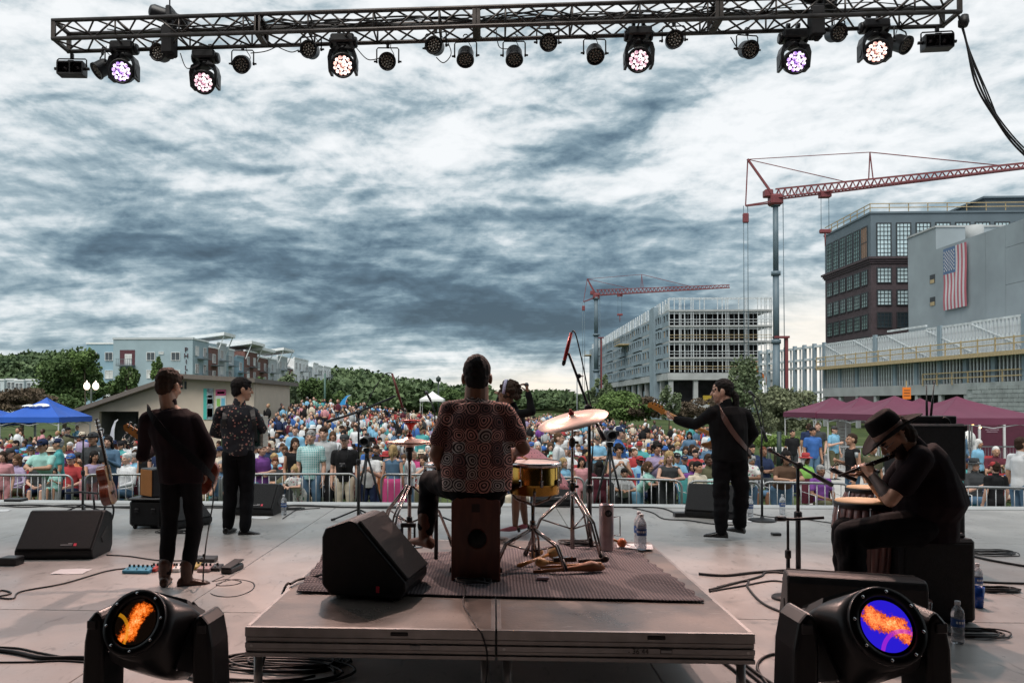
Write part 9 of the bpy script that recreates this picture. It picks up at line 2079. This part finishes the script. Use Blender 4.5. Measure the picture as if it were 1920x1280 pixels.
mb.lathe(pr+[(.048, H_), (.048, .01)], 32, capends=False);obj('cylinder', mb, mat('pinkish_steel', (0.42, 0.34, 0.35), 0.32, metal=.85, var=.15, scale=12), t);mb = MB();mb.lathe([(0, 0), (.026, 0), (.026, .002), (0, .002)], 22, (.008, -.0535, H_*.82), (0.1, -1, 0));e = obj('emblem', mb, ink, t)  # pinkish base colour over the whole cylinder
text('letters', 'LP', .028, greyp, e, (.008-.014, -.0565, H_*.82-.010), (R(90), 0, 0), .0006);mb = MB();mb.tube([(.055, 0, H_*.72), (.10, 0, H_*.74), (.10, 0, H_*.30), (.055, 0, H_*.32)], .005, 6);obj('handle', mb, chrome, t)
q = G(1166, 1022, RZ+.03);t = thing('orange_shaker', 'small round orange shaker beside the metal scraper', 'percussion', q+V3((0, 0, .02)));mb = MB();mb.ell((0, 0, 0), (.036, .034, .034), 16, 12);obj('ball', mb, mat('gourd_orange', (0.5, 0.12, 0.03), 0.4, var=.2, scale=20), t);mb = MB();mb.tube([(-.03, .0, .01), (-.09, .02, .03)], .010, 8);obj('handle', mb, wood_y, t)
gz = RZ+.02
def maraca(label, a, b, r, m):
 a = G(*a, gz);b = G(*b, gz);a.z += r*.9;b.z += .012;t = thing('maraca', label, 'percussion', a, 0, 'hand percussion on the rug');d = b-a;mb = MB();u = d.normalized();mb.lathe([(0, -r*1.25), (r*.6, -r*1.05), (r*.95, -r*.5), (r, 0), (r*.85, r*.7), (r*.45, r*1.3), (.014, r*1.7)], 18, (0, 0, 0), u);obj('gourd', mb, m, t);mb = MB();mb.tube([u*r*1.5, u*(d.length*.6), d], [.012, .010, .015], 10);obj('handle', mb, wood_y, t)
gour = mat('gourd_tan', (0.42, 0.24, 0.08), 0.45, var=.25, scale=14);maraca('yellow gourd maraca lying with its handle to the lower left', (1040, 1046), (972, 1064), .046, gour);maraca('second gourd maraca half under the others', (1014, 1062), (1060, 1058), .032, gour);maraca('small gourd maraca at the back of the pile', (1012, 1040), (994, 1042), .022, gour)
a, b = G(1000, 1076, gz), G(1134, 1068, gz);t = thing('wooden_guiro', 'long wooden guiro with fish shaped end lying on the rug', 'percussion', a, 0, 'hand percussion on the rug');d = b-a;mb = MB();mb.tube([(0, 0, .015), d*.35+V3((0, 0, .018)), d*.6+V3((0, 0, .022)), d*.8+V3((0, 0, .03)), d*.95+V3((0, 0, .02)), d+V3((0, 0, .01))], [.010, .012, .020, .036, .026, .006], 12);obj('body', mb, mat('guiro_wood', (0.28, 0.11, 0.04), 0.5, var=.2, scale=12), t)
a, b = G(1012, 1070, gz), G(1125, 1066, gz);mb = MB();mb.tube([a+V3((0, -.03, .03)), b+V3((0, -.05, .045))], [.008, .011], 8);o = obj('wooden_beater', mb, wood_y);tag(o, 'thin wooden stick resting on the guiro', 'percussion', 'hand percussion on the rug')
q = G(1060, 1062, gz);t = thing('black_cowbell', 'small black cowbell with silver stripes on top of the percussion pile', 'percussion', q+V3((0, -.0, .05)), R(8), 'hand percussion on the rug');mb = MB();mb.prism([(-.08, -.02, -.015), (-.08, .02, -.015), (-.08, .015, .012), (-.08, -.015, .012)], (.15, 0, 0));obj('body', mb, blk, t)
for k in range(4): mb = MB();mb.box((-.05+k*.03, -.0, .013), (.014, .028, .003));obj('stripe', mb, chrome, t)
a, b = G(1085, 1060, gz), G(1132, 1057, gz);mb = MB();mb.tube([a+V3((0, 0, .03)), b+V3((0, 0, .03))], .012, 8);mb.ell(b+V3((.01, 0, .035)), (.026, .026, .024), 12, 8);o = obj('dark_mallet', mb, rosew);tag(o, 'dark mallet with round head at the right of the percussion pile', 'percussion', 'hand percussion on the rug')
q = G(1018, 1086, gz);mb = MB();mb.box((0, 0, .008), (.075, .03, .016), bev=.004);o = obj('harmonica', mb, mat('metal_pink', (0.35, 0.25, 0.28), 0.3, metal=.8), None, loc=q);tag(o, 'tiny shiny harmonica in front of the percussion pile', 'percussion', 'hand percussion on the rug')
for lab, px, py, w, d, h in (('small black stage box with cables at the left edge', 22, 1058, .16, .14, .075), ('flat black box on cables at the stage edge on the left', 30, 940, .26, .2, .05), ('flat black floor pocket box left of the bass player\'s wedge', 1278, 968, .20, .14, .06), ('small black box behind the round base near the congas', 1455, 1003, .1, .08, .03)):
 q = G(px, py);mb = MB();mb.box((0, 0, h/2), (w, d, h), bev=.008);o = obj('stage_box', mb, blk, None, loc=q);tag(o, lab, 'box')
def fcable(label, pts, r=.0055, z=0.0, m=None, grp='black cables on the stage floor'):
 P3 = []
 for i, p in enumerate(pts):
  zz = (p[2] if len(p) > 2 else z)+r;g_ = G(p[0], p[1], zz);P3.append(g_)
 mb = MB();mb.tube(spline(P3, 8), r, 6);o = obj('floor_cable', mb, m or rub);tag(o, label, 'cable', grp);return o
def coil(label, px, py, r, n, z=0.0, rr=.005, sq=1.0):
 c = G(px, py, z);pts = [];rc_ = random.Random(int(px))
 for k in range(n*14): a = 2*pi*k/14;q = r*(1+.18*sin(a*.37+px)+.06*rc_.uniform(-1, 1));pts.append(c+V3((cos(a)*q*1.2+.03*sin(a*.21), sin(a)*q*sq, rr+.006*(k//14)+.004*sin(a*3))))
 mb = MB();mb.tube(spline(pts, 3), rr, 5);o = obj('cable_coil', mb, rub);tag(o, label, 'cable', 'coils of cable');return o
fcable('long cable lying along the stage edge on the left', [(-40, 948), (60, 946), (150, 950), (300, 949), (420, 951), (540, 947), (640, 950), (760, 950), (880, 951)], .012);fcable('second cable along the stage edge on the left', [(-40, 942), (40, 950), (140, 946), (250, 952), (400, 948), (520, 952), (560, 946), (700, 952), (850, 949)], .009)
fcable('cable along the stage edge right of the drummer', [(1000, 948), (1100, 950), (1180, 950), (1240, 952), (1275, 966)], .010);fcable('cable from the floor box to the bass player\'s wedge', [(1180, 950), (1222, 960), (1245, 972), (1290, 975), (1340, 982), (1400, 984)], .008)
fcable('cable running right of the round base towards the congas', [(1390, 958), (1440, 968), (1500, 972), (1560, 980)], .006);fcable('cable from the bottle by the accordion player to the stage edge', [(530, 972), (545, 962), (560, 955), (600, 952)], .006)
fcable('cable crossing the floor at the left into the blue effects pedal', [(-30, 1122), (20, 1112), (2, 1106), (-5, 1118), (25, 1121), (40, 1108), (120, 1093), (200, 1070), (245, 1064)], .0065);fcable('cable between left wedge and effects pedals', [(200, 1040), (240, 1042), (300, 1050), (352, 1050)], .006)
mb = MB();mb.tube(spline([P(398, 905, 6.4), P(400, 935, 6.35), P(392, 985, 6.3), P(384, 1040, 6.1), G(382, 1095), G(400, 1115), G(440, 1118), G(472, 1106), G(474, 1092), G(440, 1086), G(408, 1094), G(412, 1098), G(440, 1096), G(452, 1090), G(425, 1086), G(398, 1090), G(420, 1080)], 8), .006, 6);o = obj('guitar_cable', mb, rub);tag(o, 'guitar cable hanging from the electric guitar and coiling on the floor', 'cable')
fcable('thick dark cable at the lower left', [(-30, 1215), (30, 1222), (80, 1232), (140, 1232), (200, 1233)], .012);fcable('thin cable above the thick one at the lower left', [(-30, 1212), (30, 1214), (70, 1222), (120, 1231), (190, 1238)], .006);fcable('thin cable below the thick one at the lower left', [(-30, 1241), (60, 1240), (120, 1238), (200, 1244)], .005)
fcable('cable from the left moving head to the riser', [(400, 1232), (440, 1230), (468, 1228)], .009);
for k, (px_, py_, rr_) in enumerate(((520, 1245, .26), (500, 1262, .33), (560, 1240, .22))): coil('coiled black cable heap by the front left leg of the riser' if k == 0 else ('outer loops of cable beside the front left leg' if k == 1 else 'loops of cable just under the riser at the left'), px_, py_, rr_, 3, 0, .008, .55)
for k, pts in enumerate(([(1340, 1228), (1370, 1250), (1420, 1290)], [(1355, 1226), (1385, 1245), (1440, 1290)], [(1375, 1226), (1420, 1262), (1470, 1295)])): fcable(['left of three cables leaving the riser at the lower right', 'middle of three cables leaving the riser at the lower right', 'right of three cables leaving the riser at the lower right'][k], pts, .009)
fcable('cable on the riser front running down over the edge', [(868, 1095, RZ+.012), (872, 1110, RZ+.012), (868, 1130, RZ+.01), (885, 1160, RZ+.008), (896, 1178, RZ+.006)], .004)
mb = MB();a = G(896, 1178, RZ+.006);mb.tube(spline([a, V3((a.x+.02, RY0-.01, RZ-.02)), V3((a.x+.045, RY0-.02, RZ-.12)), V3((a.x+.03, RY0-.02, .12)), V3((a.x-.03, RY0+.05, .01))], 8), .004, 6);o = obj('hanging_cable', mb, rub);tag(o, 'thin cable hanging over the front edge of the riser', 'cable')
coil('dark coil of cable under the front of the box drum', 888, 1092, .07, 4, RZ+.02, .004, .5);coil('coil of cable on the rug behind the brass drum stand', 930, 1016, .09, 4, RZ+.02, .004, .8);coil('flat coil of cable under the cymbal stand', 1085, 1022, .10, 5, RZ+.02, .005, .7)
fcable('cable from the large wedge over the left edge of the riser', [(612, 1074, RZ+.05), (590, 1080, RZ+.02), (560, 1086, RZ+.01), (545, 1094, RZ+.01)], .008);mb = MB();a = G(545, 1094, RZ+.01);mb.tube(spline([a, V3((RX0-.02, a.y-.05, RZ-.0)), V3((RX0-.06, a.y-.2, RZ-.2)), V3((RX0-.08, a.y-.3, .01))], 6), .008, 6);o = obj('hanging_cable', mb, rub);tag(o, 'black cable dropping over the left edge of the riser', 'cable')
fcable('thick cable sweeping from the riser to the congas', [(1310, 1075), (1360, 1078), (1420, 1072), (1500, 1068), (1570, 1076), (1620, 1080)], .012);fcable('cable curving round the near right wedge', [(1330, 1105), (1380, 1092), (1425, 1080), (1440, 1072), (1500, 1075), (1570, 1078)], .009);fcable('cable loop between riser and near right wedge', [(1345, 1100), (1400, 1088), (1402, 1100), (1430, 1130), (1480, 1152), (1500, 1160)], .009)
fcable('second loop beside the near right wedge', [(1330, 1108), (1390, 1098), (1450, 1088), (1490, 1096)], .007);fcable('cable from the near wedge to the right moving head', [(1470, 1175), (1466, 1195), (1490, 1212), (1540, 1222)], .008);fcable('cable from the lower frame edge to the right moving head', [(1445, 1290), (1420, 1250), (1440, 1228), (1500, 1220)], .008)
fcable('cable crossing the right edge behind the black speaker box', [(1815, 1040), (1860, 1050), (1930, 1062), (1990, 1072)], .011);fcable('cable at the right edge below the blue cup', [(1840, 1090), (1880, 1092), (1960, 1094)], .009)
coil('tangled cables right of the black speaker box', 1860, 1038, .17, 5, 0, .005, .7);coil('coil of cable with red connector at the right', 1868, 1108, .13, 5, 0, .006, .5);coil('loops of cable round the nearest water bottle', 1825, 1190, .15, 4, 0, .006, .6);coil('cable coil on the floor behind the guitarist', 325, 998, .17, 3, 0, .005, .5);coil('small coil by the wedge behind the accordion player', 545, 955, .12, 3, 0, .008, .5)
def lens_mat(name, bgc, flame, tilt, off):
 m = bpy.data.materials.new(name);m.use_nodes = True;nt = m.node_tree;b = nt.nodes['Principled BSDF'];N = nt.nodes.new;L = nt.links.new
 def Mth(op, a, b_=None, c=None):
  n = N('ShaderNodeMath');n.operation = op
  for i, v in enumerate((a, b_, c)):
   if v is None: continue
   if isinstance(v, (int, float)): n.inputs[i].default_value = v
   else: L(v, n.inputs[i])
  return n.outputs[0]
 tc = N('ShaderNodeTexCoord');mp = N('ShaderNodeMapping');mp.inputs['Rotation'].default_value = (0, tilt, 0);mp.inputs['Location'].default_value = (off[0], 0, off[1]);L(tc.outputs['Object'], mp.inputs[0])
 sp = N('ShaderNodeSeparateXYZ');L(mp.outputs[0], sp.inputs[0]);x, _, z = sp.outputs
 nz = N('ShaderNodeTexNoise');nz.inputs['Scale'].default_value = 55;nz.inputs['Detail'].default_value = 7;nz.inputs['Roughness'].default_value = .7;L(tc.outputs['Object'], nz.inputs['Vector'])
 sg = N('ShaderNodeTexNoise');sg.inputs['Scale'].default_value = 260;sg.inputs['Detail'].default_value = 2;L(tc.outputs['Object'], sg.inputs['Vector'])
 xx = Mth('ADD', x, Mth('MULTIPLY', Mth('SINE', Mth('MULTIPLY', z, 42)), .010));q = Mth('ADD', Mth('POWER', Mth('ABSOLUTE', Mth('DIVIDE', xx, .038)), 2), Mth('POWER', Mth('ABSOLUTE', Mth('DIVIDE', z, .088)), 4))
 fl = Mth('ADD', Mth('SUBTRACT', 1.0, q), Mth('MULTIPLY', Mth('SUBTRACT', nz.outputs['Fac'], .5), 2.6));fl = Mth('ADD', fl, Mth('MULTIPLY', Mth('SUBTRACT', sg.outputs['Fac'], .5), 1.2))
 cr = N('ShaderNodeValToRGB');L(Mth('MULTIPLY', fl, .55), cr.inputs[0]);e = cr.color_ramp.elements;e[0].position = .12;e[0].color = (*bgc, 1);e[1].position = 1.0;e[1].color = (1.0, .85, .6, 1)
 for p, c in ((.24, (flame[0]*.35, flame[1]*.25, flame[2]*.3)), (.42, flame), (.68, (1.0, .42, .12))): k = e.new(p);k.color = (*c, 1)
 dd = Mth('SQRT', Mth('ADD', Mth('POWER', Mth('ADD', x, .05), 2), Mth('POWER', Mth('ADD', z, .085), 2)));arc = Mth('LESS_THAN', Mth('ABSOLUTE', Mth('SUBTRACT', dd, .072)), .006)
 mx = N('ShaderNodeMix');mx.data_type = 'RGBA';L(Mth('MULTIPLY', arc, .55), mx.inputs['Factor']);L(cr.outputs[0], mx.inputs[6]);mx.inputs[7].default_value = (.45, .02, .55, 1) if bgc[2] > .1 else (.6, .25, .01, 1)
 L(mx.outputs[2], b.inputs['Emission Color']);b.inputs['Emission Strength'].default_value = 0.5;b.inputs['Base Color'].default_value = (.01, .01, .012, 1);b.inputs['Roughness'].default_value = .08
 return m
gloss = mat('lamp_shell_gloss', (0.006, 0.006, 0.007), 0.32, var=0.15, spec=0.28)
def big_head(label, px, py, Y, S, tilt, yaw, lm, twist):
 c = P(px, py, Y);g = thing('floor_moving_head', label, 'stage lamp', (c.x, Y, 0), R(yaw)*.5, 'big moving head lamps in the foreground');h = c.z
 piv = V3((0, .12, h-.075))
 mb = MB();mb.box((0, .14, .07), (.40, .34, .14), bev=.03);mb.cyl((0, .14, .13), (0, .14, .19), .12, 24);obj('base', mb, gloss, g)
 for s in (-1, 1):
  mb = MB();prof = [(.20, .19), (.235, .22), (.248, .45), (.240, piv.z-.02), (.225, piv.z+.06), (.195, piv.z+.095), (.170, piv.z+.07), (.165, piv.z-.02), (.168, .30), (.12, .24), (.05, .20), (.05, .17), (.15, .17)]
  pts = [(s*x, piv.y-.075, z) for x, z in prof];mb.prism(pts, (0, .15, 0));o = obj('yoke_arm', mb, gloss, g);bv = o.modifiers.new('b', 'BEVEL');bv.width = .018;bv.segments = 3;bv.limit_method = 'ANGLE'
  mb = MB();mb.box((s*.205, piv.y-.079, piv.z+.045), (.035, .006, .03), bev=.004);obj('arm_badge', mb, blk, o)
 hd_dir = V3((0, -1, 0));mb = MB();rr = []
 for yy, wx, zt_, zb_, rd in ((-.150, .116, .116, -.116, 1.0), (-.10, .120, .118, -.120, .9), (-.04, .134, .122, -.138, .45), (.05, .136, .116, -.14, .35), (.13, .125, .10, -.125, .35), (.16, .09, .07, -.09, .5)):
  row = []
  for q in range(32):
   a = 2*pi*q/32;c_, s_ = cos(a), sin(a);e_ = 2/(2+(1-rd)*5);px_ = abs(c_)**e_*(1 if c_ > 0 else -1);pz_ = abs(s_)**e_*(1 if s_ > 0 else -1)
   row.append(V3((px_*wx, yy, pz_*(zt_ if pz_ > 0 else -zb_))))
  rr.append(row)
 mb.loft(rr)
 head = obj('head', mb, gloss, g, loc=piv, rot=(R(tilt), R(twist), R(yaw)))
 for s in (-1, 1):
  mb = MB()
  mb.prism([(s*.135, -.03, .08), (s*.132, .11, .075), (s*.132, .11, -.09), (s*.136, -.03, -.10)], (s*.008, 0, 0));sh = obj('side_panel', mb, blk, head)
  for (yy, zz) in ((-.02, .08), (.10, .070), (.10, -.08), (-.02, -.10)): mb = MB();mb.lathe([(0, 0), (.004, 0), (.003, .003), (0, .003)], 8, (s*.143, yy, zz), (s, 0, 0));obj('screw', mb, chrome, sh)
 mb = MB();mb.prism([(-.09, -.02, .105), (.09, -.02, .105), (.07, -.02, .135), (-.07, -.02, .135)], (0, .15, 0));tp = obj('vent_panel', mb, mat('lamp_grey_panel', (0.10, 0.10, 0.10), .45), head)
 for k in range(7): mb = MB();mb.box((-.06+k*.02, .065, .136), (.008, .09, .006), rot=(0, 0, R(18)));obj('vent_slot', mb, ink, tp)
 mb = MB();mb.lathe([(.084, .150), (.088, .163), (.112, .163), (.116, .150), (.108, .145)], 44, (0, 0, 0), hd_dir, capends=False);rg = obj('lens_ring', mb, gloss, head)
 for k in range(8): a = 2*pi*k/8+.35;mb = MB();mb.lathe([(0, 0), (.0055, 0), (.0045, .003), (0, .0035)], 10, (cos(a)*.100, -.163, sin(a)*.100), hd_dir);obj('screw', mb, chrome, rg)
 mb = MB();mb.lathe([(.0865, .0), (.07, .006), (.04, .010), (0, .012)], 40, (0, 0, 0), hd_dir, capends=False);ln = obj('lens', mb, lm, head, loc=(0, -.146, 0))
 g.scale = (S, S, S)
 return g
big_head('glowing orange moving head lamp in the lower left foreground', 262, 1165, 2.62, 1.0, -30, -9, lens_mat('lens_orange', (0.004, 0.002, 0.001), (0.9, 0.16, 0.01), R(-22), (.0, .0)), 8)
big_head('blue and orange glowing moving head lamp in the lower right foreground', 1655, 1190, 2.45, 1.05, -28, 8, lens_mat('lens_blue', (0.02, 0.01, 0.55), (0.95, 0.16, 0.04), R(38), (-.005, .0)), -12)
